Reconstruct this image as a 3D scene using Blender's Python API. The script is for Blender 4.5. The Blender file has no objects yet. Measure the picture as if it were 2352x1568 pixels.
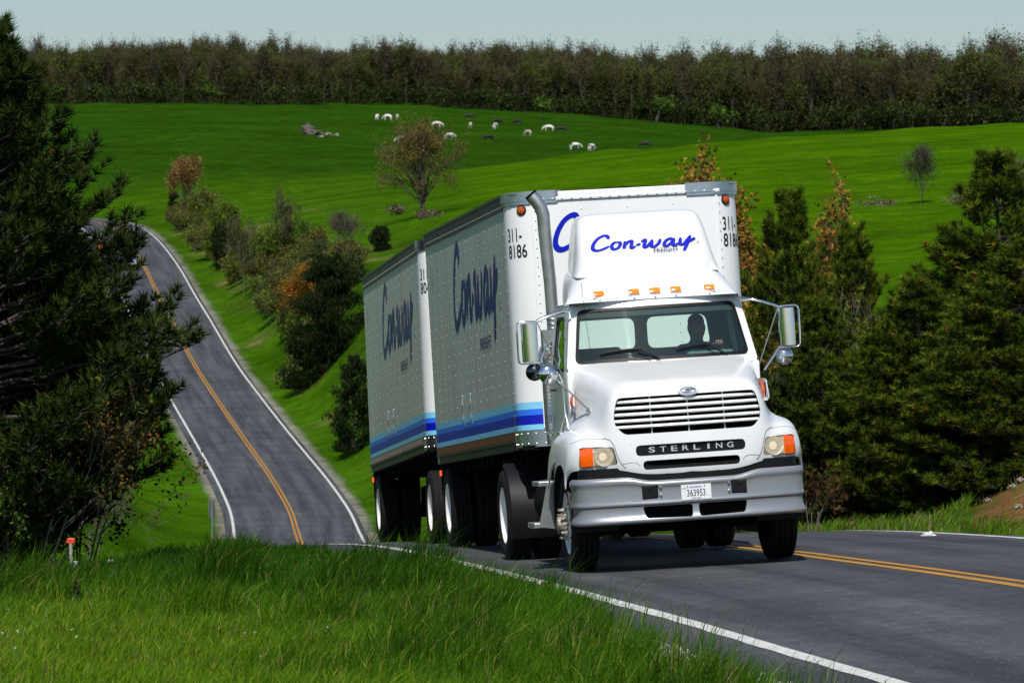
import bpy, bmesh, math, random
import numpy as np
from mathutils import Matrix, Vector

random.seed(7)
RNG = np.random.default_rng(11)
scene = bpy.context.scene
R = math.radians

# ------------------------------------------------------------------ camera
# the camera stands at the origin, looking along +Y (depth), Z is up
F, CX, CY, YH = 10650.0, 1176.0, 784.0, 700.0     # measuring units: photograph scaled to 2352 x 1568
PITCH = math.atan((CY - YH) / F)
cam_data = bpy.data.cameras.new('camera')
cam = bpy.data.objects.new('camera', cam_data)
scene.collection.objects.link(cam)
cam_data.sensor_width = 36.0
cam_data.lens = 36.0 * F / 2352.0
cam_data.clip_start = 0.5
cam_data.clip_end = 9000.0
cam.location = (0, 0, 0)
cam.rotation_euler = (math.pi / 2 - PITCH, 0, 0)
cam_data.dof.use_dof = True
cam_data.dof.focus_distance = 47.0
cam_data.dof.aperture_fstop = 10.0
scene.camera = cam

# ------------------------------------------------------------------ sky and sun
SUN_DIR = Vector((-0.06, -0.58, 0.80)).normalized()      # towards the sun
world = bpy.data.worlds.new('World')
scene.world = world
world.use_nodes = True
wn = world.node_tree
wn.nodes.clear()
sky = wn.nodes.new('ShaderNodeTexSky')
sky.sky_type = 'NISHITA'
sky.sun_disc = False
sky.sun_elevation = math.asin(SUN_DIR.z)
sky.sun_rotation = math.atan2(SUN_DIR.x, SUN_DIR.y)
sky.altitude = 200
sky.air_density = 1.0
sky.dust_density = 1.0
sky.ozone_density = 2.6
bg = wn.nodes.new('ShaderNodeBackground')
bg.inputs['Strength'].default_value = 0.092
wo = wn.nodes.new('ShaderNodeOutputWorld')
wn.links.new(sky.outputs[0], bg.inputs[0])
wn.links.new(bg.outputs[0], wo.inputs[0])
sun_data = bpy.data.lights.new('sun', 'SUN')
sun_data.energy = 4.7
sun_data.angle = R(0.53)
sun_data.color = (1.0, 0.955, 0.88)
sun = bpy.data.objects.new('sun', sun_data)
scene.collection.objects.link(sun)
sun.rotation_euler = SUN_DIR.to_track_quat('Z', 'Y').to_euler()
sun.location = (30, -60, 120)
scene.view_settings.view_transform = 'Standard'
scene.view_settings.look = 'None'
scene.view_settings.exposure = 0.0
scene.view_settings.gamma = 1.0
scene.view_settings.use_curve_mapping = False
scene.render.engine = 'CYCLES'
scene.cycles.max_bounces = 8
scene.cycles.transparent_max_bounces = 16

# ------------------------------------------------------------------ measuring helpers
CP, SP = math.cos(PITCH), math.sin(PITCH)

def ray(u, v):
    x = (u - CX) / F
    z = -(v - CY) / F
    return np.array([x, CP + SP * z, -SP + CP * z])

def at(u, v, d):
    r = ray(u, v)
    return Vector(r * (d / r[1]))

# ------------------------------------------------------------------ object helpers
COL = scene.collection.objects

def tag(o, label=None, cat=None, group=None, kind=None):
    if label: o['label'] = label
    if cat: o['category'] = cat
    if group: o['group'] = group
    if kind: o['kind'] = kind
    return o

def empty(name, loc=(0, 0, 0), rz=0.0, mat=None):
    o = bpy.data.objects.new(name, None)
    o.empty_display_size = 0.3
    COL.link(o)
    if mat is not None:
        o.matrix_world = mat
    else:
        o.location = loc
        o.rotation_euler = (0, 0, rz)
    return o

def link(name, me, parent=None, loc=None, rot=None):
    o = bpy.data.objects.new(name, me)
    COL.link(o)
    if parent: o.parent = parent
    if loc is not None: o.location = loc
    if rot is not None: o.rotation_euler = rot
    return o

def np_mesh(name, V, faces, mats, midx=None, smooth=False, col=None):
    """V (n,3); faces: list of int arrays (m,k); midx list parallel to faces; col (n,3) point colours"""
    V = np.asarray(V, dtype=np.float32)
    me = bpy.data.meshes.new(name)
    me.vertices.add(len(V))
    me.vertices.foreach_set('co', V.ravel())
    loops = np.concatenate([np.asarray(f, dtype=np.int32).ravel() for f in faces if len(f)])
    tot = np.concatenate([np.full(len(f), f.shape[1], dtype=np.int32) for f in faces if len(f)])
    start = np.concatenate([[0], np.cumsum(tot)[:-1]]).astype(np.int32)
    me.loops.add(len(loops))
    me.loops.foreach_set('vertex_index', loops)
    me.polygons.add(len(tot))
    me.polygons.foreach_set('loop_start', start)
    me.polygons.foreach_set('loop_total', tot)
    if midx is not None:
        mi = np.concatenate([np.full(len(f), m, dtype=np.int32) for f, m in zip(faces, midx) if len(f)])
        me.polygons.foreach_set('material_index', mi)
    me.polygons.foreach_set('use_smooth', np.full(len(tot), smooth, dtype=bool))
    if col is not None:
        a = me.color_attributes.new('col', 'FLOAT_COLOR', 'POINT')
        c4 = np.ones((len(V), 4), dtype=np.float32)
        c4[:, :3] = col
        a.data.foreach_set('color', c4.ravel())
    for m in mats: me.materials.append(m)
    me.update(calc_edges=True)
    return me

class MB:
    """collects shapes and links them as one mesh object"""
    def __init__(s): s.v = []; s.f = []; s.m = []
    def add(s, vs, fs, m=0):
        b = len(s.v)
        s.v += [tuple(p) for p in vs]
        s.f += [tuple(b + i for i in f) for f in fs]
        s.m += [m] * len(fs)
    def box(s, x0, x1, y0, y1, z0, z1, m=0, rot=None, org=None):
        vs = [(x, y, z) for z in (z0, z1) for y in (y0, y1) for x in (x0, x1)]
        if rot is not None:
            org = Vector(org)
            vs = [rot @ (Vector(p) - org) + org for p in vs]
        s.add(vs, [(0, 2, 3, 1), (4, 5, 7, 6), (0, 1, 5, 4), (2, 6, 7, 3), (0, 4, 6, 2), (1, 3, 7, 5)], m)
    def rbox(s, x0, x1, y0, y1, z0, z1, b=0.01, m=0):
        """box with chamfered edges"""
        bm = bmesh.new()
        bmesh.ops.create_cube(bm, size=1)
        for v in bm.verts:
            v.co = Vector(((x0 + x1) / 2 + v.co.x * (x1 - x0), (y0 + y1) / 2 + v.co.y * (y1 - y0), (z0 + z1) / 2 + v.co.z * (z1 - z0)))
        bmesh.ops.bevel(bm, geom=bm.edges[:], offset=b, segments=2, affect='EDGES', profile=0.5)
        bm.verts.index_update()
        s.add([v.co[:] for v in bm.verts], [[v.index for v in f.verts] for f in bm.faces], m)
        bm.free()
    def cyl(s, p0, p1, r0, r1=None, n=10, m=0, caps=True):
        r1 = r0 if r1 is None else r1
        p0, p1 = Vector(p0), Vector(p1)
        d = (p1 - p0).normalized()
        a = d.orthogonal().normalized(); c = d.cross(a)
        vs = []
        for p, r in ((p0, r0), (p1, r1)):
            for i in range(n):
                t = 2 * math.pi * i / n
                vs.append(p + a * (r * math.cos(t)) + c * (r * math.sin(t)))
        fs = [(i, (i + 1) % n, n + (i + 1) % n, n + i) for i in range(n)]
        if caps: fs += [tuple(range(n))[::-1], tuple(range(n, 2 * n))]
        s.add(vs, fs, m)
    def tube(s, pts, r, n=8, m=0, closed=False, caps=True):
        pts = [Vector(p) for p in pts]
        N = len(pts)
        rs = r if isinstance(r, (list, tuple)) else [r] * N
        vs = []; prev = None
        for i, p in enumerate(pts):
            if closed: d = pts[(i + 1) % N] - pts[i - 1]
            else: d = pts[min(i + 1, N - 1)] - pts[max(i - 1, 0)]
            d.normalize()
            if prev is None: a = d.orthogonal().normalized()
            else:
                a = prev - d * prev.dot(d)
                a = a.normalized() if a.length > 1e-6 else d.orthogonal().normalized()
            prev = a; c = d.cross(a)
            for k in range(n):
                t = 2 * math.pi * k / n
                vs.append(p + a * (rs[i] * math.cos(t)) + c * (rs[i] * math.sin(t)))
        fs = []
        for i in range(N if closed else N - 1):
            j = (i + 1) % N
            for k in range(n):
                q = (k + 1) % n
                fs.append((i * n + k, i * n + q, j * n + q, j * n + k))
        if caps and not closed: fs += [tuple(range(n))[::-1], tuple(range((N - 1) * n, N * n))]
        s.add(vs, fs, m)
    def lathe(s, prof, origin, axis='X', n=32, mfun=None, m=0):
        """prof: list of (along, radius)"""
        o = Vector(origin); vs = []
        for (a, r) in prof:
            for i in range(n):
                t = 2 * math.pi * i / n
                c, q = r * math.cos(t), r * math.sin(t)
                vs.append(o + (Vector((a, c, q)) if axis == 'X' else Vector((c, a, q)) if axis == 'Y' else Vector((c, q, a))))
        for j in range(len(prof) - 1):
            fs = [(j * n + i, j * n + (i + 1) % n, (j + 1) * n + (i + 1) % n, (j + 1) * n + i) for i in range(n)]
            b = len(s.v)
            if j == 0: base = b; s.v += [tuple(p) for p in vs]
            s.f += [tuple(base + q for q in f) for f in fs]
            s.m += [mfun(j) if mfun else m] * n
    def grid(s, P, m=0, closed=False):
        """P rows of points"""
        nr, nc = len(P), len(P[0])
        vs = [p for row in P for p in row]
        fs = [(i * nc + j, i * nc + j + 1, (i + 1) * nc + j + 1, (i + 1) * nc + j) for i in range(nr - 1) for j in range(nc - 1)]
        s.add(vs, fs, m)
    def mesh(s, name, mats, smooth=None):
        me = bpy.data.meshes.new(name)
        me.from_pydata(s.v, [], s.f)
        mats = mats if isinstance(mats, (list, tuple)) else [mats]
        for m in mats: me.materials.append(m)
        me.polygons.foreach_set('material_index', s.m)
        if smooth is not None:
            bm = bmesh.new(); bm.from_mesh(me)
            bmesh.ops.remove_doubles(bm, verts=bm.verts[:], dist=1e-5)
            bmesh.ops.recalc_face_normals(bm, faces=bm.faces[:])
            bm.to_mesh(me); bm.free()
            me.polygons.foreach_set('use_smooth', [True] * len(me.polygons))
            me.set_sharp_from_angle(angle=R(smooth))
        me.update()
        return me
    def obj(s, name, mats, parent=None, smooth=None):
        return link(name, s.mesh(name, mats, smooth), parent)

def evaluated(o, smooth=40):
    """bake an object's modifiers into a plain mesh and drop the helper"""
    dg = bpy.context.evaluated_depsgraph_get()
    me = bpy.data.meshes.new_from_object(o.evaluated_get(dg))
    bpy.data.objects.remove(o)
    me.polygons.foreach_set('use_smooth', [True] * len(me.polygons))
    me.set_sharp_from_angle(angle=R(smooth))
    return me

def copy_tree(o, parent=None):
    c = o.copy(); COL.link(c); c.parent = parent
    for ch in o.children: copy_tree(ch, c)
    return c

# ------------------------------------------------------------------ materials
MATS = {}
def mat(name, color, rough=0.5, metal=0.0, var=0.0, scale=8.0, bump=0.0, bscale=40.0, coat=0.0, spec=0.5, vcol=False, transl=0.0, emit=None, estr=0.0, color2=None, detail=4.0):
    m = bpy.data.materials.new(name); m.use_nodes = True
    nt = m.node_tree; N = nt.nodes; L = nt.links
    b = N['Principled BSDF']; out = N['Material Output']
    b.inputs['Roughness'].default_value = rough
    b.inputs['Metallic'].default_value = metal
    b.inputs['Specular IOR Level'].default_value = spec
    b.inputs['Coat Weight'].default_value = coat
    b.inputs['Coat Roughness'].default_value = 0.08
    tc = N.new('ShaderNodeTexCoord')
    src = None
    if vcol:
        a = N.new('ShaderNodeAttribute'); a.attribute_name = 'col'; src = a.outputs['Color']
    if src is None:
        c = N.new('ShaderNodeRGB'); c.outputs[0].default_value = (*color, 1); src = c.outputs[0]
    nz = N.new('ShaderNodeTexNoise'); nz.inputs['Scale'].default_value = scale; nz.inputs['Detail'].default_value = detail
    L.new(tc.outputs['Object'], nz.inputs['Vector'])
    if color2 is not None:
        mx = N.new('ShaderNodeMix'); mx.data_type = 'RGBA'
        rr = N.new('ShaderNodeValToRGB'); rr.color_ramp.elements[0].position = 0.42; rr.color_ramp.elements[1].position = 0.62
        L.new(nz.outputs['Fac'], rr.inputs[0]); L.new(rr.outputs[0], mx.inputs['Factor'])
        L.new(src, mx.inputs['A']); mx.inputs['B'].default_value = (*color2, 1); src = mx.outputs['Result']
    if var > 0:
        mr = N.new('ShaderNodeMapRange'); mr.inputs['From Min'].default_value = 0.25; mr.inputs['From Max'].default_value = 0.75
        mr.inputs['To Min'].default_value = 1 - var; mr.inputs['To Max'].default_value = 1 + var
        L.new(nz.outputs['Fac'], mr.inputs['Value'])
        vm = N.new('ShaderNodeVectorMath'); vm.operation = 'SCALE'
        L.new(src, vm.inputs[0]); L.new(mr.outputs[0], vm.inputs['Scale']); src = vm.outputs[0]
    L.new(src, b.inputs['Base Color'])
    if bump > 0:
        n2 = N.new('ShaderNodeTexNoise'); n2.inputs['Scale'].default_value = bscale; n2.inputs['Detail'].default_value = 3
        L.new(tc.outputs['Object'], n2.inputs['Vector'])
        bp = N.new('ShaderNodeBump'); bp.inputs['Strength'].default_value = bump; bp.inputs['Distance'].default_value = 0.05
        L.new(n2.outputs['Fac'], bp.inputs['Height']); L.new(bp.outputs[0], b.inputs['Normal'])
    if emit is not None:
        b.inputs['Emission Color'].default_value = (*emit, 1); b.inputs['Emission Strength'].default_value = estr
    if transl > 0:
        t = N.new('ShaderNodeBsdfTranslucent'); L.new(src, t.inputs['Color'])
        ms = N.new('ShaderNodeMixShader'); ms.inputs[0].default_value = transl
        L.new(b.outputs[0], ms.inputs[1]); L.new(t.outputs[0], ms.inputs[2]); L.new(ms.outputs[0], out.inputs['Surface'])
    MATS[name] = m
    return m

def glass(name, tint, rough=0.02, opac=0.0, dark=(0.01, 0.012, 0.014)):
    m = bpy.data.materials.new(name); m.use_nodes = True
    nt = m.node_tree; N = nt.nodes; L = nt.links
    N.remove(N['Principled BSDF']); out = N['Material Output']
    t = N.new('ShaderNodeBsdfTransparent'); t.inputs[0].default_value = (*tint, 1)
    g = N.new('ShaderNodeBsdfGlossy'); g.inputs['Roughness'].default_value = rough; g.inputs[0].default_value = (0.9, 0.95, 1, 1)
    lw = N.new('ShaderNodeFresnel'); lw.inputs['IOR'].default_value = 1.5
    nz = N.new('ShaderNodeTexNoise'); nz.inputs['Scale'].default_value = 3.0
    tc = N.new('ShaderNodeTexCoord'); L.new(tc.outputs['Object'], nz.inputs['Vector'])
    bp = N.new('ShaderNodeBump'); bp.inputs['Strength'].default_value = 0.03; L.new(nz.outputs[0], bp.inputs['Height'])
    L.new(bp.outputs[0], g.inputs['Normal'])
    mx = N.new('ShaderNodeMixShader')
    L.new(lw.outputs[0], mx.inputs[0]); L.new(t.outputs[0], mx.inputs[1]); L.new(g.outputs[0], mx.inputs[2])
    if opac > 0:
        d = N.new('ShaderNodeBsdfDiffuse'); d.inputs[0].default_value = (*dark, 1)
        m2 = N.new('ShaderNodeMixShader'); m2.inputs[0].default_value = opac
        L.new(mx.outputs[0], m2.inputs[1]); L.new(d.outputs[0], m2.inputs[2]); L.new(m2.outputs[0], out.inputs[0])
    else:
        L.new(mx.outputs[0], out.inputs[0])
    MATS[name] = m
    return m

mat('white_paint', (0.73, 0.75, 0.76), 0.24, var=0.05, scale=2.3, coat=0.4)
mat('trailer_white', (0.78, 0.80, 0.81), 0.38, var=0.05, scale=1.1)
mat('silver_paint', (0.32, 0.34, 0.36), 0.33, metal=0.5, var=0.03, scale=3)
mat('chrome', (0.86, 0.87, 0.88), 0.09, metal=1.0, var=0.03)
mat('aluminium', (0.62, 0.64, 0.65), 0.33, metal=1.0, var=0.12, scale=5, bump=0.02)
mat('dull_steel', (0.47, 0.48, 0.47), 0.38, metal=0.85, var=0.18, scale=9)
mat('rail_metal', (0.060, 0.060, 0.045), 0.5, metal=0.2, var=0.22, scale=3)  # aluminium rails, shade on the trailer side put into the dark olive colour
mat('black_plastic', (0.007, 0.007, 0.008), 0.5, spec=0.25, var=0.2)
mat('rubber', (0.008, 0.008, 0.0085), 0.8, spec=0.2, var=0.25, scale=14, bump=0.05)
mat('under_black', (0.004, 0.004, 0.0043), 0.9, spec=0.1, var=0.3)
mat('wheel_white', (0.76, 0.77, 0.75), 0.38, var=0.08, scale=5)
mat('rust_hub', (0.20, 0.17, 0.13), 0.6, var=0.4, scale=30, color2=(0.42, 0.39, 0.33))
mat('rust_stain', (0.45, 0.22, 0.08), 0.7, var=0.3, scale=25)
mat('logo_blue', (0.002, 0.012, 0.44), 0.55, spec=0.15, var=0.02)
mat('logo_blue_shaded', (0.006, 0.012, 0.17), 0.45, var=0.06)  # same company blue, darkened in colour for the shaded trailer sides
mat('stripe_sky', (0.22, 0.60, 0.86), 0.4, var=0.03)
mat('stripe_azure', (0.025, 0.18, 0.86), 0.4, var=0.03)
mat('stripe_deep', (0.002, 0.006, 0.42), 0.4, var=0.03)
mat('letter_black', (0.012, 0.012, 0.014), 0.5, var=0.1)
mat('letter_navy', (0.02, 0.03, 0.07), 0.6, var=0.05)
mat('letter_grey', (0.12, 0.16, 0.22), 0.5, var=0.05)
mat('letter_silver', (0.75, 0.76, 0.77), 0.3, metal=0.6, var=0.02)
mat('amber_lens', (0.85, 0.20, 0.005), 0.2, var=0.1, scale=40, coat=0.6, emit=(1.0, 0.28, 0.0), estr=0.18)
mat('turn_lens', (0.80, 0.10, 0.004), 0.18, var=0.2, scale=30, coat=0.6, emit=(1.0, 0.16, 0.0), estr=0.15)
mat('amber_dark', (0.42, 0.07, 0.006), 0.2, var=0.25, scale=40, coat=0.6)
mat('red_lamp', (0.7, 0.03, 0.01), 0.3, emit=(1.0, 0.10, 0.02), estr=1.2)
mat('lamp_glow', (0.9, 0.78, 0.6), 0.3, emit=(1.0, 0.82, 0.58), estr=0.7)
mat('reflector_bowl', (0.80, 0.76, 0.68), 0.25, metal=0.3, var=0.3, scale=26, emit=(1.0, 0.86, 0.66), estr=0.15)
mat('tape_red', (0.30, 0.035, 0.015), 0.4, var=0.2)
mat('tape_white', (0.50, 0.50, 0.47), 0.4, var=0.1)
mat('plate_white', (0.74, 0.76, 0.77), 0.4, var=0.03)
mat('plate_blue', (0.02, 0.08, 0.40), 0.5)
mat('interior', (0.11, 0.16, 0.17), 0.85, var=0.15, scale=6)
mat('interior_dark', (0.03, 0.04, 0.045), 0.8, var=0.2, scale=6)
mat('skin', (0.26, 0.13, 0.085), 0.55, var=0.08, scale=12)
mat('hair', (0.02, 0.016, 0.013), 0.8, var=0.2, scale=40)
mat('shirt_blue', (0.03, 0.075, 0.19), 0.85, var=0.12, scale=14)
mat('black_chrome', (0.10, 0.11, 0.11), 0.12, metal=1.0, var=0.05)
glass('windscreen', (0.82, 0.95, 0.90), opac=0.055, dark=(0.20, 0.32, 0.34))  # teal diffuse film stands in for sky reflected in the glass
glass('side_glass', (0.60, 0.76, 0.72))
glass('lens_clear', (0.93, 0.94, 0.92), 0.03)
glass('car_glass', (0.25, 0.32, 0.36), 0.02)
mat('foliage', (1, 1, 1), 0.7, var=0.18, scale=2.0, vcol=True, transl=0.25, spec=0.06)
m_ = mat('foliage_mass', (1, 1, 1), 0.7, var=0.15, scale=2.0, vcol=True, transl=0.25, spec=0.06)
_n = m_.node_tree.nodes; _l = m_.node_tree.links
_oi = _n.new('ShaderNodeObjectInfo'); _mr = _n.new('ShaderNodeMapRange'); _mr.inputs['To Min'].default_value = 0.7; _mr.inputs['To Max'].default_value = 1.3
_vm = _n.new('ShaderNodeVectorMath'); _vm.operation = 'SCALE'; _at = [q for q in _n if q.type == 'ATTRIBUTE'][0]
_to = _at.outputs['Color'].links[0].to_socket
_l.new(_oi.outputs['Random'], _mr.inputs['Value']); _l.new(_at.outputs['Color'], _vm.inputs[0]); _l.new(_mr.outputs[0], _vm.inputs['Scale']); _l.new(_vm.outputs[0], _to)
mat('needles', (1, 1, 1), 0.65, var=0.15, scale=1.5, vcol=True, transl=0.18, spec=0.06)
mat('bark', (0.065, 0.052, 0.042), 0.9, var=0.4, scale=9, bump=0.3, bscale=30)
mat('bark_grey', (0.12, 0.105, 0.095), 0.9, var=0.35, scale=9)
mat('bark_pale', (0.22, 0.205, 0.18), 0.9, var=0.3, scale=9)
mat('grass_blade', (1, 1, 1), 0.6, var=0.14, scale=0.8, vcol=True, transl=0.35, spec=0.08)
mat('stone_dark', (0.075, 0.065, 0.055), 0.85, var=0.3, scale=2)
mat('car_blue', (0.035, 0.13, 0.32), 0.25, coat=0.8, var=0.03)
mat('car_pale', (0.30, 0.38, 0.45), 0.25, coat=0.8, var=0.03)
mat('car_glass_dark', (0.02, 0.03, 0.035), 0.06, var=0.1)
mat('rivet', (0.52, 0.54, 0.53), 0.4, var=0.05)
mat('stone', (0.21, 0.19, 0.16), 0.85, var=0.3, scale=6, bump=0.4, bscale=20)
mat('galvanised', (0.28, 0.30, 0.31), 0.5, metal=0.5, var=0.2)
mat('weathered_post', (0.30, 0.28, 0.25), 0.8, var=0.25, scale=10)
mat('orange_red', (0.62, 0.055, 0.012), 0.5, var=0.1)
mat('box_white', (0.62, 0.63, 0.63), 0.6, var=0.06)
mat('bag_white', (0.62, 0.63, 0.63), 0.35, var=0.2, scale=20)
# ------------------------------------------------------------------ terrain
# ground readings: (x, y, depth in metres) in the measuring units; y fixes the height at that depth
CTRL = []
def cp(d, *pts):
    for (x, y) in pts: CTRL.append((x, y, d))
cp(8, (-900, 3100), (1176, 3100), (3300, 3050))
cp(14, (-900, 2080), (1176, 2080), (3300, 2040))
cp(20, (-900, 1820), (1176, 1830), (3000, 1790))
cp(30, (-900, 1600), (0, 1600), (600, 1600), (1200, 1592), (3700, 1470))
cp(40, (-900, 1450), (0, 1455), (600, 1445), (1050, 1425), (3300, 1270))
cp(50, (-900, 1385), (0, 1395), (400, 1365), (800, 1335), (2750, 1215), (3200, 1150))
cp(58, (-900, 1378), (0, 1385), (300, 1352), (600, 1305), (800, 1278), (2420, 1195), (2600, 1140))
cp(66, (-900, 1390), (0, 1395), (300, 1360), (600, 1318), (800, 1290), (2000, 1188), (2220, 1140), (2352, 1075), (2600, 1000))
cp(75, (-900, 1385), (0, 1385), (300, 1350), (600, 1330), (800, 1310), (1850, 1185), (2100, 1130), (2352, 1060))
cp(90, (-900, 1370), (0, 1320), (210, 1303), (400, 1315), (700, 1330), (1300, 1250), (1750, 1150), (2352, 1030))
cp(120, (-900, 1300), (0, 1285), (210, 1287), (450, 1292), (700, 1335), (1300, 1240), (1750, 1100), (2352, 980))
cp(165, (-900, 1200), (0, 1215), (300, 1225), (480, 1262), (720, 1345), (1300, 1180), (1750, 1000), (2352, 880))
cp(235, (-900, 1040), (0, 1090), (300, 1120), (440, 1195), (900, 1170), (1050, 1090), (1400, 950), (1750, 820), (2352, 720))
cp(270, (840, 925), (950, 880))
cp(300, (-900, 900), (0, 950), (300, 980), (730, 930), (800, 850), (920, 790), (1100, 740), (1500, 680), (1750, 640), (2352, 580))
cp(350, (-900, 800), (0, 830), (250, 830), (600, 745), (680, 690), (850, 630), (1000, 610), (1400, 580), (1750, 560), (2100, 530), (2352, 500))
cp(400, (-900, 720), (0, 730), (200, 710), (520, 640), (600, 590), (800, 565), (875, 570), (1000, 530))
cp(430, (970, 500), (1400, 450), (1750, 425), (2100, 405), (2352, 385))
cp(480, (-900, 600), (0, 610), (200, 590), (420, 525), (600, 500), (800, 470), (1000, 452))
cp(560, (-900, 520), (0, 510), (180, 505), (420, 478), (700, 455), (1000, 415), (1400, 362), (1750, 327), (2100, 308), (2352, 295), (3000, 270))
cp(620, (0, 480), (200, 470), (420, 450), (700, 430), (1060, 391), (1400, 346), (1780, 316), (2100, 300), (2352, 286), (3000, 262))
cp(720, (-900, 420), (0, 410), (400, 398), (700, 395), (1060, 392), (1400, 372), (1780, 345), (2352, 325), (3000, 300))
cp(840, (-900, 340), (0, 340), (400, 335), (700, 340), (1060, 346), (1400, 342), (1780, 335), (2352, 318))
cp(980, (-900, 280), (0, 280), (400, 278), (700, 280), (1060, 290), (1400, 303), (1780, 318), (2352, 312))
cp(1120, (-900, 238), (0, 238), (400, 238), (900, 242), (1300, 264), (1780, 306), (2352, 300), (3000, 270))
cp(1300, (-900, 225), (400, 224), (1200, 232), (1780, 255), (2352, 262))
cp(2000, (-900, 240), (400, 240), (1200, 240), (2352, 245))
cp(4000, (-900, 420), (1200, 420), (3300, 420))
_C = np.array(CTRL, dtype=float)
KU, KD = 1 / 420.0, 2.6
def _pq(u, d): return np.stack([u * F * KU, np.log(d) * KD], -1)
_PC = _pq((_C[:, 0] - CX) / F, _C[:, 2])
def _ker(r2): return np.where(r2 > 1e-12, 0.5 * r2 * np.log(np.maximum(r2, 1e-12)), 0.0)
_n = len(_C)
_A = np.zeros((_n + 3, _n + 3))
_A[:_n, :_n] = _ker(((_PC[:, None] - _PC[None]) ** 2).sum(-1)) + np.eye(_n) * 0.004
_A[:_n, _n] = 1; _A[:_n, _n + 1:] = _PC; _A[_n:, :_n] = _A[:_n, _n:].T
_W = np.linalg.solve(_A, np.concatenate([_C[:, 1], np.zeros(3)]))

def _raw(X, Y):
    """terrain height without the road; arrays"""
    shp = X.shape; X = X.ravel(); Y = Y.ravel()
    out = np.empty(len(X))
    for i in range(0, len(X), 20000):
        x, y = X[i:i + 20000], np.maximum(Y[i:i + 20000], 4.0)
        u = np.clip(x / y, -0.30, 0.32)
        q = _pq(u, np.clip(y, 8, 4000))
        r2 = ((q[:, None] - _PC[None]) ** 2).sum(-1)
        yy = _ker(r2) @ _W[:_n] + _W[_n] + q @ _W[_n + 1:]
        out[i:i + 20000] = -(yy - YH) / F * np.clip(y, 8, 4000)
    return out.reshape(shp)

# ------------------------------------------------------------------ the road, by depth
_rd = np.array([
    # depth, centre x, height at the left edge line, at the centre, at the right edge line
    (6, 11.2, -2.10, -1.80, -1.60), (20, 8.05, -2.42, -2.14, -1.95), (31, 5.90, -2.54, -2.29, -2.15), (40, 4.37, -2.615, -2.40, -2.32), (47, 3.27, -2.73, -2.565, -2.49),
    (53, 2.45, -2.885, -2.735, -2.67), (59, 1.74, -3.085, -2.95, -2.90), (64, 1.13, -3.29, -3.175, -3.14), (69, 0.48, -3.54, -3.44, -3.43),
    (80, -.70, -4.2, -4.12, -4.1), (100, -2.5, -5.6, -5.55, -5.55), (130, -4.8, -7.9, -7.85, -7.9), (165, -7.0, -10.3, -10.3, -10.35), (200, -8.85, -11.85, -11.85, -11.9), (222, -9.95, -12.05, -12.0, -12.02),
    (238, -11.02, -11.83, -11.73, -11.75), (252, -12.06, -11.30, -11.19, -11.2), (266, -13.44, -10.63, -10.52, -10.52), (288, -15.83, -9.58, -9.47, -9.47), (310, -18.41, -8.37, -8.27, -8.25), (330, -21.0, -6.85, -6.75, -6.73), (352, -23.93, -4.97, -4.86, -4.84),
    (388, -28.55, -1.3, -1.2, -1.18), (408, -31.1, 0.67, 0.77, 0.8), (432, -34.0, 2.94, 3.04, 3.07), (485, -40.9, 7.2, 7.3, 7.32), (512, -44.6, 8.6, 8.7, 8.72), (540, -49.0, 9.6, 9.7, 9.75), (575, -55.5, 10.5, 10.6, 10.7), (620, -65.0, 11.3, 11.4, 11.5), (680, -84, 13.0, 13.1, 13.2)])
def _spl(x, xp, fp):
    # monotone-ish cubic (Catmull-Rom on an uneven grid)
    m = np.gradient(fp, xp)
    x = np.clip(x, xp[0], xp[-1])
    i = np.clip(np.searchsorted(xp, x) - 1, 0, len(xp) - 2)
    h = xp[i + 1] - xp[i]; t = (x - xp[i]) / h
    return (2 * t**3 - 3 * t**2 + 1) * fp[i] + (t**3 - 2 * t**2 + t) * h * m[i] + (-2 * t**3 + 3 * t**2) * fp[i + 1] + (t**3 - t**2) * h * m[i + 1]
LANE = 3.22
def road_x(d): return _spl(d, _rd[:, 0], _rd[:, 1])
def road_dir(d): return (road_x(d + 1) - road_x(d - 1)) / 2
def road_z(d, off):
    zl, zc, zr = (_spl(d, _rd[:, 0], _rd[:, k]) for k in (2, 3, 4))
    return np.where(off < 0, zc + (zl - zc) * (-off / LANE), zc + (zr - zc) * (off / LANE))
ROAD_END = 670.0
def road_off(X, Y):
    Yc = np.clip(Y, 7, ROAD_END)
    s = road_dir(Yc)
    off = (X - road_x(Yc)) / np.sqrt(1 + s * s)
    over = np.abs(Y - Yc)
    return off, Yc + 0 * off, over
def sstep(a, b, x):
    t = np.clip((x - a) / (b - a), 0, 1); return t * t * (3 - 2 * t)
def gz(X, Y):
    X = np.asarray(X, dtype=float); Y = np.asarray(Y, dtype=float)
    z = _raw(X, Y)
    off, Yc, over = road_off(X, Y)
    d0 = Yc + off * road_dir(Yc)          # depth of the nearest centre-line point
    zr = road_z(np.clip(d0, 7, ROAD_END), np.clip(off, -5.5, 5.5)) - 0.05
    wid = np.where(Y < 150, 5.0, 9.0)
    w = (1 - sstep(3.75, 3.75 + wid, np.abs(off))) * (1 - sstep(0, 30, over))
    return z * (1 - w) + zr * w
def g1(x, y): return float(gz(np.array([x]), np.array([y]))[0])
def stand(u, v, d0, d1):
    """where the sight line through (u, v) meets the ground between two depths"""
    ds = np.linspace(d0, d1, 600)
    r = ray(u, v)
    X = r[0] / r[1] * ds; Zr = r[2] / r[1] * ds
    diff = Zr - gz(X, ds)
    k = np.where(diff[:-1] * diff[1:] <= 0)[0]
    i = k[0] if len(k) else int(np.argmin(np.abs(diff) / ds))
    return Vector((X[i], ds[i], gz(X[i:i + 1], ds[i:i + 1])[0]))

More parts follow.
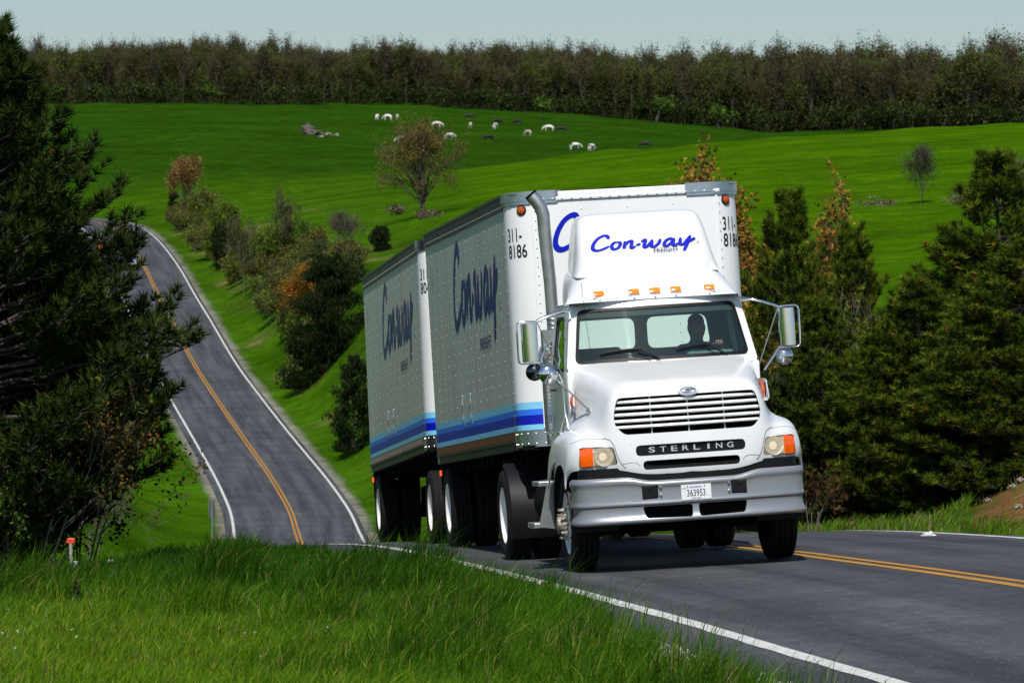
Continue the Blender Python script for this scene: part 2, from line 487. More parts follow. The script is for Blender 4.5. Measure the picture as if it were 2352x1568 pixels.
# the ground sheet: a polar net, fine in the direction of view, coarse elsewhere
th = np.concatenate([np.linspace(-math.pi, -0.62, 30)[:-1], np.linspace(-0.62, -0.16, 40)[:-1], np.linspace(-0.15, 0.15, 250), np.linspace(0.16, 0.62, 40)[1:], np.linspace(0.62, math.pi, 30)[1:]])
rr = np.concatenate([np.geomspace(1.0, 26, 26)[:-1], np.linspace(26, 80, 90)[:-1], np.geomspace(80, 700, 190)[:-1], np.geomspace(700, 1300, 70)[:-1], np.geomspace(1300, 6000, 18)])
TH, RR = np.meshgrid(th, rr)
GX = RR * np.sin(TH); GY = RR * np.cos(TH)
inner = np.abs(TH) < 0.62
uu = np.clip(np.tan(np.clip(TH, -0.62, 0.62)), -0.7, 0.7)
GZ = np.where(inner, gz(GX, np.where(inner, GY, 50.0)), 0)
edgeL = np.array(gz(np.sin(-0.62) * rr, np.cos(0.62) * rr)); edgeR = np.array(gz(np.sin(0.62) * rr, np.cos(0.62) * rr))
wl = sstep(0.62, math.pi, np.abs(TH))
base = np.where(TH < 0, edgeL[:, None], edgeR[:, None])
GZ = np.where(inner, GZ, base * (1 - wl) + wl * 0.5 * (edgeL + edgeR)[:, None])
# small relief
def lump(X, Y, s, seed):
    r = np.random.default_rng(seed); z = 0
    for k in range(5):
        a = r.uniform(0, 6.28); f = (1 + k * 0.7) / s; p = r.uniform(0, 6.28, 2)
        z = z + np.sin(f * (X * math.cos(a) + Y * math.sin(a)) + p[0]) * np.cos(f * 0.8 * (X * math.sin(a) - Y * math.cos(a)) + p[1]) / (1 + 0.5 * k)
    return z
offG, ycG, ovG = road_off(GX, GY)
away = sstep(4.0, 9.0, np.abs(offG))
GZ = GZ + away * np.where(RR < 90, 0.03, np.where(RR < 600, 0.10, 0.25)) * lump(GX, GY, np.where(RR < 90, 1.3, 9.0), 5)
# colours of the ground cover
def mixc(c, c2, w): return c * (1 - w[..., None]) + np.array(c2) * w[..., None]
gc = np.zeros(GX.shape + (3,)) + np.array((0.036, 0.094, 0.003))
U = GX / np.maximum(GY, 1) * F + CX
n1 = lump(GX, GY, 6, 21); n2 = lump(GX, GY, 22, 22); n3 = lump(GX, GY, 2.4, 23)
gc = mixc(gc, (0.026, 0.072, 0.003), sstep(0.2, 1.6, n1) * 0.7)
gc = mixc(gc, (0.018, 0.056, 0.003), sstep(620, 740, RR))                                  # far-hill pasture, its green darkened for the cloud shadow over it
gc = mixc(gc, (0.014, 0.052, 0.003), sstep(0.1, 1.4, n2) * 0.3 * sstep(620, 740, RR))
hill = sstep(1000, 1150, U) * sstep(240, 330, RR) * (1 - sstep(640, 700, RR))
gc = mixc(gc, (0.044, 0.106, 0.002), hill)                                                 # the brighter hay field
gc = mixc(gc, (0.030, 0.082, 0.002), hill * sstep(-0.2, 1.2, lump(GX * 0.4, GY, 5, 31)) * 0.6)
slope = sstep(220, 260, RR) * (1 - sstep(470, 520, RR)) * sstep(4, 6, offG) * (1 - sstep(13, 24, offG))
gc = mixc(gc, (0.16, 0.135, 0.05), slope * sstep(0.55, 1.5, n1 + 0.6 * n3) * 0.75)         # dry grass patches on the cutting
gc = mixc(gc, (0.045, 0.075, 0.010), slope * sstep(0.5, 1.5, -n1) * 0.6)
near = 1 - sstep(70, 85, RR)
gc = mixc(gc, (0.028, 0.060, 0.008), near * 0.8)                                           # soil seen between the blades
lawn = np.exp(-((U - 215) / 90) ** 2) * sstep(84, 90, RR) * (1 - sstep(112, 122, RR))
gc = mixc(gc, (0.16, 0.22, 0.045), lawn * 0.9)
dirt = sstep(2180, 2330, U + 40 * n3) * sstep(55, 61, RR) * (1 - sstep(71, 80, RR))
gc = mixc(gc, (0.20, 0.105, 0.045), dirt * (0.6 + 0.35 * sstep(-0.4, 0.9, n3)))
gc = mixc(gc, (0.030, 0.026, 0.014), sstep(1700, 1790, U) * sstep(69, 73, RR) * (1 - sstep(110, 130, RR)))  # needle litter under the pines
shoulder = (1 - sstep(3.8, 4.25 + 0.12 * n3, np.abs(offG))) * (1 - sstep(0, 25, ovG))
gc = mixc(gc, (0.20, 0.185, 0.165), shoulder * 0.85)
gc = mixc(gc, (0.42, 0.41, 0.39), (offG < 0) * sstep(3.5, 3.7, np.abs(offG)) * (1 - sstep(4.0, 4.5, np.abs(offG))) * (RR < 40) * sstep(-0.5, 0.8, n3) * 0.8)

def ground_material():
    m = bpy.data.materials.new('ground_cover'); m.use_nodes = True
    nt = m.node_tree; N = nt.nodes; L = nt.links; b = N['Principled BSDF']
    b.inputs['Roughness'].default_value = 1.0; b.inputs['Specular IOR Level'].default_value = 0.0
    a = N.new('ShaderNodeAttribute'); a.attribute_name = 'col'
    tc = N.new('ShaderNodeTexCoord')
    acc = a.outputs['Color']
    for sc, lo, hi in ((0.05, 0.72, 1.28), (0.40, 0.74, 1.26), (2.6, 0.66, 1.36), (26.0, 0.7, 1.3)):
        nz = N.new('ShaderNodeTexNoise'); nz.inputs['Scale'].default_value = sc; nz.inputs['Detail'].default_value = 5; nz.inputs['Roughness'].default_value = 0.65
        L.new(tc.outputs['Object'], nz.inputs['Vector'])
        mr = N.new('ShaderNodeMapRange'); mr.inputs['From Min'].default_value = 0.3; mr.inputs['From Max'].default_value = 0.7
        mr.inputs['To Min'].default_value = lo; mr.inputs['To Max'].default_value = hi
        L.new(nz.outputs['Fac'], mr.inputs['Value'])
        vm = N.new('ShaderNodeVectorMath'); vm.operation = 'SCALE'
        L.new(acc, vm.inputs[0]); L.new(mr.outputs[0], vm.inputs['Scale']); acc = vm.outputs[0]
    L.new(acc, b.inputs['Base Color'])
    n2 = N.new('ShaderNodeTexNoise'); n2.inputs['Scale'].default_value = 2.2; n2.inputs['Detail'].default_value = 8; n2.inputs['Roughness'].default_value = 0.7
    L.new(tc.outputs['Object'], n2.inputs['Vector'])
    bp = N.new('ShaderNodeBump'); bp.inputs['Strength'].default_value = 0.7; bp.inputs['Distance'].default_value = 0.25
    L.new(n2.outputs['Fac'], bp.inputs['Height']); L.new(bp.outputs[0], b.inputs['Normal'])
    return m
nr_, nc_ = GX.shape
idx = np.arange(nr_ * nc_).reshape(nr_, nc_)
quads = np.stack([idx[:-1, :-1], idx[:-1, 1:], idx[1:, 1:], idx[1:, :-1]], -1).reshape(-1, 4)[:, ::-1]
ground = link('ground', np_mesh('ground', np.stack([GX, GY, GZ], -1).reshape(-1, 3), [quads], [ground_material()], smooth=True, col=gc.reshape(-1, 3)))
tag(ground, kind='structure')

# ------------------------------------------------------------------ road surface and paint
def road_material():
    m = bpy.data.materials.new('asphalt'); m.use_nodes = True
    nt = m.node_tree; N = nt.nodes; L = nt.links; b = N['Principled BSDF']
    b.inputs['Roughness'].default_value = 0.75; b.inputs['Specular IOR Level'].default_value = 0.35
    a = N.new('ShaderNodeAttribute'); a.attribute_name = 'lane'          # x: metres across, y: metres along
    sx = N.new('ShaderNodeSeparateXYZ'); L.new(a.outputs['Vector'], sx.inputs[0])
    cx = N.new('ShaderNodeCombineXYZ')
    mu = N.new('ShaderNodeMath'); mu.operation = 'MULTIPLY'; mu.inputs[1].default_value = 0.035
    L.new(sx.outputs['Y'], mu.inputs[0]); L.new(sx.outputs['X'], cx.inputs['X']); L.new(mu.outputs[0], cx.inputs['Y'])
    st = N.new('ShaderNodeTexNoise'); st.inputs['Scale'].default_value = 1.6; st.inputs['Detail'].default_value = 5; st.inputs['Roughness'].default_value = 0.6
    L.new(cx.outputs[0], st.inputs['Vector'])
    r = N.new('ShaderNodeValToRGB')
    r.color_ramp.elements[0].position = 0.36; r.color_ramp.elements[0].color = (0.029, 0.032, 0.037, 1)
    r.color_ramp.elements[1].position = 0.64; r.color_ramp.elements[1].color = (0.071, 0.074, 0.080, 1)
    L.new(st.outputs['Fac'], r.inputs[0])
    tc = N.new('ShaderNodeTexCoord')
    g = N.new('ShaderNodeTexNoise'); g.inputs['Scale'].default_value = 55; g.inputs['Detail'].default_value = 4; g.inputs['Roughness'].default_value = 0.75
    L.new(tc.outputs['Object'], g.inputs['Vector'])
    mr = N.new('ShaderNodeMapRange'); mr.inputs['From Min'].default_value = 0.3; mr.inputs['From Max'].default_value = 0.75; mr.inputs['To Min'].default_value = 0.62; mr.inputs['To Max'].default_value = 1.55
    L.new(g.outputs['Fac'], mr.inputs['Value'])
    p = N.new('ShaderNodeTexNoise'); p.inputs['Scale'].default_value = 0.5; p.inputs['Detail'].default_value = 4
    L.new(tc.outputs['Object'], p.inputs['Vector'])
    mp = N.new('ShaderNodeMapRange'); mp.inputs['From Min'].default_value = 0.3; mp.inputs['From Max'].default_value = 0.7; mp.inputs['To Min'].default_value = 0.80; mp.inputs['To Max'].default_value = 1.2
    L.new(p.outputs['Fac'], mp.inputs['Value'])
    v1 = N.new('ShaderNodeVectorMath'); v1.operation = 'SCALE'; L.new(r.outputs[0], v1.inputs[0]); L.new(mr.outputs[0], v1.inputs['Scale'])
    v2 = N.new('ShaderNodeVectorMath'); v2.operation = 'SCALE'; L.new(v1.outputs[0], v2.inputs[0]); L.new(mp.outputs[0], v2.inputs['Scale'])
    cz = N.new('ShaderNodeTexNoise'); cz.inputs['Scale'].default_value = 4.5; cz.inputs['Detail'].default_value = 8; cz.inputs['Roughness'].default_value = 0.8
    L.new(tc.outputs['Object'], cz.inputs['Vector'])
    mc = N.new('ShaderNodeMapRange'); mc.inputs['From Min'].default_value = 0.36; mc.inputs['From Max'].default_value = 0.66; mc.inputs['To Min'].default_value = 0.74; mc.inputs['To Max'].default_value = 1.34
    L.new(cz.outputs['Fac'], mc.inputs['Value'])
    v3 = N.new('ShaderNodeVectorMath'); v3.operation = 'SCALE'; L.new(v2.outputs[0], v3.inputs[0]); L.new(mc.outputs[0], v3.inputs['Scale']); v2 = v3
    vo = N.new('ShaderNodeTexVoronoi'); vo.inputs['Scale'].default_value = 15          # pale chips in the aggregate
    L.new(tc.outputs['Object'], vo.inputs['Vector'])
    lt = N.new('ShaderNodeMath'); lt.operation = 'LESS_THAN'; lt.inputs[1].default_value = 0.16; L.new(vo.outputs['Distance'], lt.inputs[0])
    sc = N.new('ShaderNodeMath'); sc.operation = 'GREATER_THAN'; sc.inputs[1].default_value = 0.86
    sp = N.new('ShaderNodeSeparateColor'); L.new(vo.outputs['Color'], sp.inputs[0]); L.new(sp.outputs[0], sc.inputs[0])
    ml = N.new('ShaderNodeMath'); ml.operation = 'MULTIPLY'; L.new(lt.outputs[0], ml.inputs[0]); L.new(sc.outputs[0], ml.inputs[1])
    mx = N.new('ShaderNodeMix'); mx.data_type = 'RGBA'; L.new(ml.outputs[0], mx.inputs['Factor']); L.new(v2.outputs[0], mx.inputs['A']); mx.inputs['B'].default_value = (0.26, 0.25, 0.24, 1)
    L.new(mx.outputs['Result'], b.inputs['Base Color'])
    bp = N.new('ShaderNodeBump'); bp.inputs['Strength'].default_value = 0.6; bp.inputs['Distance'].default_value = 0.02
    L.new(g.outputs['Fac'], bp.inputs['Height']); L.new(bp.outputs[0], b.inputs['Normal'])
    return m
def paint_material(name, color, worn):
    m = mat(name, color, 0.7, var=0.2, scale=7)
    nt = m.node_tree; N = nt.nodes; L = nt.links; b = N['Principled BSDF']
    tc = N.new('ShaderNodeTexCoord'); nz = N.new('ShaderNodeTexNoise'); nz.inputs['Scale'].default_value = 18; nz.inputs['Detail'].default_value = 6; nz.inputs['Roughness'].default_value = 0.75
    L.new(tc.outputs['Object'], nz.inputs['Vector'])
    rp = N.new('ShaderNodeValToRGB'); rp.color_ramp.elements[0].position = 0.30; rp.color_ramp.elements[1].position = 0.30 + worn
    L.new(nz.outputs['Fac'], rp.inputs[0])
    src = b.inputs['Base Color'].links[0].from_socket
    mx = N.new('ShaderNodeMix'); mx.data_type = 'RGBA'; L.new(rp.outputs[0], mx.inputs['Factor']); mx.inputs['A'].default_value = (0.09, 0.088, 0.085, 1); L.new(src, mx.inputs['B'])
    L.new(mx.outputs['Result'], b.inputs['Base Color'])
    return m
ROADM = road_material()
WHITEP = paint_material('white_road_paint', (0.55, 0.55, 0.53), 0.14)
YELLOWP = paint_material('yellow_road_paint', (0.40, 0.185, 0.010), 0.14)
ds = np.concatenate([np.linspace(8, 80, 200)[:-1], np.geomspace(80, ROAD_END - 4, 220)])
def strip(offs, lift, dd=ds, wob=0.0, seed=1):
    s = road_dir(dd); nrm = np.sqrt(1 + s * s)
    cxs = road_x(dd)
    along = np.concatenate([[0], np.cumsum(np.hypot(np.diff(dd), np.diff(cxs)))])
    V = []; A = []
    r = np.random.default_rng(seed)
    wv = wob * np.convolve(r.normal(size=len(dd) + 8), np.ones(9) / 3, 'valid') if wob else 0
    for o in offs:
        oo = o + wv
        X = cxs + oo / nrm; Y = dd - oo * s / nrm
        Z = road_z(dd, np.full_like(dd, o)) + lift
        V.append(np.stack([X, Y, Z], -1)); A.append(np.stack([np.full_like(dd, o), along, 0 * dd], -1))
    V = np.stack(V, 1); A = np.stack(A, 1)
    n, k = V.shape[:2]
    ii = np.arange(n * k).reshape(n, k)
    q = np.stack([ii[:-1, :-1], ii[:-1, 1:], ii[1:, 1:], ii[1:, :-1]], -1).reshape(-1, 4)
    return V.reshape(-1, 3), q, A.reshape(-1, 3)
V, q, A = strip(np.concatenate([[-3.75, -3.62], np.linspace(-3.5, 3.5, 15), [3.62]]), 0.0)
V[0::18, 2] -= 0.12; V[17::18, 2] -= 0.10
rm = np_mesh('road', V, [q], [ROADM], smooth=True)
at_ = rm.attributes.new('lane', 'FLOAT_VECTOR', 'POINT'); at_.data.foreach_set('vector', A.astype(np.float32).ravel())
road = tag(link('road', rm), kind='structure')
for nm, o0, o1, pm in (('edge_line', -LANE - 0.075, -LANE + 0.07, WHITEP), ('edge_line', LANE - 0.07, LANE + 0.075, WHITEP), ('centre_line', -0.155, -0.05, YELLOWP), ('centre_line', 0.05, 0.155, YELLOWP)):
    lift = np.where(ds < 150, 0.005, np.where(ds < 300, 0.012, 0.03))
    V, q, A = strip([o0, (o0 + o1) / 2, o1], lift, wob=0.006)
    if nm == 'edge_line':
        V[0::3, 0] += 0.012 * np.sin(np.arange(len(ds)) * 1.7) * (ds < 70)
    # far paint is a little wider so that it stays a clean band
    link(nm, np_mesh(nm, V, [q], [pm]), road)
# ------------------------------------------------------------------ vehicle frames: X to the driver's side, Y rearwards, Z up
def frame(yaw, pitch, roll, anchor_local, anchor_world):
    M = Matrix.Rotation(yaw, 4, 'Z') @ Matrix.Rotation(pitch, 4, 'X') @ Matrix.Rotation(roll, 4, 'Y')
    o = Vector(anchor_world) - (M.to_3x3() @ Vector(anchor_local))
    return Matrix.Translation(o) @ M
TR = frame(R(7.3), -math.atan(.024), -.062, (-1.14, 0, .5), (.566, 47.2, -2.225))
T1M = frame(R(7.0), -math.atan(.053), -.055, (-1.295, .35, 1.40), (.0477, 50.75, -1.389))
T2M = frame(R(6.8), -math.atan(.070), -.038, (-1.295, .35, 1.40), (-1.16, 61.6, -1.745))

# ------------------------------------------------------------------ lettering
def text_2d(s, size=1.0, xs=1.0, spacing=1.0, shear=0.0, bold=0.0):
    cu = bpy.data.curves.new('t', 'FONT'); cu.body = s; cu.size = size; cu.space_character = spacing; cu.shear = shear
    cu.offset = bold; cu.resolution_u = 3
    o = bpy.data.objects.new('t', cu); COL.link(o)
    dg = bpy.context.evaluated_depsgraph_get()
    me = bpy.data.meshes.new_from_object(o.evaluated_get(dg))
    vs = [(v.co.x * xs, v.co.y) for v in me.vertices]; fs = [tuple(p.vertices) for p in me.polygons]
    bpy.data.objects.remove(o); bpy.data.curves.remove(cu); bpy.data.meshes.remove(me)
    x0 = min(v[0] for v in vs); x1 = max(v[0] for v in vs); y0 = min(v[1] for v in vs); y1 = max(v[1] for v in vs)
    return vs, fs, (x0, x1, y0, y1)
def letters(name, s, fmap, w, h, m, parent, **kw):
    """put a word into the box 0..w x 0..h of a surface map"""
    vs, fs, (x0, x1, y0, y1) = text_2d(s, **kw)
    kx = w / (x1 - x0); ky = h / (y1 - y0)
    b = MB(); b.add([fmap((x - x0) * kx, (y - y0) * ky) for x, y in vs], fs)
    return b.obj(name, MATS[m], parent)

SCRIPT = [
    [(.86, .74), (.885, .86), (.80, .985), (.62, .97), (.38, .82), (.17, .55), (.055, .26), (.09, .06), (.26, -.005), (.50, .06), (.72, .17), (.86, .26)],
    [(1.30, .50), (1.12, .46), (.99, .28), (.985, .10), (1.10, .02), (1.27, .09), (1.40, .28), (1.42, .43), (1.30, .50)],
    [(1.70, .52), (1.64, .30), (1.55, .02)],
    [(1.60, .17), (1.76, .40), (1.93, .515), (2.01, .47), (1.96, .25), (1.93, .07), (2.02, .05), (2.15, .15)],
    [(2.19, .19), (2.42, .295)],
    [(2.47, .40), (2.62, .52), (2.69, .49), (2.62, .27), (2.57, .09), (2.66, .03), (2.83, .20), (3.04, .51)],
    [(3.04, .51), (2.97, .25), (2.95, .08), (3.05, .03), (3.20, .12), (3.36, .32), (3.45, .53)],
    [(4.05, .44), (3.94, .515), (3.75, .43), (3.60, .22), (3.60, .06), (3.72, .04), (3.90, .18), (4.07, .42)],
    [(4.14, .52), (4.05, .26), (4.02, .08), (4.12, .04), (4.30, .18)],
    [(4.46, .53), (4.40, .28), (4.38, .12), (4.48, .06), (4.64, .18), (4.86, .52)],
    [(4.97, .64), (4.83, .32), (4.66, -.06), (4.50, -.36)],
    [(4.74, .19), (4.96, .32), (5.2, .45)],
]
def catmull(P, k=7):
    P = [np.array(p, float) for p in P]
    Q = [2 * P[0] - P[1]] + P + [2 * P[-1] - P[-2]]
    out = []
    for i in range(1, len(Q) - 2):
        for j in range(k):
            t = j / k
            a, b, c, d = Q[i - 1:i + 3]
            out.append(.5 * ((2 * b) + (c - a) * t + (2 * a - 5 * b + 4 * c - d) * t * t + (3 * b - a - 3 * c + d) * t ** 3))
    out.append(P[-1]); return out
def script_logo(name, fmap, sx, sy, m, parent, lift=0.0006):
    """the brush-script company name; fmap(x, y, extra_lift) -> point"""
    b = MB(); na, nb, ang = .104, .070, R(28)
    for si, st in enumerate(SCRIPT):
        pts = catmull(st) if len(st) > 2 else [np.array(st[0]) * (1 - t) + np.array(st[1]) * t for t in np.linspace(0, 1, 4)]
        n = len(pts); L_, R_ = [], []
        for i, p in enumerate(pts):
            t = pts[min(i + 1, n - 1)] - pts[max(i - 1, 0)]
            t = t / (np.linalg.norm(t) + 1e-9); nn = np.array((-t[1], t[0]))
            c = abs(nn @ np.array((math.cos(ang), math.sin(ang))))
            w = math.hypot(na * c, nb * math.sqrt(max(0, 1 - c * c)))
            e = min(i, n - 1 - i) / n
            w *= 0.55 + 0.45 * min(1, e * 9)
            L_.append(p + nn * w); R_.append(p - nn * w)
        vs = [fmap(q[0] * sx, q[1] * sy, si * lift) for q in L_] + [fmap(q[0] * sx, q[1] * sy, si * lift) for q in R_]
        b.add(vs, [(i, n + i, n + i + 1, i + 1) for i in range(n - 1)])
    return b.obj(name, MATS[m], parent)

# ------------------------------------------------------------------ wheels
def tyre_profile(w, r, ri):
    h = w / 2
    return [(-h * .72, ri), (-h * .96, ri + .04), (-h, (r + ri) / 2), (-h * .97, r - .06), (-h * .86, r - .015), (-h * .74, r),
            (-h * .45, r + .002), (-h * .43, r - .014), (-h * .37, r - .014), (-h * .35, r + .003), (-h * .05, r + .004), (-h * .03, r - .014), (h * .03, r - .014), (h * .05, r + .004),
            (h * .35, r + .003), (h * .37, r - .014), (h * .43, r - .014), (h * .45, r + .002),
            (h * .74, r), (h * .86, r - .015), (h * .97, r - .06), (h, (r + ri) / 2), (h * .96, ri + .04), (h * .72, ri)]
TYRE = MB(); TYRE.lathe(tyre_profile(.285, .50, .305), (0, 0, 0), n=48); TYRE = TYRE.mesh('tyre', MATS['rubber'], 35)
def rim_mesh(kind):
    b = MB()
    if kind == 'dual':      # outward side is -X: a deep white bowl
        b.lathe([(-.115, .312), (-.128, .314), (-.128, .300), (-.112, .288), (-.06, .272), (-.03, .235), (-.015, .16), (-.015, .06), (-.015, 0.001)], (0, 0, 0), n=40)
    else:                   # steer axle: the disc bulges outward
        b.lathe([(-.105, .312), (-.120, .314), (-.120, .300), (-.085, .285), (-.03, .270), (-.045, .235), (-.125, .175), (-.13, .14), (-.13, .001)], (0, 0, 0), n=40)
    return b.mesh('rim', MATS['wheel_white'], 40)
RIM_D, RIM_S = rim_mesh('dual'), rim_mesh('steer')
def hub_mesh(kind):
    b = MB()
    if kind == 'dual':
        b.lathe([(-.01, .10), (-.05, .09), (-.075, .075), (-.078, .001)], (0, 0, 0), n=20)
        for i in range(10):
            t = 2 * math.pi * i / 10
            b.cyl((-.01, .145 * math.cos(t), .145 * math.sin(t)), (-.035, .145 * math.cos(t), .145 * math.sin(t)), .018, n=6)
    else:
        b.lathe([(-.125, .10), (-.19, .085), (-.225, .07), (-.23, .001)], (0, 0, 0), n=20)
        for i in range(10):
            t = 2 * math.pi * i / 10
            c, s_ = .148 * math.cos(t), .148 * math.sin(t)
            b.cyl((-.128, c, s_), (-.165, c, s_), .021, n=6)
            b.cyl((-.165, c, s_), (-.205, c, s_), .013, n=6)
    return b.mesh('hub', MATS['rust_hub'] if kind != 'dual' else MATS['wheel_white'], 35)
HUB_D, HUB_S = hub_mesh('dual'), hub_mesh('steer')
def hand_holes():
    b = MB()
    for i in range(5):
        t = 2 * math.pi * (i + .2) / 5
        c, s_ = math.cos(t), math.sin(t)
        P = Vector((-.0905, .207 * c, .207 * s_)); ax = Vector((-1, .9 * c, .9 * s_)).normalized()
        b.cyl(P - ax * .02, P + ax * .006, .03, n=14)
    return b.mesh('hand_hole', MATS['under_black'], 35)
HOLES = hand_holes()
def stain_mesh():
    b = MB()
    for i, t in enumerate((.25, .6, 1.3, 2.2, 2.9, 4.0, 5.2)):
        c, s_ = math.cos(t), math.sin(t)
        rows = []
        for r_, x_ in ((.180, -.1205), (.205, -.0925), (.228, -.063)):
            rows.append([(x_ - .0035, r_ * math.cos(t + e), r_ * math.sin(t + e)) for e in (-.07, 0, .07)])
        b.grid(rows)
    return b.mesh('rust_streak', MATS['rust_stain'])
STAIN = stain_mesh()
def wheel(parent, x, y, z, kind, side):
    """one wheel end: side -1 = passenger side"""
    w = empty('wheel'); w.parent = parent; w.location = (x, y, z)
    if side > 0: w.rotation_euler = (0, 0, math.pi)
    if kind == 'dual':
        link('tyre', TYRE, w, (-.0, 0, 0)); link('tyre', TYRE, w, (.325, 0, 0))
        link('rim', RIM_D, w); link('hub', HUB_D, w)
    else:
        link('tyre', TYRE, w, (0, 0, 0)); link('rim', RIM_S, w); link('hub', HUB_S, w); link('hand_hole', HOLES, w); link('rust_streak', STAIN, w)
    return w

# ------------------------------------------------------------------ trailers
HW, RC = 1.285, 0.34           # half width, front corner radius
def plan(off=0.0, y_end=.45, n=10):
    """front outline in plan from the passenger side round to the driver's side"""
    h = HW + off; r = RC + off; pts = [(-h, y_end)]
    for i in range(n + 1):
        t = math.pi * .5 * i / n
        pts.append((-HW + RC - r * math.cos(t), RC - r * math.sin(t)))
    for i in range(1, 12): pts.append((-HW + RC + (2 * (HW - RC)) * i / 12, -off))
    pts += [(-x, y) for x, y in pts[:n + 2][::-1]]
    return pts
def wrap(off):
    """map of running metres along the front outline (0 at the passenger corner edge) to a point in plan"""
    p = plan(off, n=24); s = [0.0]
    for a, b in zip(p[:-1], p[1:]): s.append(s[-1] + math.hypot(b[0] - a[0], b[1] - a[1]))
    s = np.array(s); px = np.array([q[0] for q in p]); py = np.array([q[1] for q in p])
    return lambda a: (float(np.interp(a, s, px)), float(np.interp(a, s, py))), s[-1]
def top_z(y): return 3.985 + .015 * y
LEN = 8.58
def side_map(off, y0, z0): return lambda a, b, e=0.0: (-HW - off - e, y0 - a, z0 + b)
def band(b, off, a0, a1, z0, z1, n=24, m=0):
    f, tot = wrap(off)
    rows = [[(*f(a0 + (a1 - a0) * i / n), z) for i in range(n + 1)] for z in (z0, z1)]
    b.grid(rows, m)
def make_trailer(M, number, label, axle_y, axle_z, king_gap):
    t = empty('box_trailer', mat=M)
    tag(t, label, 'trailer', 'the two box trailers of the lorry')
    fw, tot = wrap(0)
    # front wall with rounded corners
    b = MB(); p = plan()
    b.grid([[(x, y, z) for x, y in p] for z in (1.40, 2.0, 2.6, 3.2, 3.88)])
    fwall = b.obj('front_wall', MATS['trailer_white'], t, 40)
    # riveted joints on the front wall
    b = MB()
    for X in (-1.02, -.51, 0, .51, 1.02):
        b.box(X - .012, X + .012, -.004, .01, 1.42, 3.86)
    b.obj('seam_strip', MATS['trailer_white'], fwall)
    b = MB()
    for X in (-1.02, -.51, 0, .51, 1.02):
        for k in range(24):
            z = 1.48 + k * .1
            b.lathe([(-.009, .001), (-.007, .006), (-.003, .009)], (X + .03, 0, z), 'Y', n=6)
    for k in range(20):
        b.lathe([(-.034, .001), (-.031, .009), (-.022, .013)], (-1.0 + k * .105, 0, 3.905), 'Y', n=6)
    tag(b.obj('rivets', MATS['trailer_white'], fwall, 60), kind='stuff')
    b = MB(); band(b, .006, 0.0, tot, 1.22, 1.398, 60); b.obj('bottom_band', MATS['aluminium'], t, 40)
    b = MB()
    f6, _ = wrap(.006)
    for k in range(30):
        for z in (1.255, 1.365):
            x, y = f6(.06 + k * tot / 30.5)
            b.lathe([(0, .001), (.003, .008), (.004, .01)], (x, y - .006, z), 'Y', n=6)
    tag(b.obj('rivets', MATS['aluminium'], t, 60), kind='stuff')
    # top front rail and corner castings
    b = MB(); b.rbox(-1.06, 1.06, -.022, .06, 3.885, 3.925, .008); b.rbox(-1.06, 1.06, -.004, .1, 3.925, 3.985, .006); b.obj('top_front_rail', MATS['trailer_white'], t, 30)
    for sgn in (-1, 1):
        b = MB()
        a0, a1 = (0.06, .87) if sgn < 0 else (tot - .87, tot - .06)
        for (o0, o1, z0, z1) in ((.026, .026, 3.895, 4.0), (.018, .018, 3.862, 3.897)):
            f, _ = wrap(o0)
            rows = [[(*f(a0 + (a1 - a0) * i / 20), z) for i in range(21)] for z in (z0, z1)]
            b.grid(rows)
            f0, _ = wrap(-.02)
            b.grid([[(*f(a0 + (a1 - a0) * i / 20), z1) for i in range(21)], [(*f0(a0 + (a1 - a0) * i / 20), z1) for i in range(21)]])
            b.grid([[(*f(a0 + (a1 - a0) * i / 20), z0) for i in range(21)], [(*f0(a0 + (a1 - a0) * i / 20), z0) for i in range(21)]])
            for aa in (a0, a1):
                b.add([(*f(aa), z0), (*f0(aa), z0), (*f0(aa), z1), (*f(aa), z1)], [(0, 1, 2, 3)])
        b.obj('corner_cap', MATS['aluminium'], t, 30)
        # marker lamp on the corner
        f, _ = wrap(.0)
        aa = .45 if sgn < 0 else tot - .45
        x, y = f(aa); x2, y2 = f(aa + .02); x1_, y1_ = f(aa - .02)
        nx, ny = -(y1_ - y2), (x1_ - x2)
        nl = math.hypot(nx, ny); nx, ny = nx / nl, ny / nl
        if ny > 0: nx, ny = -nx, -ny
        lamp = empty('marker_lamp'); lamp.parent = t
        b = MB(); P = Vector((x, y, 3.80)); D = Vector((nx, ny, 0))
        b.cyl(P, P + D * .012, .058, .055, n=20); b.obj('lamp_seal', MATS['black_plastic'], lamp, 30)
        b = MB(); b.cyl(P + D * .010, P + D * .024, .046, .040, n=20); b.cyl(P + D * .024, P + D * .032, .040, .022, n=20); b.obj('lens', MATS['amber_dark'], lamp, 50)
    # stripes: round the corners and along both sides
    STR = (('stripe_sky', 1.632, 1.71), ('stripe_azure', 1.568, 1.632), ('stripe_deep', 1.464, 1.568), ('stripe_sky', 1.405, 1.464))
    for (mn, z0, z1) in STR:
        for (a0, a1) in ((.02, .79), (tot - .79, tot - .02)):
            b = MB(); band(b, .0035, a0, a1, z0, z1, 20); b.obj('stripe', MATS[mn], t, 40)
        for sgn in (-1, 1):
            b = MB(); X = sgn * (HW + .0095); b.add([(X, .45, z0), (X, LEN - .06, z0), (X, LEN - .06, z1), (X, .45, z1)], [(0, 1, 2, 3)]); b.obj('stripe', MATS[mn], t)
    # side walls panel by panel
    npan = 13; pw = (LEN - .45) / npan
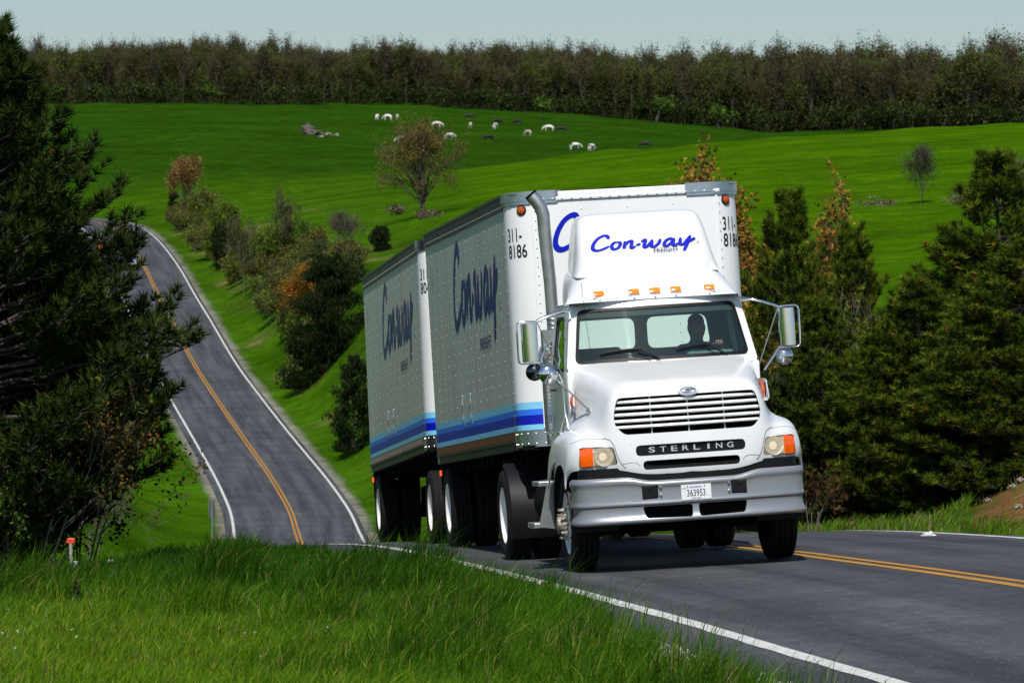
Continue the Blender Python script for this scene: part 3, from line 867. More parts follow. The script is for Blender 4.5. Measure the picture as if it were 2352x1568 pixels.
    for sgn in (-1, 1):
        for k in range(npan):
            y0, y1 = .45 + k * pw, .45 + (k + 1) * pw
            b = MB(); X0, X1 = sgn * (HW - .03), sgn * (HW + (.003 if k % 2 else .0))
            zt0, zt1 = top_z(y0) - .15, top_z(y1) - .15
            xo = sgn * HW
            # shallow pressed ribs: each sheet carries two raised flutes
            prof = [(0, .001), (.10, .001), (.16, .0035), (.28, .0035), (.34, .001), (.62, .001), (.68, .0035), (.80, .0035), (.86, .001), (1.0, .001)]
            rows = []
            for z_ in (0, 1):
                rows.append([(xo + sgn * e, y0 + pw * q_, 1.40 if z_ == 0 else zt0 + (zt1 - zt0) * q_) for q_, e in prof])
            b.grid(rows)
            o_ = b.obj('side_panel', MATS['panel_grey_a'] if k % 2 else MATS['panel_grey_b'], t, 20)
        b = MB()
        for k in range(npan + 1):
            yy = .45 + k * pw - .02
            nz_ = 20
            for j in range(nz_):
                z = 1.45 + j * (top_z(yy) - 1.62) / (nz_ - 1)
                b.lathe([(sgn * .0, .0085), (sgn * .005, .006), (sgn * .007, .001)], (sgn * HW, max(yy, .46), z), 'X', n=6)
        for k in range(70):
            yy = .5 + k * (LEN - .6) / 69
            for dz in (.02, .13):
                b.lathe([(sgn * .012, .009), (sgn * .019, .006), (sgn * .021, .001)], (sgn * HW, yy, top_z(yy) - .14 + dz), 'X', n=6)
        tag(b.obj('rivets', MATS['rivet'], t, 60), kind='stuff')
        # rails
        b = MB()
        def rail(z0f, z1f, o0, o1, y0=.40, y1=LEN, m=0):
            xa, xb = sgn * (HW + o0), sgn * (HW + o1)
            vs = []
            for y in (y0, y1):
                vs += [(xa, y, z0f(y)), (xb, y, z0f(y)), (xb, y, z1f(y)), (xa, y, z1f(y))]
            b.add(vs, [(0, 1, 2, 3), (7, 6, 5, 4), (0, 4, 5, 1), (1, 5, 6, 2), (2, 6, 7, 3), (3, 7, 4, 0)], m)
        rail(lambda y: top_z(y) - .16, lambda y: top_z(y), -.04, .015)
        rail(lambda y: top_z(y) - .02, lambda y: top_z(y) + .012, -.06, .028)
        b.obj('top_rail', MATS['rail_metal'], t)
        b = MB()
        rail(lambda y: 1.295, lambda y: 1.40, -.03, .013, y0=.46)
        rail(lambda y: 1.20, lambda y: 1.296, -.06, -.012, y0=.46)
        rail(lambda y: 1.285, lambda y: 1.302, -.03, .022, y0=.46)
        b.obj('bottom_rail', MATS['rail_metal'], t)
        b = MB()
        ncheck = 44
        for k in range(ncheck):
            y0 = .5 + k * (LEN - .6) / ncheck; y1 = y0 + (LEN - .6) / ncheck * .52
            X = sgn * (HW + .0165)
            b.add([(X, y0, 1.312), (X, y1, 1.312), (X, y1, 1.388), (X, y0, 1.388)], [(0, 1, 2, 3)], 0)
            b.add([(X, y1, 1.312), (X, y0 + (LEN - .6) / ncheck, 1.312), (X, y0 + (LEN - .6) / ncheck, 1.388), (X, y1, 1.388)], [(0, 1, 2, 3)], 1)
        b.obj('reflective_tape', [MATS['tape_red'], MATS['tape_white'] if number.endswith('46') else MATS['rail_metal']], t)
    # roof, floor, rear frame with doors
    b = MB(); b.grid([[(-HW + .02, y, top_z(y) - .01), (0, y, top_z(y) + .02), (HW - .02, y, top_z(y) - .01)] for y in (.05, LEN / 2, LEN)]); b.obj('roof', MATS['aluminium'], t)
    b = MB(); b.box(-HW + .03, HW - .03, .05, LEN - .02, 1.19, 1.24)
    for k in range(16): b.box(-HW + .08, HW - .08, .3 + k * .52, .36 + k * .52, 1.08, 1.19)
    for s in (-.45, .45): b.box(s - .05, s + .05, .2, LEN - .3, .93, 1.08)
    b.obj('floor_frame', MATS['under_black'], t)
    b = MB(); b.rbox(-HW, HW, LEN, LEN + .05, 1.2, 4.09, .01); b.obj('rear_frame', MATS['aluminium'], t)
    for sgn in (-1, 1):
        b = MB(); b.rbox(min(sgn * .01, sgn * 1.17), max(sgn * .01, sgn * 1.17), LEN + .04, LEN + .075, 1.3, 3.98, .008); dr = b.obj('rear_door', MATS['trailer_white'], t)
        b = MB(); b.cyl((sgn * .3, LEN + .095, 1.3), (sgn * .3, LEN + .095, 3.95), .015, n=8); b.obj('lock_rod', MATS['aluminium'], dr)
        b = MB(); b.rbox(sgn * 1.12 - .14, sgn * 1.12 + .14, LEN - .03, LEN + .03, .80, 1.19, .01); hb = b.obj('lamp_bracket', MATS['under_black'], t)
        b = MB(); b.rbox(sgn * 1.27 - .012, sgn * 1.27 + .012, LEN - .09, LEN - .02, 1.05, 1.12, .008); b.obj('side_marker_lamp', MATS['red_lamp'], hb)
    b = MB(); b.box(-1.2, 1.2, LEN - .02, LEN + .06, .50, .60)
    for s in (-.6, .6): b.box(s - .04, s + .04, LEN - .02, LEN + .04, .6, 1.1)
    b.obj('rear_bumper', MATS['under_black'], t)
    for s in (-1, 1):
        b = MB(); b.box(s * .92 - .30, s * .92 + .30, LEN - .08, LEN - .07, .28, 1.08); b.obj('mud_flap', MATS['rubber'], t)
    for s in (-1, 1):     # landing gear
        b = MB(); b.box(s * .75 - .05, s * .75 + .05, 2.3, 2.42, .52, 1.1); b.box(s * .75 - .1, s * .75 + .1, 2.26, 2.46, .48, .53); b.obj('landing_leg', MATS['under_black'], t)
    # axle and running gear
    b = MB(); b.cyl((-1.0, axle_y, axle_z), (1.0, axle_y, axle_z), .065, n=12)
    for s in (-.5, .5): b.box(s - .06, s + .06, axle_y - .6, axle_y + .6, axle_z + .05, .95)
    b.cyl((-.35, axle_y - .4, axle_z + .1), (-.35, axle_y - .12, axle_z + .12), .11, n=14); b.cyl((.35, axle_y - .4, axle_z + .1), (.35, axle_y - .12, axle_z + .12), .11, n=14)
    b.obj('axle', MATS['under_black'], t, 40)
    for s in (-1, 1): wheel(t, s * 1.135, axle_y, axle_z, 'dual', s)
    # side access handles
    for y, zt in ((5.25, 1.97), (4.43, 1.96)):
        h = empty('side_latch'); h.parent = t; h.location = (-HW - .012, y, 1.6)
        b = MB(); b.rbox(-.012, .0, -.022, .022, 0, .36, .004); b.obj('latch_plate', MATS['aluminium'], h)
        b = MB(); b.rbox(-.022, -.01, -.012, .012, .17, .34, .003); b.rbox(-.02, -.01, -.010, .010, .02, .13, .003); b.obj('latch_lever', MATS['chrome'], h, 40)
    # company name and numbers
    ms = side_map(.0065, 5.72, 2.81)
    script_logo('company_name', lambda a, c, e=0: ms(a, c, e), 4.52 / 5.2, .93, 'logo_blue_shaded', t, .00015)
    fr = side_map(.0065, 3.24, 2.415)
    letters('company_subtitle', 'FREIGHT', lambda a, c: fr(a, c), 1.06, .135, 'logo_blue_shaded', t, bold=.01)
    rg = side_map(.0065, 1.22, 2.80)
    b = MB()
    for i in range(16):
        t0, t1 = 2 * math.pi * i / 16, 2 * math.pi * (i + 1) / 16
        b.add([rg(.06 + r_ * math.cos(q_), .03 + r_ * math.sin(q_)) for r_, q_ in ((.055, t0), (.055, t1), (.043, t1), (.043, t0))], [(0, 1, 2, 3)])
    b.obj('registered_mark', MATS['letter_grey'], t)
    nm = side_map(.013, 8.05, 3.42)
    letters('side_number', number.replace('-', '') , lambda a, c: (-HW - .013, 8.0 - c, 3.70 - a), .30, .11, 'letter_grey', t)
    ff, _ = wrap(.004)
    def fm(a0, z0): return lambda a, c: (*ff(a0 + a), z0 + c)
    r1, r2 = number.split('-')
    for a0 in (.225, tot - .50):
        letters('fleet_number', r1 + '-', fm(a0, 3.465), .215, .15, 'letter_black', t, bold=.012)
        letters('fleet_number', r2, fm(a0, 3.285), .27, .15, 'letter_black', t, bold=.012)
    ms2 = lambda a, c, e=0: (-.80 + a, -.0075 - e, 3.35 + c)
    script_logo('front_company_name', ms2, 1.62 / 5.2, .37, 'logo_blue', t)
    return t
def panel_material(name, a, bcol):
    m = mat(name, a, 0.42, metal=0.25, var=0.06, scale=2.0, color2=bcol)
    # weathering runs down the sheet in streaks
    nt = m.node_tree
    nz = [n for n in nt.nodes if n.type == 'TEX_NOISE'][0]
    mp = nt.nodes.new('ShaderNodeMapping'); mp.inputs['Scale'].default_value = (1, 3.2, 0.12)
    tc = [n for n in nt.nodes if n.type == 'TEX_COORD'][0]
    nt.links.new(tc.outputs['Object'], mp.inputs['Vector']); nt.links.new(mp.outputs[0], nz.inputs['Vector'])
    return m
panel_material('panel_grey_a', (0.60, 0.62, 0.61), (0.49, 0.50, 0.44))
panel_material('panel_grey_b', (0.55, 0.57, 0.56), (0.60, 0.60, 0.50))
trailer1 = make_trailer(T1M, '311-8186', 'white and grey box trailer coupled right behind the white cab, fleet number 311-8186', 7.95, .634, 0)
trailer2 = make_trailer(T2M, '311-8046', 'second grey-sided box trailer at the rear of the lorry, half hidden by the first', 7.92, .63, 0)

# converter dolly carrying the front of the second trailer
dolly = empty('trailer_dolly', mat=T2M @ Matrix.Translation((0, .36, .446)))
tag(dolly, 'black single-axle dolly with dual wheels between the two trailers', 'dolly')
b = MB(); b.cyl((-1.0, 0, 0), (1.0, 0, 0), .065, n=12)
for s in (-.42, .42): b.box(s - .05, s + .05, -.8, .7, .28, .42)
b.box(-.45, .45, -.1, .1, .1, .3); b.obj('dolly_frame', MATS['under_black'], dolly, 40)
b = MB(); b.lathe([(.52, .001), (.52, .44), (.46, .46), (.44, .3)], (0, 0, .12), 'Z', n=24); b.obj('fifth_wheel', MATS['under_black'], dolly, 30)
b = MB(); b.tube([(-.4, -.7, .35), (0, -2.2, .3), (0, -2.55, .3)], .05, n=8); b.tube([(.4, -.7, .35), (0, -2.2, .3)], .05, n=8); b.obj('drawbar', MATS['under_black'], dolly, 40)
for s in (-1, 1): wheel(dolly, s * 1.135, 0, 0, 'dual', s)
# ------------------------------------------------------------------ tractor unit
tractor = empty('truck_tractor', mat=TR)
tag(tractor, 'white day-cab truck tractor with wide slatted grille and tall roof fairing', 'truck')
def subsurf_mesh(name, P, mats, levels=3, thick=0.0, cutters=(), smooth=45):
    b = MB(); b.grid(P)
    me = b.mesh(name, mats)
    o = link(name, me)
    m = o.modifiers.new('s', 'SUBSURF'); m.levels = levels; m.render_levels = levels
    if thick:
        s = o.modifiers.new('t', 'SOLIDIFY'); s.thickness = thick; s.offset = -1
    tmp = []
    for c in cutters:
        co = link('cut', c); tmp.append(co)
        bo = o.modifiers.new('b', 'BOOLEAN'); bo.operation = 'DIFFERENCE'; bo.object = co; bo.solver = 'EXACT'
    me2 = evaluated(o, smooth)
    for c in tmp: bpy.data.objects.remove(c)
    me2.name = name
    return me2
def prism(poly, y0, y1, name='cut'):
    """closed prism of an (x, z) outline between two depths"""
    n = len(poly); b = MB()
    b.add([(x, y0, z) for x, z in poly] + [(x, y1, z) for x, z in poly],
          [tuple(range(n)), tuple(range(n, 2 * n))[::-1]] + [(i, n + i, n + (i + 1) % n, (i + 1) % n) for i in range(n)])
    me = b.mesh(name, MATS['white_paint'])
    bm = bmesh.new(); bm.from_mesh(me); bmesh.ops.recalc_face_normals(bm, faces=bm.faces[:]); bm.to_mesh(me); bm.free()
    return me
def rounded(poly, r, n=5):
    out = []
    N = len(poly)
    for i in range(N):
        p, a, c = Vector(poly[i]), Vector(poly[i - 1]), Vector(poly[(i + 1) % N])
        rr_ = min(r, (a - p).length * .49, (c - p).length * .49)
        p0 = p + (a - p).normalized() * rr_; p1 = p + (c - p).normalized() * rr_
        for k in range(n + 1):
            t = k / n
            q = p0 * (1 - t) ** 2 + p * 2 * t * (1 - t) + p1 * t * t
            out.append((q.x, q.y))
    return out
def orient(me):
    bm = bmesh.new(); bm.from_mesh(me); bmesh.ops.recalc_face_normals(bm, faces=bm.faces[:]); bm.to_mesh(me); bm.free()

# hood with fenders: rows run from the front lip upward and back to the windscreen, columns from the centre outward
def hood_half():
    cols = []
    # each column: list of (x, y, z) for the 12 rows
    def c(xs, ys, zs): cols.append([(x, y, z) for x, y, z in zip(xs, ys, zs)])
    n = 12
    # bulged centre columns
    for x0, xr, yb, lip in ((0.0, 0.0, 0.0, .965), (.28, .33, .006, .965), (.50, .60, .02, .972)):
        c([x0] * 4 + [x0 + (xr - x0) * t for t in (0, .05, .1, .25, .45, .65, .85, 1)],
          [-1.09 + yb, -1.105 + yb, -1.10 + yb, -1.085 + yb, -1.045 + yb, -1.02 + yb, -.97 + yb, -.72, -.40, -.12, .10, .20 + yb],
          [lip, 1.03, 1.20, 1.36, 1.62, 1.79, 1.865, 1.925, 1.99, 2.05, 2.09, 2.115])
    c([.66, .67, .68, .69, .70, .70, .69, .72, .76, .80, .83, .85],
      [-1.05, -1.06, -1.06, -1.05, -1.005, -.975, -.90, -.66, -.36, -.08, .14, .27],
      [1.015, 1.07, 1.21, 1.36, 1.62, 1.77, 1.845, 1.90, 1.965, 2.025, 2.07, 2.10])
    c([.76, .77, .78, .785, .795, .795, .785, .82, .865, .905, .935, .955],
      [-1.0, -1.01, -1.015, -1.005, -.95, -.90, -.82, -.58, -.28, -.02, .20, .33],
      [1.035, 1.09, 1.22, 1.36, 1.59, 1.70, 1.76, 1.82, 1.885, 1.945, 1.99, 2.03])
    c([.85, .86, .865, .865, .865, .87, .88, .90, .935, .965, .985, 1.0],
      [-.96, -.965, -.97, -.93, -.83, -.74, -.66, -.48, -.20, .04, .26, .40],
      [1.04, 1.10, 1.23, 1.335, 1.40, 1.43, 1.455, 1.52, 1.57, 1.61, 1.64, 1.66])
    c([.97, .975, .98, .98, .985, .99, 1.0, 1.01, 1.02, 1.03, 1.035, 1.035],
      [-.91, -.915, -.915, -.87, -.77, -.69, -.60, -.42, -.14, .10, .30, .44],
      [1.045, 1.10, 1.24, 1.335, 1.385, 1.41, 1.43, 1.46, 1.475, 1.47, 1.455, 1.43])
    c([1.10, 1.105, 1.105, 1.10, 1.105, 1.11, 1.115, 1.125, 1.13, 1.135, 1.14, 1.14],
      [-.82, -.83, -.82, -.77, -.67, -.60, -.52, -.36, -.10, .14, .34, .48],
      [1.045, 1.10, 1.24, 1.325, 1.375, 1.40, 1.415, 1.435, 1.435, 1.42, 1.39, 1.34])
    c([1.175, 1.185, 1.185, 1.175, 1.18, 1.185, 1.19, 1.195, 1.205, 1.21, 1.21, 1.21],
      [-.70, -.72, -.71, -.66, -.57, -.50, -.44, -.30, -.06, .18, .40, .53],
      [1.04, 1.09, 1.20, 1.28, 1.32, 1.335, 1.35, 1.365, 1.365, 1.35, 1.31, 1.25])
    c([1.20, 1.215, 1.215, 1.205, 1.21, 1.215, 1.22, 1.225, 1.225, 1.23, 1.23, 1.23],
      [-.56, -.58, -.57, -.55, -.48, -.42, -.36, -.24, -.02, .22, .46, .60],
      [.97, 1.02, 1.10, 1.17, 1.20, 1.21, 1.22, 1.23, 1.225, 1.20, 1.13, 1.02])
    # lower lip of the wheel opening
    c([1.205, 1.22, 1.22, 1.215, 1.22, 1.22, 1.225, 1.23, 1.23, 1.235, 1.235, 1.235],
      [-.53, -.545, -.54, -.52, -.455, -.40, -.35, -.22, .0, .26, .52, .665],
      [.84, .88, .96, 1.03, 1.075, 1.10, 1.115, 1.13, 1.135, 1.085, .95, .78])
    return cols
cols = hood_half()
cage = []
for r_ in range(12):
    row = [(-cols[k][r_][0], cols[k][r_][1], cols[k][r_][2]) for k in range(len(cols) - 1, 0, -1)] + [cols[k][r_] for k in range(len(cols))]
    cage.append(row)
GRILLE = rounded([(-.655, 1.375), (.655, 1.375), (.74, 1.47), (.745, 1.57), (.70, 1.745), (-.70, 1.745), (-.745, 1.57), (-.74, 1.47)], .05)
SLOT1 = rounded([(-.555, 1.155), (.555, 1.155), (.555, 1.262), (-.555, 1.262)], .05)
SLOT2 = rounded([(-.49, 1.015), (.49, 1.015), (.49, 1.105), (-.49, 1.105)], .044)
def head_outline(s, g=0.0):
    p = [(.735 - g, 1.085 - g), (1.10 + g, 1.075 - g), (1.085 + g, 1.268 + g), (.77 - g, 1.262 + g)]
    if s < 0: p = [(-x, z) for x, z in p][::-1]
    return rounded(p, .03)
cutters = [prism(GRILLE, -1.4, -.8), prism(SLOT1, -1.4, -.9), prism(SLOT2, -1.4, -.9), prism(head_outline(-1), -1.4, -.6), prism(head_outline(1), -1.4, -.6)]
hood_me = subsurf_mesh('hood', cage, MATS['white_paint'], 3, .018, cutters, 38)
hood = link('hood', hood_me, tractor)
# panel gaps of the hood: the grille surround joint and the lower corner pieces
def hood_y(x, z):
    """front surface depth by casting on the finished hood"""
    ok, loc, nrm, i = hood.ray_cast(Vector((x, -3, z)), Vector((0, 1, 0)))
    return loc.y if ok else None
bpy.context.view_layer.update()
def on_front(pts, lift=.004, fallback=-1.0):
    out = []
    for x, z in pts:
        y = hood_y(x, z)
        out.append((x, (y if y is not None else fallback) - lift, z))
    return out
b = MB()
for s in (-1, 1):
    line = catmull([(s * .845, 1.36), (s * .83, 1.345), (s * .79, 1.325), (s * .76, 1.26), (s * .735, 1.16), (s * .70, 1.085), (s * .665, 1.045)], 5)
    b.tube(on_front(line, .0), .0045, n=5)
    line = catmull([(s * .70, 1.085), (s * .62, 1.095), (s * .56, 1.09), (s * .52, 1.06)], 5)
    b.tube(on_front(line, .0), .003, n=5)
    line = catmull([(s * .845, 1.345), (s * .95, 1.352), (s * 1.06, 1.348), (s * 1.15, 1.315)], 5)
    b.tube(on_front(line, .0), .003, n=5)
b.obj('panel_gap', MATS['letter_grey'], hood)
# grille: dark core, five bars, slim dividers
grille = empty('grille'); grille.parent = tractor
b = MB(); b.box(-.755, .755, -.87, -.85, 1.30, 1.76); b.obj('radiator_core', MATS['under_black'], grille)
for k, (z, hw) in enumerate(((1.700, .715), (1.636, .735), (1.572, .745), (1.508, .745), (1.447, .728))):
    b = MB()
    n = 24; prof = [(-.030, -.014), (-.038, -.004), (-.034, .010), (-.02, .018), (.02, .018), (.03, .0), (.02, -.016)]
    rows = []
    for i in range(n + 1):
        x = -hw + 2 * hw * i / n
        yb = -1.055 + .14 * (x / .745) ** 2 + (z - 1.4) * .10
        rows.append([(x, yb + dy, z + dz) for dy, dz in prof + prof[:1]])
    b.grid(rows); b.obj('slat', MATS['white_paint'], grille, 50)
for x in (-.37, 0, .37):
    b = MB(); pts = [(x, -1.055 + .14 * (x / .745) ** 2 + (z - 1.4) * .10 + .012, z) for z in np.linspace(1.37, 1.75, 8)]
    b.tube(pts, .0065, n=6); b.obj('divider', MATS['white_paint'], grille, 50)
# emblem on the hood edge
emb = empty('emblem'); emb.parent = tractor; emb.location = (0.01, -1.065, 1.775); emb.rotation_euler = (R(-12), 0, 0)
b = MB()
b.add([(.105 * math.cos(t), .006, .052 * math.sin(t)) for t in np.linspace(0, 2 * math.pi, 25)[:-1]] + [(.095 * math.cos(t), -.016, .045 * math.sin(t)) for t in np.linspace(0, 2 * math.pi, 25)[:-1]],
      [(i, (i + 1) % 24, 24 + (i + 1) % 24, 24 + i) for i in range(24)] + [tuple(range(24, 48))])
b.obj('emblem_base', MATS['white_paint'], emb, 30)
b = MB(); b.tube([(.075 * math.cos(t), -.020, .031 * math.sin(t)) for t in np.linspace(0, 2 * math.pi, 29)[:-1]], .0062, n=6, closed=True)
b.tube([(.068, -.021, .012), (.02, -.023, .013), (-.03, -.023, .006), (-.01, -.023, -.001), (.03, -.023, -.006), (-.02, -.023, -.013), (-.068, -.021, -.012)], .006, n=6)
b.obj('emblem_ring', MATS['chrome'], emb, 50)
# name bar and lower slot
b = MB(); b.box(-.60, .60, -1.062, -1.05, 1.13, 1.285); nb = b.obj('name_bar', MATS['black_plastic'], tractor)
for k_, ch in enumerate('STERLING'):
    wd_ = .022 if ch == 'I' else .066
    letters('letter', ch, lambda a, c, x_=-.425 + k_ * .1135 + (.028 if ch == 'I' else 0): (x_ + a, -1.066, 1.184 + c), wd_, .056, 'letter_silver', nb, bold=.012)
b = MB(); b.box(-.53, .53, -1.055, -1.04, .99, 1.13); b.obj('lower_intake', MATS['under_black'], tractor)
letters('unit_number', '478-8374', lambda a, c: (.345 + a, -.878 + c * .9 + (a / .22) * .012, 1.862 + c * .32), .215, .062, 'letter_grey', tractor, bold=.004)
# headlamps
for s in (-1, 1):
    hl = empty('headlamp'); hl.parent = tractor
    def Y(x): return np.interp(abs(x), [.72, .97, 1.12], [-1.0, -.93, -.83])
    b = MB(); p = head_outline(s, .008); n = len(p)
    b.add([(x, Y(x) + .10, z) for x, z in p], [tuple(range(n))]); b.obj('lamp_bowl_back', MATS['under_black'], hl)
    # bowl
    b = MB(); cx_ = s * .865; b.lathe([(-.07, .095), (-.02, .085), (.03, .06), (.055, .02), (.056, .001)], (cx_, Y(cx_) + .045, 1.172), 'Y', n=24); b.box(*sorted((s * .735, s * .985)), Y(cx_) + .055, Y(cx_) + .06, 1.075, 1.27); b.obj('reflector', MATS['reflector_bowl'], hl, 50)
    b = MB(); b.lathe([(-.035, .001), (-.025, .03), (.03, .045)], (cx_, Y(cx_) + .05, 1.172), 'Y', n=16); b.obj('bulb', MATS['lamp_glow'], hl, 50)
    def lens(x0, x1, zb, zt, name, mt, off):
        b = MB(); rows = []
        for i in range(9):
            x = x0 + (x1 - x0) * i / 8
            zb_, zt_ = zb + (abs(x) - .735) * -.02, zt + (abs(x) - .735) * .015
            inset = max(0, .77 - abs(x)) * 0.6
            rows.append([(s * x, Y(x) + off + .012 * (abs(j - 3) / 3) ** 2, zb_ + (zt_ - zb_) * j / 6) for j in range(7)])
        b.grid(rows); b.obj(name, mt, hl, 60)
    lens(.745, .965, 1.088, 1.258, 'clear_lens', MATS['lens_clear'], -.012)
    lens(.970, 1.092, 1.086, 1.262, 'turn_signal_lens', MATS['turn_lens'], -.014)
    b = MB(); b.tube([(x, Y(x) - .004, z) for x, z in head_outline(s, .0)], .005, n=5, closed=True); b.obj('lamp_seal', MATS['black_plastic'], hl)

# bumper: silver, wraps round the corners
def bump_x(t):
    """plan curve, t in -1..1"""
    s = 1 if t >= 0 else -1; a = abs(t)
    pts = [(0, -1.175), (.3, -1.168), (.55, -1.145), (.80, -1.095), (1.0, -1.03), (1.10, -.975), (1.155, -.90), (1.175, -.78), (1.18, -.62)]
    L = np.array([0, .13, .25, .38, .52, .62, .72, .85, 1.0])
    return s * float(np.interp(a, L, [p[0] for p in pts])), float(np.interp(a, L, [p[1] for p in pts]))
def bumper_part(zf0, zf1, prof, name, cut=(), m='silver_paint'):
    """prof: list of (t height 0..1, outward offset)"""
    rows = []
    for hz, off in prof:
        row = []
        for t in np.linspace(-1, 1, 41):
            x, y = bump_x(t)
            nx = 0 if abs(t) < .55 else (1 if t > 0 else -1) * sstep(.55, .8, abs(t))
            ny = -1 + sstep(.6, .9, abs(t))
            row.append((x + nx * off, y + ny * off, zf0(x) + (zf1(x) - zf0(x)) * hz))
        rows.append(row)
    return subsurf_mesh(name, rows, MATS[m], 1, .02, cut, 40)
dip = lambda x: .955 - .05 * (1 - sstep(.50, .60, abs(x))) - .0 * abs(x)
upper = bumper_part(lambda x: .665, dip, [(0, -.012), (.012, -.002), (.05, .0), (.10, .002), (.12, -.007), (.6, -.010), (.72, -.008), (.76, .004), (.86, .006), (.95, -.004), (1.0, -.03)], 'bumper',
                    [prism(rounded([(s * .45 - .08, .725), (s * .45 + .08, .725), (s * .45 + .08, .862), (s * .45 - .08, .862)], .012), -1.4, -1.0) for s in (-1, 1)])
bumper = link('bumper', upper, tractor)
lowc = [prism(rounded([(-.50, .535), (-.035, .525), (-.03, .652), (-.53, .652)], .03), -1.4, -1.0), prism(rounded([(.035, .525), (.50, .535), (.53, .652), (.03, .652)], .03), -1.4, -1.0)]
low = bumper_part(lambda x: .485, lambda x: .660, [(0, -.03), (.06, .004), (.16, .012), (.30, .004), (.45, -.016), (.85, -.022), (1.0, -.016)], 'bumper_valance', lowc)
link('valance', low, bumper)
b = MB(); b.box(-.66, .66, -1.06, -1.04, .52, .90); b.obj('bumper_void', MATS['under_black'], bumper)
for s in (-1, 1):
    b = MB(); b.rbox(s * .45 - .077, s * .45 + .077, -1.155, -1.06, .728, .859, .01); b.lathe([(-1.165, .001), (-1.163, .014), (-1.15, .018)], (s * .45, 0, .83), 'Y', n=12); b.obj('tow_cover', MATS['black_plastic'], bumper)
    for z in (.755, .835):
        b = MB(); b.lathe([(-1.178, .001), (-1.177, .010), (-1.168, .014), (-1.155, .018), (-1.15, .02)], (s * .345, 0, z), 'Y', n=14); b.obj('bolt', MATS['aluminium'], bumper, 50)
# number plate
lp = empty('number_plate'); lp.parent = tractor; lp.location = (.01, -1.172, .765)
b = MB(); b.rbox(-.1525, .1525, -.008, 0, -.076, .076, .004); b.obj('plate', MATS['plate_white'], lp)
PM = lambda x, z: (lambda a, c: (x + a, -.0095, z + c))
letters('plate_state', 'INDIANA', PM(-.068, .042), .125, .021, 'plate_blue', lp, bold=.012, shear=.2)
letters('plate_digits', '363953', PM(-.094, -.040), .185, .068, 'letter_black', lp, bold=.006)
letters('plate_prefix', 'APP', PM(-.14, .034), .045, .015, 'letter_grey', lp, bold=.006)
letters('plate_footer', 'CON-WAY', PM(-.052, -.068), .10, .018, 'plate_blue', lp, bold=.01, shear=.2)
b = MB()
for x in (-.085, .085):
    b.lathe([(-.012, .001), (-.011, .006), (-.008, .007)], (x, 0, .058), 'Y', n=8)
b.obj('plate_bolt', MATS['letter_black'], lp)
# black filler between bumper and hood, engine bay, frame
b = MB()
rows = []
for z in (.80, 1.05):
    rows.append([(bump_x(t)[0] * .955, bump_x(t)[1] + .085, z) for t in np.linspace(-.8, .8, 41)])
b.grid(rows); b.obj('gap_filler', MATS['black_plastic'], tractor, 40)
b = MB(); b.box(-.62, .62, -.80, .5, .62, 1.55); b.box(-.72, .72, -.84, -.70, .7, 1.72); b.obj('engine', MATS['under_black'], tractor)
b = MB()
for s in (-.43, .43): b.box(s - .05, s + .05, -1.05, 5.0, .78, 1.02)
b.box(-.5, .5, 4.7, 4.9, .7, 1.0); b.box(-1.0, 1.0, -.65, .8, 1.02, 1.05)
b.obj('chassis_frame', MATS['under_black'], tractor)
for s in (-1, 1):
    # inner wheel arch
    b = MB(); rows = []
    for x in (s * .70, s * 1.19):
        rows.append([(x, .60 * math.cos(t), .5 + .60 * math.sin(t)) for t in np.linspace(R(-8), R(188), 16)])
    b.grid(rows); b.add([(s * .70, .62, .3), (s * .70, -.62, .3), (s * .70, -.62, 1.1), (s * .70, .62, 1.1)], [(0, 1, 2, 3)]); b.obj('wheel_arch', MATS['black_plastic'], tractor, 40)
b = MB(); b.cyl((-.9, 0, .42), (.9, 0, .42), .06, n=10); b.box(-.55, .55, -.08, .08, .36, .46); b.cyl((-.95, 0, .5), (-.75, 0, .45), .1, n=10); b.cyl((.95, 0, .5), (.75, 0, .45), .1, n=10); b.obj('front_axle', MATS['under_black'], tractor, 40)
b = MB(); b.cyl((-.95, 4.25, .5), (.95, 4.25, .5), .09, n=12); b.lathe([(-.25, .001), (-.2, .17), (0, .23), (.2, .15), (.25, .001)], (0, 4.25, .5), 'Y', n=16)
b.cyl((0, .6, .62), (0, 4.0, .55), .05, n=8); b.obj('rear_axle', MATS['under_black'], tractor, 40)
for s in (-1, 1):
    wheel(tractor, s * 1.02, 0, .5, 'steer', s)
    wheel(tractor, s * 1.135, 4.22, .5, 'dual', s)
    # mud guard over the drive tyres
    b = MB(); rows = []
    for x in (s * .68, s * .70, s * 1.24, s * 1.255):
        rr_ = .585 if abs(x) in (.70, 1.24) else .555
        rows.append([(x, 4.22 + rr_ * math.cos(t), .5 + rr_ * math.sin(t)) for t in np.linspace(R(100), R(205), 14)])
    b.grid(rows); b.obj('mud_guard', MATS['black_plastic'], tractor, 40)
b = MB(); b.lathe([(.30, .001), (.30, .47), (.24, .48), (.22, .3)], (0, 4.0, .78), 'Z', n=24); b.obj('fifth_wheel', MATS['under_black'], tractor, 30)
for s in (-1, 1):
    b = MB(); b.lathe([(1.15, .001), (1.15, .25), (1.19, .29), (2.9, .29), (2.94, .25), (2.94, .001)], (s * .80, 0, .66), 'Y', n=24); b.obj('fuel_tank', MATS['dull_steel'] if s > 0 else MATS['under_black'], tractor, 40)
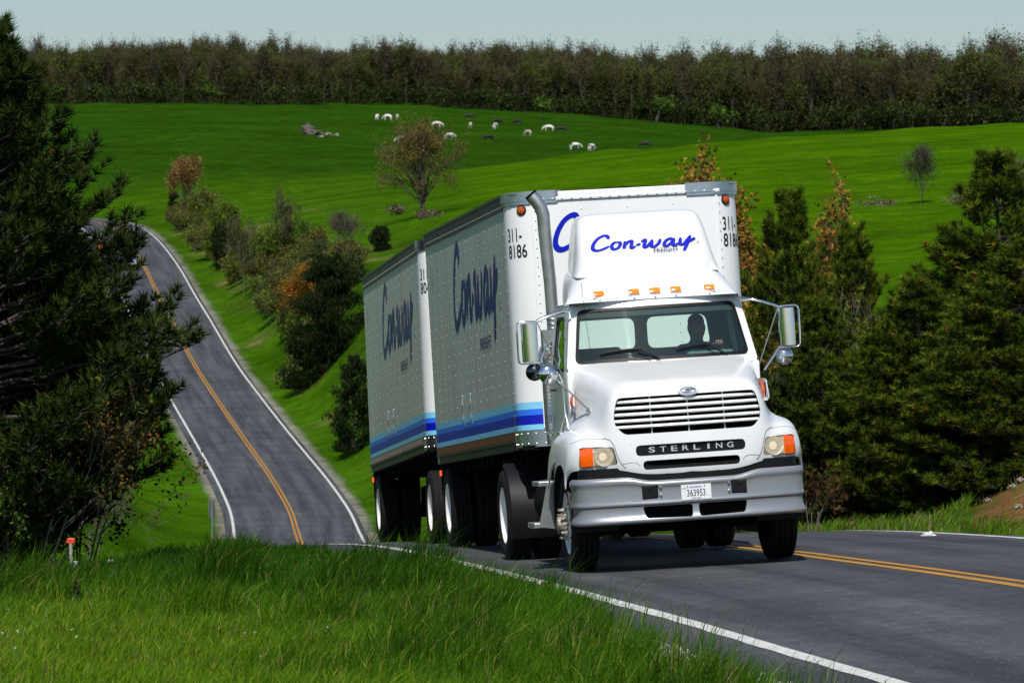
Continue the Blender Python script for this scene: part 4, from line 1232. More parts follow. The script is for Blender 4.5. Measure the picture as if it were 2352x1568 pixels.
# boarding steps on the passenger side and the driver's side
for s in (-1, 1):
    st = empty('boarding_step'); st.parent = tractor
    b = MB(); b.rbox(*sorted((s * 1.12, s * 1.31)), .78, 1.30, .875, .925, .008); b.obj('tread', MATS['dull_steel'], st)
    b = MB(); b.rbox(*sorted((s * 1.12, s * 1.38)), .78, 1.30, .445, .500, .008); b.obj('tread', MATS['dull_steel'], st)
    b = MB(); b.add([(s * 1.10, .77, .42), (s * 1.33, .77, .46), (s * 1.22, .77, .90), (s * 1.13, .77, .90), (s * 1.10, .80, .42), (s * 1.33, .80, .46), (s * 1.22, .80, .90), (s * 1.13, .80, .90)],
                    [(3, 2, 1, 0), (4, 5, 6, 7), (0, 1, 5, 4), (1, 2, 6, 5), (2, 3, 7, 6), (3, 0, 4, 7)]); b.obj('step_bracket', MATS['dull_steel'], st)

# ------------------------------------------------------------------ cab
def ws_pt(x, z, lift=0.0):
    """windscreen surface: raked and curved"""
    t = (z - 2.1) / .58
    return (x, .13 + .30 * t + .20 * (abs(x) / .92) ** 2.2 - lift, z)
WS = rounded([(-.905, 2.115), (.905, 2.115), (.815, 2.665), (-.815, 2.665)], .07, 6)
WSI = rounded([(-.875, 2.142), (.875, 2.142), (.790, 2.640), (-.790, 2.640)], .06, 6)
def ring(name, outer, inner, fn, lift, mt, parent, thick=.0):
    b = MB(); n = len(outer)
    b.add([fn(*p, lift) for p in outer] + [fn(*p, lift) for p in inner], [(i, (i + 1) % n, n + (i + 1) % n, n + i) for i in range(n)])
    if thick: b.add([fn(*p, lift) for p in outer] + [fn(*p, lift - thick) for p in outer], [(i, (i + 1) % n, n + (i + 1) % n, n + i) for i in range(n)]); b.add([fn(*p, lift) for p in inner] + [fn(*p, lift - thick) for p in inner], [(i, (i + 1) % n, n + (i + 1) % n, n + i) for i in range(n)])
    return b.obj(name, mt, parent, 40)
def dense(poly, m=6):
    out = []
    for a, c in zip(poly, poly[1:] + poly[:1]):
        k = max(1, int(math.hypot(c[0] - a[0], c[1] - a[1]) / .06))
        for i in range(k): out.append((a[0] + (c[0] - a[0]) * i / k, a[1] + (c[1] - a[1]) * i / k))
    return out
def match(poly, n): # resample closed polygon to n points, starting on its first one
    P = np.array(poly + poly[:1]); s = np.concatenate([[0], np.cumsum(np.hypot(*np.diff(P, axis=0).T))]); q = np.linspace(0, s[-1], n + 1)[:-1]
    return [(float(np.interp(v, s, P[:, 0])), float(np.interp(v, s, P[:, 1]))) for v in q]
NW = 120
ws_o, ws_i = match(WS, NW), match(WSI, NW)
# white surround of the windscreen
SUR = match(rounded([(-1.0, 2.03), (1.0, 2.03), (.885, 2.735), (-.885, 2.735)], .05, 6), NW)
cabf = ring('windscreen_frame', SUR, ws_o, ws_pt, .0, MATS['white_paint'], tractor, .03)
wsc = empty('windscreen'); wsc.parent = tractor
ring('rubber_seal', [(x * 1.006, z + (.004 if z > 2.4 else -.004)) for x, z in ws_o], ws_i, ws_pt, .008, MATS['black_plastic'], wsc, .012)
b = MB(); rows = []
for k in range(13):
    z = 2.135 + (2.648 - 2.135) * k / 12; hwid = .882 - (.882 - .795) * k / 12
    if k in (0, 12): hwid -= .04
    rows.append([ws_pt(-hwid + 2 * hwid * i / 24, z, .002) for i in range(25)])
b.grid(rows); b.obj('pane', MATS['windscreen'], wsc, 60)
b = MB(); rows = []
for k in range(4):
    z = 2.575 + (2.645 - 2.575) * k / 3
    rows.append([ws_pt(-.80 + 1.6 * i / 20, z, -.012) for i in range(21)])
b.grid(rows); b.obj('sun_band', MATS['interior_dark'], wsc)
# cab shell: sides with door windows, roof, back with two windows
for s in (-1, 1):
    def sx(z): return s * (1.0 - max(0, z - 2.0) * .145)
    outer = rounded([(.36, .98), (1.66, .98), (1.66, 2.74), (.76, 2.74), (.50, 2.06), (.36, 2.0)], .05)
    win = rounded([(.60, 2.06), (1.42, 2.06), (1.42, 2.60), (.90, 2.60)], .06)
    A_, B_ = match(outer, 96), None
    # the two outlines are joined by angle about the window centre
    c0 = (1.02, 2.3)
    def polar(poly, n):
        P = np.array(dense(poly)); a = np.arctan2(P[:, 1] - c0[1], P[:, 0] - c0[0]); o = np.argsort(a); a, P = a[o], P[o]
        q = np.linspace(-math.pi, math.pi, n + 1)[:-1]
        return [(float(np.interp(v, a, P[:, 0], period=2 * math.pi)), float(np.interp(v, a, P[:, 1], period=2 * math.pi))) for v in q]
    oo, ii_ = polar(outer, 120), polar(win, 120)
    fn = lambda y, z, l=0: (sx(z) + s * l, y, z)
    sd = ring('cab_side', oo, ii_, fn, .0, MATS['white_paint'], tractor, .04)
    ring('window_seal', polar(rounded([(.585, 2.045), (1.435, 2.045), (1.435, 2.615), (.89, 2.615)], .06), 120), polar(rounded([(.63, 2.08), (1.40, 2.08), (1.40, 2.58), (.92, 2.58)], .05), 120), fn, .004, MATS['black_plastic'], sd, .012)
    b = MB(); b.add([fn(y, z, -.012) for y, z in match(win, 40)], [tuple(range(40))]); b.obj('door_window', MATS['side_glass'], sd)
    b = MB(); b.tube([fn(y, z, .001) for y, z in rounded([(.56, 1.06), (1.47, 1.06), (1.47, 2.66), (.84, 2.66), (.56, 2.1)], .05)], .004, n=5, closed=True); b.obj('door_gap', MATS['letter_grey'], sd)
    b = MB(); b.tube([fn(1.35, 1.86, .0), fn(1.35, 1.86, .035), fn(1.22, 1.86, .035), fn(1.22, 1.86, .0)], .012, n=6); b.obj('door_handle', MATS['black_plastic'], sd)
    # filler between hood and cab
    b = MB(); b.rbox(*sorted((s * .80, s * 1.005)), .30, .55, 1.30, 2.04, .02); b.obj('cowl', MATS['white_paint'], tractor, 40)
    b = MB(); b.add([ws_pt(s * 1.0, 2.03), ws_pt(s * .985, 2.12), ws_pt(s * .94, 2.42), ws_pt(s * .885, 2.735), (sx(2.735), .78, 2.735), (sx(2.42), .64, 2.42), (sx(2.12), .52, 2.12), (sx(2.03), .48, 2.03)], [(0, 1, 6, 7), (1, 2, 5, 6), (2, 3, 4, 5)]); b.obj('pillar', MATS['white_paint'], tractor, 50)
b = MB()
b.grid([[(sx_ * .90, y, 2.735) for sx_ in (-1, 0, 1)] for y in (.45, 1.0, 1.66)]); b.obj('cab_roof', MATS['white_paint'], tractor)
bw = empty('cab_back'); bw.parent = tractor
RW1 = rounded([(-.74, 2.235), (-.065, 2.235), (-.065, 2.565), (-.70, 2.565)], .085, 6)
RW2 = [(-x, z) for x, z in RW1][::-1]
me = prism([(-.99, .98), (.99, .98), (.985, 2.0), (.89, 2.735), (-.89, 2.735), (-.985, 2.0)], 1.62, 1.66, 'back_wall')
o = link('tmp', me); cuts = [link('c', prism(RW1, 1.5, 1.8)), link('c', prism(RW2, 1.5, 1.8))]
for c in cuts:
    bo = o.modifiers.new('b', 'BOOLEAN'); bo.operation = 'DIFFERENCE'; bo.object = c; bo.solver = 'EXACT'
me2 = evaluated(o, 30)
for c in cuts: bpy.data.objects.remove(c)
me2.materials.clear(); me2.materials.append(MATS['interior']); me2.materials.append(MATS['white_paint'])
for p in me2.polygons: p.material_index = 1 if p.normal.y > .5 else 0
link('back_wall', me2, bw)
for rw in (RW1, RW2):
    b = MB(); b.add([(x, 1.645, z) for x, z in rw], [tuple(range(len(rw)))]); b.obj('rear_window', MATS['windscreen'], bw)
# interior
b = MB(); b.box(-.96, .96, .3, 1.62, 1.0, 1.03); b.obj('cab_floor', MATS['interior_dark'], tractor)
b = MB(); rows = []
for y, z in ((.20, 2.06), (.32, 2.135), (.50, 2.14), (.60, 2.10), (.66, 1.8)): rows.append([(x, y + .14 * (abs(x) / .9) ** 2, z) for x in np.linspace(-.93, .93, 13)])
b.grid(rows); b.rbox(.30, .78, .50, .64, 2.06, 2.17, .03); b.obj('dashboard', MATS['interior'], tractor, 50)
b = MB(); b.grid([[(x, y, 2.71) for x in (-.88, 0, .88)] for y in (.50, 1.0, 1.62)]); b.obj('headliner', MATS['interior'], tractor)
for s in (-1, 1):
    b = MB(); b.rbox(s * .45 - .30, s * .45 + .30, .56, .575, 2.60, 2.69, .006); b.obj('sun_visor', MATS['interior_dark'], tractor)
    seat = empty('seat'); seat.parent = tractor; seat.location = (s * .50, 1.15, 1.0)
    b = MB(); b.rbox(-.26, .26, -.26, .26, .28, .44, .06); b.obj('cushion', MATS['interior_dark'], seat, 50)
    b = MB(); b.rbox(-.25, .25, .22, .34, .40, 1.02 if s > 0 else 1.27, .05); b.obj('backrest', MATS['interior_dark'], seat, 50)
    b = MB(); b.rbox(-.2, .2, -.2, .2, .02, .3, .02); b.obj('seat_base', MATS['interior_dark'], seat)
sw = empty('steering_wheel'); sw.parent = tractor; sw.location = (.52, .70, 2.07); sw.rotation_euler = (R(-38), 0, 0)
b = MB(); b.tube([(.23 * math.cos(t), 0, .23 * math.sin(t)) for t in np.linspace(0, 2 * math.pi, 33)[:-1]], .015, n=8, closed=True); b.obj('wheel_rim', MATS['interior_dark'], sw, 60)
b = MB(); b.cyl((0, 0, 0), (0, -.4, -.35), .03, n=8); b.lathe([(-.02, .001), (-.02, .07), (.02, .07)], (0, 0, 0), 'Y', n=16)
for a in (R(20), R(160)): b.cyl((0, 0, 0), (.23 * math.cos(a), 0, .23 * math.sin(a)), .012, n=6)
b.obj('spokes', MATS['interior_dark'], sw, 50)
# wipers
for x0, x1 in ((-.06, -.66), (.66, .12)):
    w = empty('wiper'); w.parent = tractor
    p0 = ws_pt(x0, 2.115, .03); p1 = ws_pt(x0 - .20 + (-.02), 2.215, .035)
    b = MB(); b.tube([p0, ws_pt(x0 - .11, 2.175, .035), p1], .009, n=6); b.tube([ws_pt(x0 - .09, 2.118, .03), ws_pt(x0 - .2, 2.165, .033), ws_pt(x0 - .3, 2.20, .033)], .005, n=5); b.obj('wiper_arm', MATS['black_plastic'], w, 50)
    b = MB(); pts = [ws_pt(x, 2.205 + .02 * math.sin((x - x1) / (x0 - x1) * 3.1) - .012 * (1 - (x - x1) / (p1[0] + .05 - x1)), .02) for x in np.linspace(x1, p1[0] + .05, 10)]
    b.tube(pts, .010, n=6); b.tube([(p[0], p[1] - .012, p[2] + .012) for p in pts[1:-1]], .006, n=5); b.obj('blade', MATS['black_plastic'], w, 50)

# ------------------------------------------------------------------ roof fairing with cab marker lamps
# each station is a rounded arch; the arches climb and move back
def arches(st, zb, ex, ez, set_back, flare, n=28):
    P = []
    for (y, z, hw) in st:
        row = []
        for i in range(n + 1):
            f_ = math.pi * i / n; c, s_ = math.cos(f_), max(math.sin(f_), 0)
            t = -math.copysign(abs(c) ** ex, c); k = s_ ** ez
            x = t * hw * (1 + flare * (1 - k))
            row.append((x, min(y + set_back * abs(t) ** 5, 1.72), zb(y) + max(z - zb(y), .01) * k))
        P.append(row)
    return P
sk = arches([(.535, 2.735, .895), (.540, 2.77, .89), (.57, 2.83, .878), (.64, 2.92, .855), (.73, 3.01, .83), (.82, 3.08, .81), (.95, 3.13, .795), (1.25, 3.17, .785), (1.70, 3.22, .78)], lambda y: 2.715, .42, .42, .26, .035)
me = subsurf_mesh('fairing_skirt', sk, MATS['white_paint'], 1, .0, (), 60); orient(me)
fair = link('roof_fairing', me, tractor)
up = arches([(.74, 3.02, .62), (.78, 3.08, .66), (.84, 3.17, .675), (.92, 3.28, .678), (1.02, 3.41, .675), (1.12, 3.53, .668), (1.20, 3.61, .662), (1.26, 3.650, .656), (1.33, 3.672, .65), (1.50, 3.682, .648), (1.70, 3.682, .645)], lambda y: 3.0 + (y - .74) * .14, .15, .17, .11, .13, 60)
me = subsurf_mesh('fairing_bulge', up, MATS['white_paint'], 1, .0, (), 75); orient(me)
bulge = link('fairing_bulge', me, fair)
bpy.context.view_layer.update()
def on_bulge(x, z, lift):
    ok, loc, nrm, i = bulge.ray_cast(Vector((x, -1, z)), Vector((0, 1, 0)))
    return (x, (loc.y if ok else 1.0) - lift * 1.5, z + lift)
script_logo('fairing_company_name', lambda a, c, e=0: on_bulge(-.565 + a, 3.275 + c, .004 + e), 1.10 / 5.2, .155, 'logo_blue', fair, .0004)
letters('fairing_subtitle', 'FREIGHT', lambda a, c: on_bulge(.07 + a, 3.218 + c, .012), .265, .038, 'letter_navy', fair, bold=.02)
b = MB(); b.tube([on_bulge(.555 + .014 * math.cos(t), 3.30 + .012 * math.sin(t), .004) for t in np.linspace(0, 6.28, 13)[:-1]], .0018, n=4, closed=True); b.obj('registered_mark', MATS['letter_grey'], fair)
def on_skirt(x, z):
    ok, loc, nrm, i = fair.ray_cast(Vector((x, -1, z)), Vector((0, 1, 0)))
    return (loc.y if ok else .62)
for x in (-.58, -.22, 0, .22, .58):
    ml = empty('cab_marker_lamp'); ml.parent = tractor; ml.location = (x, on_skirt(x, 2.815), 2.815); ml.rotation_euler = (R(-34), 0, R(-6 * x / .58))
    b = MB(); b.rbox(-.066, .066, -.006, .02, -.038, .044, .005); b.obj('lamp_base', MATS['white_paint'], ml, 40)
    b = MB(); b.rbox(-.056, .056, -.026, -.004, -.030, .030, .008); b.obj('lens', MATS['amber_lens'], ml, 40)
    b = MB(); b.lathe([(-.014, .001), (-.012, .009), (0, .011)], (0, 0, -.062), 'Y', n=8); b.obj('screw', MATS['dull_steel'], ml)
b = MB(); b.tube([ (x, on_skirt(x, 2.735) - .004, 2.735) for x in np.linspace(-.86, .86, 24)], .006, n=5); b.obj('fairing_joint', MATS['letter_grey'], fair)
b = MB(); b.tube([(-.735, .30, 2.12), (-.775, .33, 2.60), (-.79, .36, 2.95)], .0028, n=4); b.obj('antenna', MATS['black_plastic'], tractor)

# ------------------------------------------------------------------ exhaust stack behind the cab
ex = empty('exhaust_stack'); ex.parent = tractor
XS, YS = -.905, 1.95
pts = [(XS + .02, YS, 2.50), (XS + .015, YS, 3.0), (XS - .01, YS, 3.55), (XS - .012, YS, 3.72), (XS - .035, YS, 3.80), (XS - .075, YS + .01, 3.87), (XS - .12, YS + .02, 3.93)]
b = MB(); b.tube(pts, [.066, .067, .068, .070, .071, .071, .070], n=20, caps=False); b.obj('pipe', MATS['dull_steel'], ex, 60)
b = MB(); b.tube([pts[-1], (XS - .135, YS + .022, 3.95)], .0705, n=20, caps=False); b.tube([(XS - .09, YS + .01, 3.885), (XS - .130, YS + .021, 3.943)], .066, n=20); b.obj('sooty_tip', MATS['under_black'], ex, 60)
b = MB()
for z in (2.51, 2.56, 2.61): b.tube([(XS + .02 + .062 * math.cos(t), YS + .062 * math.sin(t), z) for t in np.linspace(0, 6.28, 21)[:-1]], .012, n=6, closed=True)
b.cyl((XS + .02, YS, 1.2), (XS + .02, YS, 2.52), .052, n=16); b.obj('lower_pipe', MATS['aluminium'], ex, 50)
hs = MB(); rows = []
for z in np.linspace(1.28, 2.36, 28): rows.append([(XS + .02 + .125 * math.cos(t), YS + .125 * math.sin(t), z) for t in np.linspace(R(150), R(345), 20)])
hs.grid(rows)
shm = hs.mesh('heat_shield', MATS['dull_steel'])
o = link('t', shm); wf = o.modifiers.new('w', 'WIREFRAME'); wf.thickness = .012; wf.use_replace = True
link('heat_shield', evaluated(o, 30), ex)
b = MB(); b.add([(XS - .11, YS - .10, 2.36), (XS + .04, YS - .14, 2.36), (XS + .04, YS - .14, 2.50), (XS - .11, YS - .10, 2.50)], [(0, 1, 2, 3)]); b.box(XS - .115, XS - .10, YS - .1, YS + .06, 1.28, 2.5); b.obj('shield_collar', MATS['dull_steel'], ex)
b = MB(); b.tube([(XS - .14, YS - .16, 1.42), (XS - .15, YS - .18, 1.5), (XS - .15, YS - .18, 2.2), (XS - .10, YS - .18, 2.32), (XS, YS - .18, 2.40), (XS + .05, YS - .18, 2.36), (XS + .07, YS - .18, 2.2), (XS + .07, YS - .18, 1.4), (XS + .0, YS - .18, 1.30), (XS - .14, YS - .16, 1.42)], .012, n=8); b.obj('grab_rail', MATS['chrome'], ex, 60)
b = MB(); b.box(XS - .06, XS + .2, YS + .02, YS + .12, .9, 1.3); b.rbox(-.95, -.62, 1.72, 1.80, 1.02, 2.0, .02); b.obj('cab_rear_panel', MATS['aluminium'], tractor)

# ------------------------------------------------------------------ mirrors
for s in (-1, 1):
    mi = empty('side_mirror'); mi.parent = tractor
    x0, x1 = s * 1.262, s * 1.475; Ym = .45
    # frame loop
    lo = [(x0, Ym, 2.575), (s * 1.36, Ym, 2.58), (s * 1.44, Ym, 2.58), (s * 1.468, Ym, 2.565), (x1, Ym, 2.53), (x1, Ym, 2.20), (s * 1.468, Ym, 2.165), (s * 1.44, Ym, 2.15), (s * 1.36, Ym, 2.15), (x0 - s * .01, Ym, 2.155)]
    b = MB(); b.tube(lo, .0105, n=8); b.tube([(s * 1.385 + s * .02, Ym + .03, 2.155), (s * 1.405, Ym + .03, 2.56)], .006, n=6); b.obj('mirror_frame', MATS['chrome'], mi, 60)
    # head: rounded stainless back, glass faces rearward
    b = MB(); rows = []
    for z in (2.165, 2.17, 2.35, 2.555, 2.562):
        e = .6 if z in (2.165, 2.562) else 1.0
        rows.append([(s * 1.345 + .085 * math.sin(t) * (1 if e == 1 else .97), Ym + .035 - .062 * e * (math.cos(t) ** .6 if math.cos(t) > 0 else 0), z) for t in np.linspace(-math.pi / 2, math.pi / 2, 15)])
    b.grid(rows); b.obj('mirror_head', MATS['chrome'], mi, 60)
    b = MB(); b.box(s * 1.345 - .08, s * 1.345 + .08, Ym + .036, Ym + .042, 2.17, 2.557); b.obj('mirror_glass', MATS['chrome'], mi)
    # arms
    b = MB(); b.tube([(s * .90, .50, 2.665), (s * .99, .47, 2.668), (s * 1.10, Ym, 2.638), (x0, Ym, 2.577)], .013, n=8); b.tube([(s * .905, .72, 2.70), (s * 1.05, .6, 2.665), (x0, Ym + .02, 2.585)], .011, n=8); b.obj('upper_arm', MATS['chrome'], mi, 60)
    b = MB(); b.tube([(x0 - s * .01, Ym, 2.157), (s * 1.205, Ym, 2.09), (s * 1.07, .42, 1.925)], [.011, .013, .014], n=8); b.obj('lower_arm', MATS['chrome'], mi, 60)
    b = MB(); b.tube([(x0, Ym, 2.57), (s * 1.03, .45, 2.0)], .006, n=6); b.obj('brace', MATS['dull_steel'], mi, 60)
    # round wide-angle mirror under the frame
    b = MB(); b.lathe([(.03, .001), (.03, .08), (.02, .092), (-.005, .085), (-.03, .055), (-.042, .001)], (s * 1.31, Ym + .05, 2.06), 'Y', n=28); b.obj('convex_mirror', MATS['chrome'] if s > 0 else MATS['black_chrome'] if 'black_chrome' in MATS else MATS['black_plastic'], mi, 60)
    b = MB(); b.cyl((s * 1.31, Ym + .02, 2.15), (s * 1.31, Ym + .02, 2.06), .008, n=6); b.obj('convex_bracket', MATS['dull_steel'], mi)
# hood mirror on three legs, passenger side
hm = empty('hood_mirror'); hm.parent = tractor
H = Vector((-1.235, .02, 2.03))
b = MB(); b.lathe([(.035, .001), (.035, .088), (.025, .099), (.008, .098), (-.016, .075), (-.030, .04), (-.034, .001)], H, 'Y', n=32); b.obj('mirror_bowl', MATS['chrome'], hm, 60)
b = MB(); b.lathe([(-.062, .001), (-.058, .016), (-.03, .022)], H, 'Y', n=12); b.tube([H + Vector((0, -.05, 0)), H + Vector((.05, -.07, .0)), H + Vector((.105, -.05, -.015)), H + Vector((.135, -.02, -.10))], .012, n=8); b.obj('mirror_stem', MATS['chrome'], hm, 60)
b = MB(); J = H + Vector((.135, -.02, -.10))
b.tube([J, J + Vector((.01, .0, -.3)), (-1.075, -.12, 1.44)], .010, n=6); b.tube([J + Vector((.0, 0, -.02)), (-.905, -.42, 1.64)], .009, n=6); b.tube([J + Vector((.01, 0, -.3)), (-1.14, .12, 1.425)], .009, n=6); b.tube([J + Vector((0, 0, -.04)), J + Vector((-.06, .03, .02))], .010, n=6); b.obj('mirror_leg', MATS['dull_steel'], hm, 60)
b = MB()
for p in ((-1.075, -.12, 1.435), (-1.14, .12, 1.425), (-.905, -.42, 1.64)): b.lathe([(-.03, .001), (-.027, .016), (-.005, .026), (.01, .028)], p, 'Y', n=12)
b.obj('leg_foot', MATS['chrome'], hm, 50)
# hood side vents with amber side markers
for s in (-1, 1):
    v = empty('hood_vent'); v.parent = tractor; v.location = (s * .945, .10, 1.73); v.rotation_euler = (0, 0, s * R(10))
    out = rounded([(-.20, -.11), (.10, -.11), (.10, .12), (-.14, .12)], .04)
    b = MB(); n = len(out)
    b.add([(s * .02, y, z) for y, z in out] + [(s * .042, y * .9, z * .9) for y, z in out], [(i, (i + 1) % n, n + (i + 1) % n, n + i) for i in range(n)] + [tuple(range(n, 2 * n))]); b.obj('vent_frame', MATS['white_paint'], v, 40)
    for y0 in (-.135, -.065):
        b = MB(); b.box(*sorted((s * .040, s * .046)), y0 - .016, y0 + .016, -.075, .075); b.obj('louvre', MATS['under_black'], v)
    b = MB(); b.lathe([(s * .02, .085), (s * .045, .080), (s * .07, .05), (s * .078, .001)], (0, .04, 0), 'X', n=24); b.obj('side_marker', MATS['turn_lens'], v, 60)

# ------------------------------------------------------------------ the driver
def skin_body(name, V, E, rad, mats, levels=2):
    me = bpy.data.meshes.new(name); me.from_pydata(V, E, [])
    o = link(name, me)
    m = o.modifiers.new('k', 'SKIN')
    for i, r_ in enumerate(rad):
        me.skin_vertices[0].data[i].radius = r_ if isinstance(r_, tuple) else (r_, r_)
    me.skin_vertices[0].data[0].use_root = True
    s = o.modifiers.new('s', 'SUBSURF'); s.levels = levels; s.render_levels = levels
    out = evaluated(o, 180)
    out.name = name
    for q in mats: out.materials.append(q)
    return out
V = [(0, 0, 0), (0, .03, .22), (0, .04, .40), (0, .03, .52), (0, .0, .58), (0, -.02, .66), (0, -.03, .755),          # pelvis .. head
     (-.185, .03, .475), (-.26, -.06, .26), (-.16, -.30, .26), (-.10, -.40, .30),                                    # passenger-side arm to the wheel
     (.185, .03, .475), (.28, -.10, .32), (.20, -.28, .44), (.16, -.36, .50),                                        # raised arm on the window side
     (-.10, -.02, 0), (-.13, -.46, .02), (-.13, -.50, -.38), (.10, -.02, 0), (.13, -.46, .02), (.13, -.50, -.38)]
E_ = [(0, 1), (1, 2), (2, 3), (3, 4), (4, 5), (5, 6), (2, 7), (7, 8), (8, 9), (9, 10), (2, 11), (11, 12), (12, 13), (13, 14), (0, 15), (15, 16), (16, 17), (0, 18), (18, 19), (19, 20)]
rad = [(.15, .13), (.16, .125), (.135, .10), (.075, .075), (.066, .07), (.112, .128), (.104, .118), (.068, .068), (.055, .055), (.042, .042), (.03, .036), (.068, .068), (.055, .055), (.042, .042), (.03, .036), .095, .07, .05, .095, .07, .05]
body = skin_body('body', V, E_, rad, [MATS['shirt_blue'], MATS['skin'], MATS['interior_dark']])
for p in body.polygons:
    c = p.center
    p.material_index = 1 if (c.z > .555 or (c.y < -.2 and c.z > .2)) else (2 if c.z < .02 else 0)
person = empty('person', mat=TR @ Matrix.Translation((.50, 1.10, 1.735)))
tag(person, 'driver in a blue shirt behind the windscreen, one hand on the wheel', 'person')
link('body', body, person)
b = MB(); b.lathe([(.082, .001), (.074, .045), (.050, .074), (.015, .087), (-.02, .088)], (0, -.012, .745), 'Z', n=18); b.obj('hair', MATS['hair'], person, 60)
b = MB(); b.lathe([(0, .001), (.006, .012), (.0, .018)], (-.082, -.01, .69), 'X', n=10); b.lathe([(0, .001), (-.006, .012), (.0, .018)], (.082, -.01, .69), 'X', n=10); b.cyl((0, -.10, .735), (0, -.128, .700), .008, .017, n=8)
b.box(-.03, .03, -.118, -.108, .655, .662)
for x in (-.034, .034): b.lathe([(-.014, .001), (-.01, .010), (.0, .013)], (x, -.108, .738), 'Y', n=8)
b.obj('face_features', MATS['skin'], person, 60)
for hx, hy, hz, dirs in ((-.10, -.42, .31, 1), (.16, -.37, .52, -1)):
    b = MB(); b.rbox(hx - .038, hx + .038, hy - .05, hy + .03, hz - .018, hz + .018, .014)
    for k, L_ in enumerate((.055, .068, .065, .05)):
        fx = hx - .030 + .020 * k
        b.tube([(fx, hy - .04, hz + .002), (fx, hy - .05 - L_ * .5, hz + .004), (fx, hy - .045 - L_ * .8, hz - .02), (fx, hy - .03 - L_ * .6, hz - .042)], [.010, .009, .008, .007], n=6)
    b.tube([(hx + dirs * .032, hy + .01, hz), (hx + dirs * .058, hy - .02, hz - .012), (hx + dirs * .055, hy - .055, hz - .03)], [.012, .010, .008], n=6)
    b.obj('hand', MATS['skin'], person, 60)
# ------------------------------------------------------------------ plants
def rnd_dirs(n, rng):
    v = rng.normal(size=(n, 3)); return v / np.linalg.norm(v, axis=1)[:, None]
class Plant:
    """wood as 4- or 5-sided limbs, foliage as small faces with their own colours"""
    def __init__(s, seed): s.r = np.random.default_rng(seed); s.seg = []; s.V = []; s.T = []; s.Q = []; s.C = []; s.n = 0
    def limb(s, pts, rad):
        for i in range(len(pts) - 1): s.seg.append((*pts[i], *pts[i + 1], rad[i], rad[i + 1]))
    def wood(s, sides=5):
        S_ = np.array(s.seg, dtype=float)
        p0, p1, r0, r1 = S_[:, :3], S_[:, 3:6], S_[:, 6], S_[:, 7]
        d = p1 - p0; d /= np.linalg.norm(d, axis=1)[:, None] + 1e-9
        ref = np.where(np.abs(d[:, 2:3]) > .9, np.array([[1., 0, 0]]), np.array([[0, 0, 1.]]))
        a = np.cross(d, ref); a /= np.linalg.norm(a, axis=1)[:, None] + 1e-9; c = np.cross(d, a)
        rings = []
        for p, r_ in ((p0, r0), (p1, r1)):
            for k in range(sides):
                t = 2 * math.pi * k / sides
                rings.append(p + a * (r_ * math.cos(t))[:, None] + c * (r_ * math.sin(t))[:, None])
        V = np.stack(rings, 1).reshape(-1, 3)
        base = np.arange(len(S_))[:, None] * (2 * sides)
        f = np.stack([np.stack([base[:, 0] + k, base[:, 0] + (k + 1) % sides, base[:, 0] + sides + (k + 1) % sides, base[:, 0] + sides + k], -1) for k in range(sides)], 1).reshape(-1, 4)
        return V, f
    def add(s, V, F_, C, tri):
        (s.T if tri else s.Q).append(F_ + s.n); s.V.append(V); s.C.append(C); s.n += len(V)
    def flakes(s, c, size, col, jit=.3, flat=0.0, axis=None, aspect=.6):
        n = len(c); u = rnd_dirs(n, s.r)
        if axis is not None: u = axis + u * .5; u /= np.linalg.norm(u, axis=1)[:, None]
        w = rnd_dirs(n, s.r); w[:, 2] *= (1 - flat); v = np.cross(u, w); v /= np.linalg.norm(v, axis=1)[:, None] + 1e-9
        sz = (size * s.r.uniform(.6, 1.3, n))[:, None]
        V = np.stack([c - u * sz * .5, c + v * sz * aspect * .5, c + u * sz * .55, c - v * sz * aspect * .5], 1).reshape(-1, 3)
        F_ = np.arange(n * 4).reshape(n, 4)
        cc = np.asarray(col) * np.ones((n, 3)); cc = cc * s.r.uniform(1 - jit, 1 + jit, (n, 1)) * s.r.uniform(1 - jit * .4, 1 + jit * .4, (n, 3))
        s.add(V, F_, np.repeat(cc, 4, 0), False)
    def tufts(s, c, axis, K, L, wid, col, spread=.9, jit=.35):
        n = len(c)
        ax = np.repeat(axis, K, 0) + rnd_dirs(n * K, s.r) * spread
        ax /= np.linalg.norm(ax, axis=1)[:, None]
        b0 = np.repeat(c, K, 0); side = np.cross(ax, rnd_dirs(n * K, s.r)); side /= np.linalg.norm(side, axis=1)[:, None] + 1e-9
        LL = (L * s.r.uniform(.7, 1.15, n * K))[:, None]
        V = np.stack([b0 - side * wid, b0 + side * wid, b0 + ax * LL], 1).reshape(-1, 3)
        F_ = np.arange(n * K * 3).reshape(-1, 3)
        cc = np.asarray(col) * np.ones((n, 3)) * s.r.uniform(1 - jit, 1 + jit, (n, 1))
        cc = np.repeat(cc, K, 0) * s.r.uniform(.8, 1.2, (n * K, 1))
        s.add(V, F_, np.repeat(cc, 3, 0), True)
    def build(s, name, label, cat, loc, wood='bark', leaf='foliage', group=None, crown='crown', trunk='trunk', sides=3):
        o = empty(name, loc); tag(o, label, cat, group)
        if s.seg:
            V, f = s.wood(sides); link(trunk, np_mesh(trunk, V, [f], [MATS[wood]], smooth=True), o)
        if s.n:
            fs = []
            if s.T: fs.append(np.concatenate(s.T))
            if s.Q: fs.append(np.concatenate(s.Q))
            link(crown, np_mesh(crown, np.concatenate(s.V), fs, [MATS[leaf]], col=np.concatenate(s.C)), o)
        return o

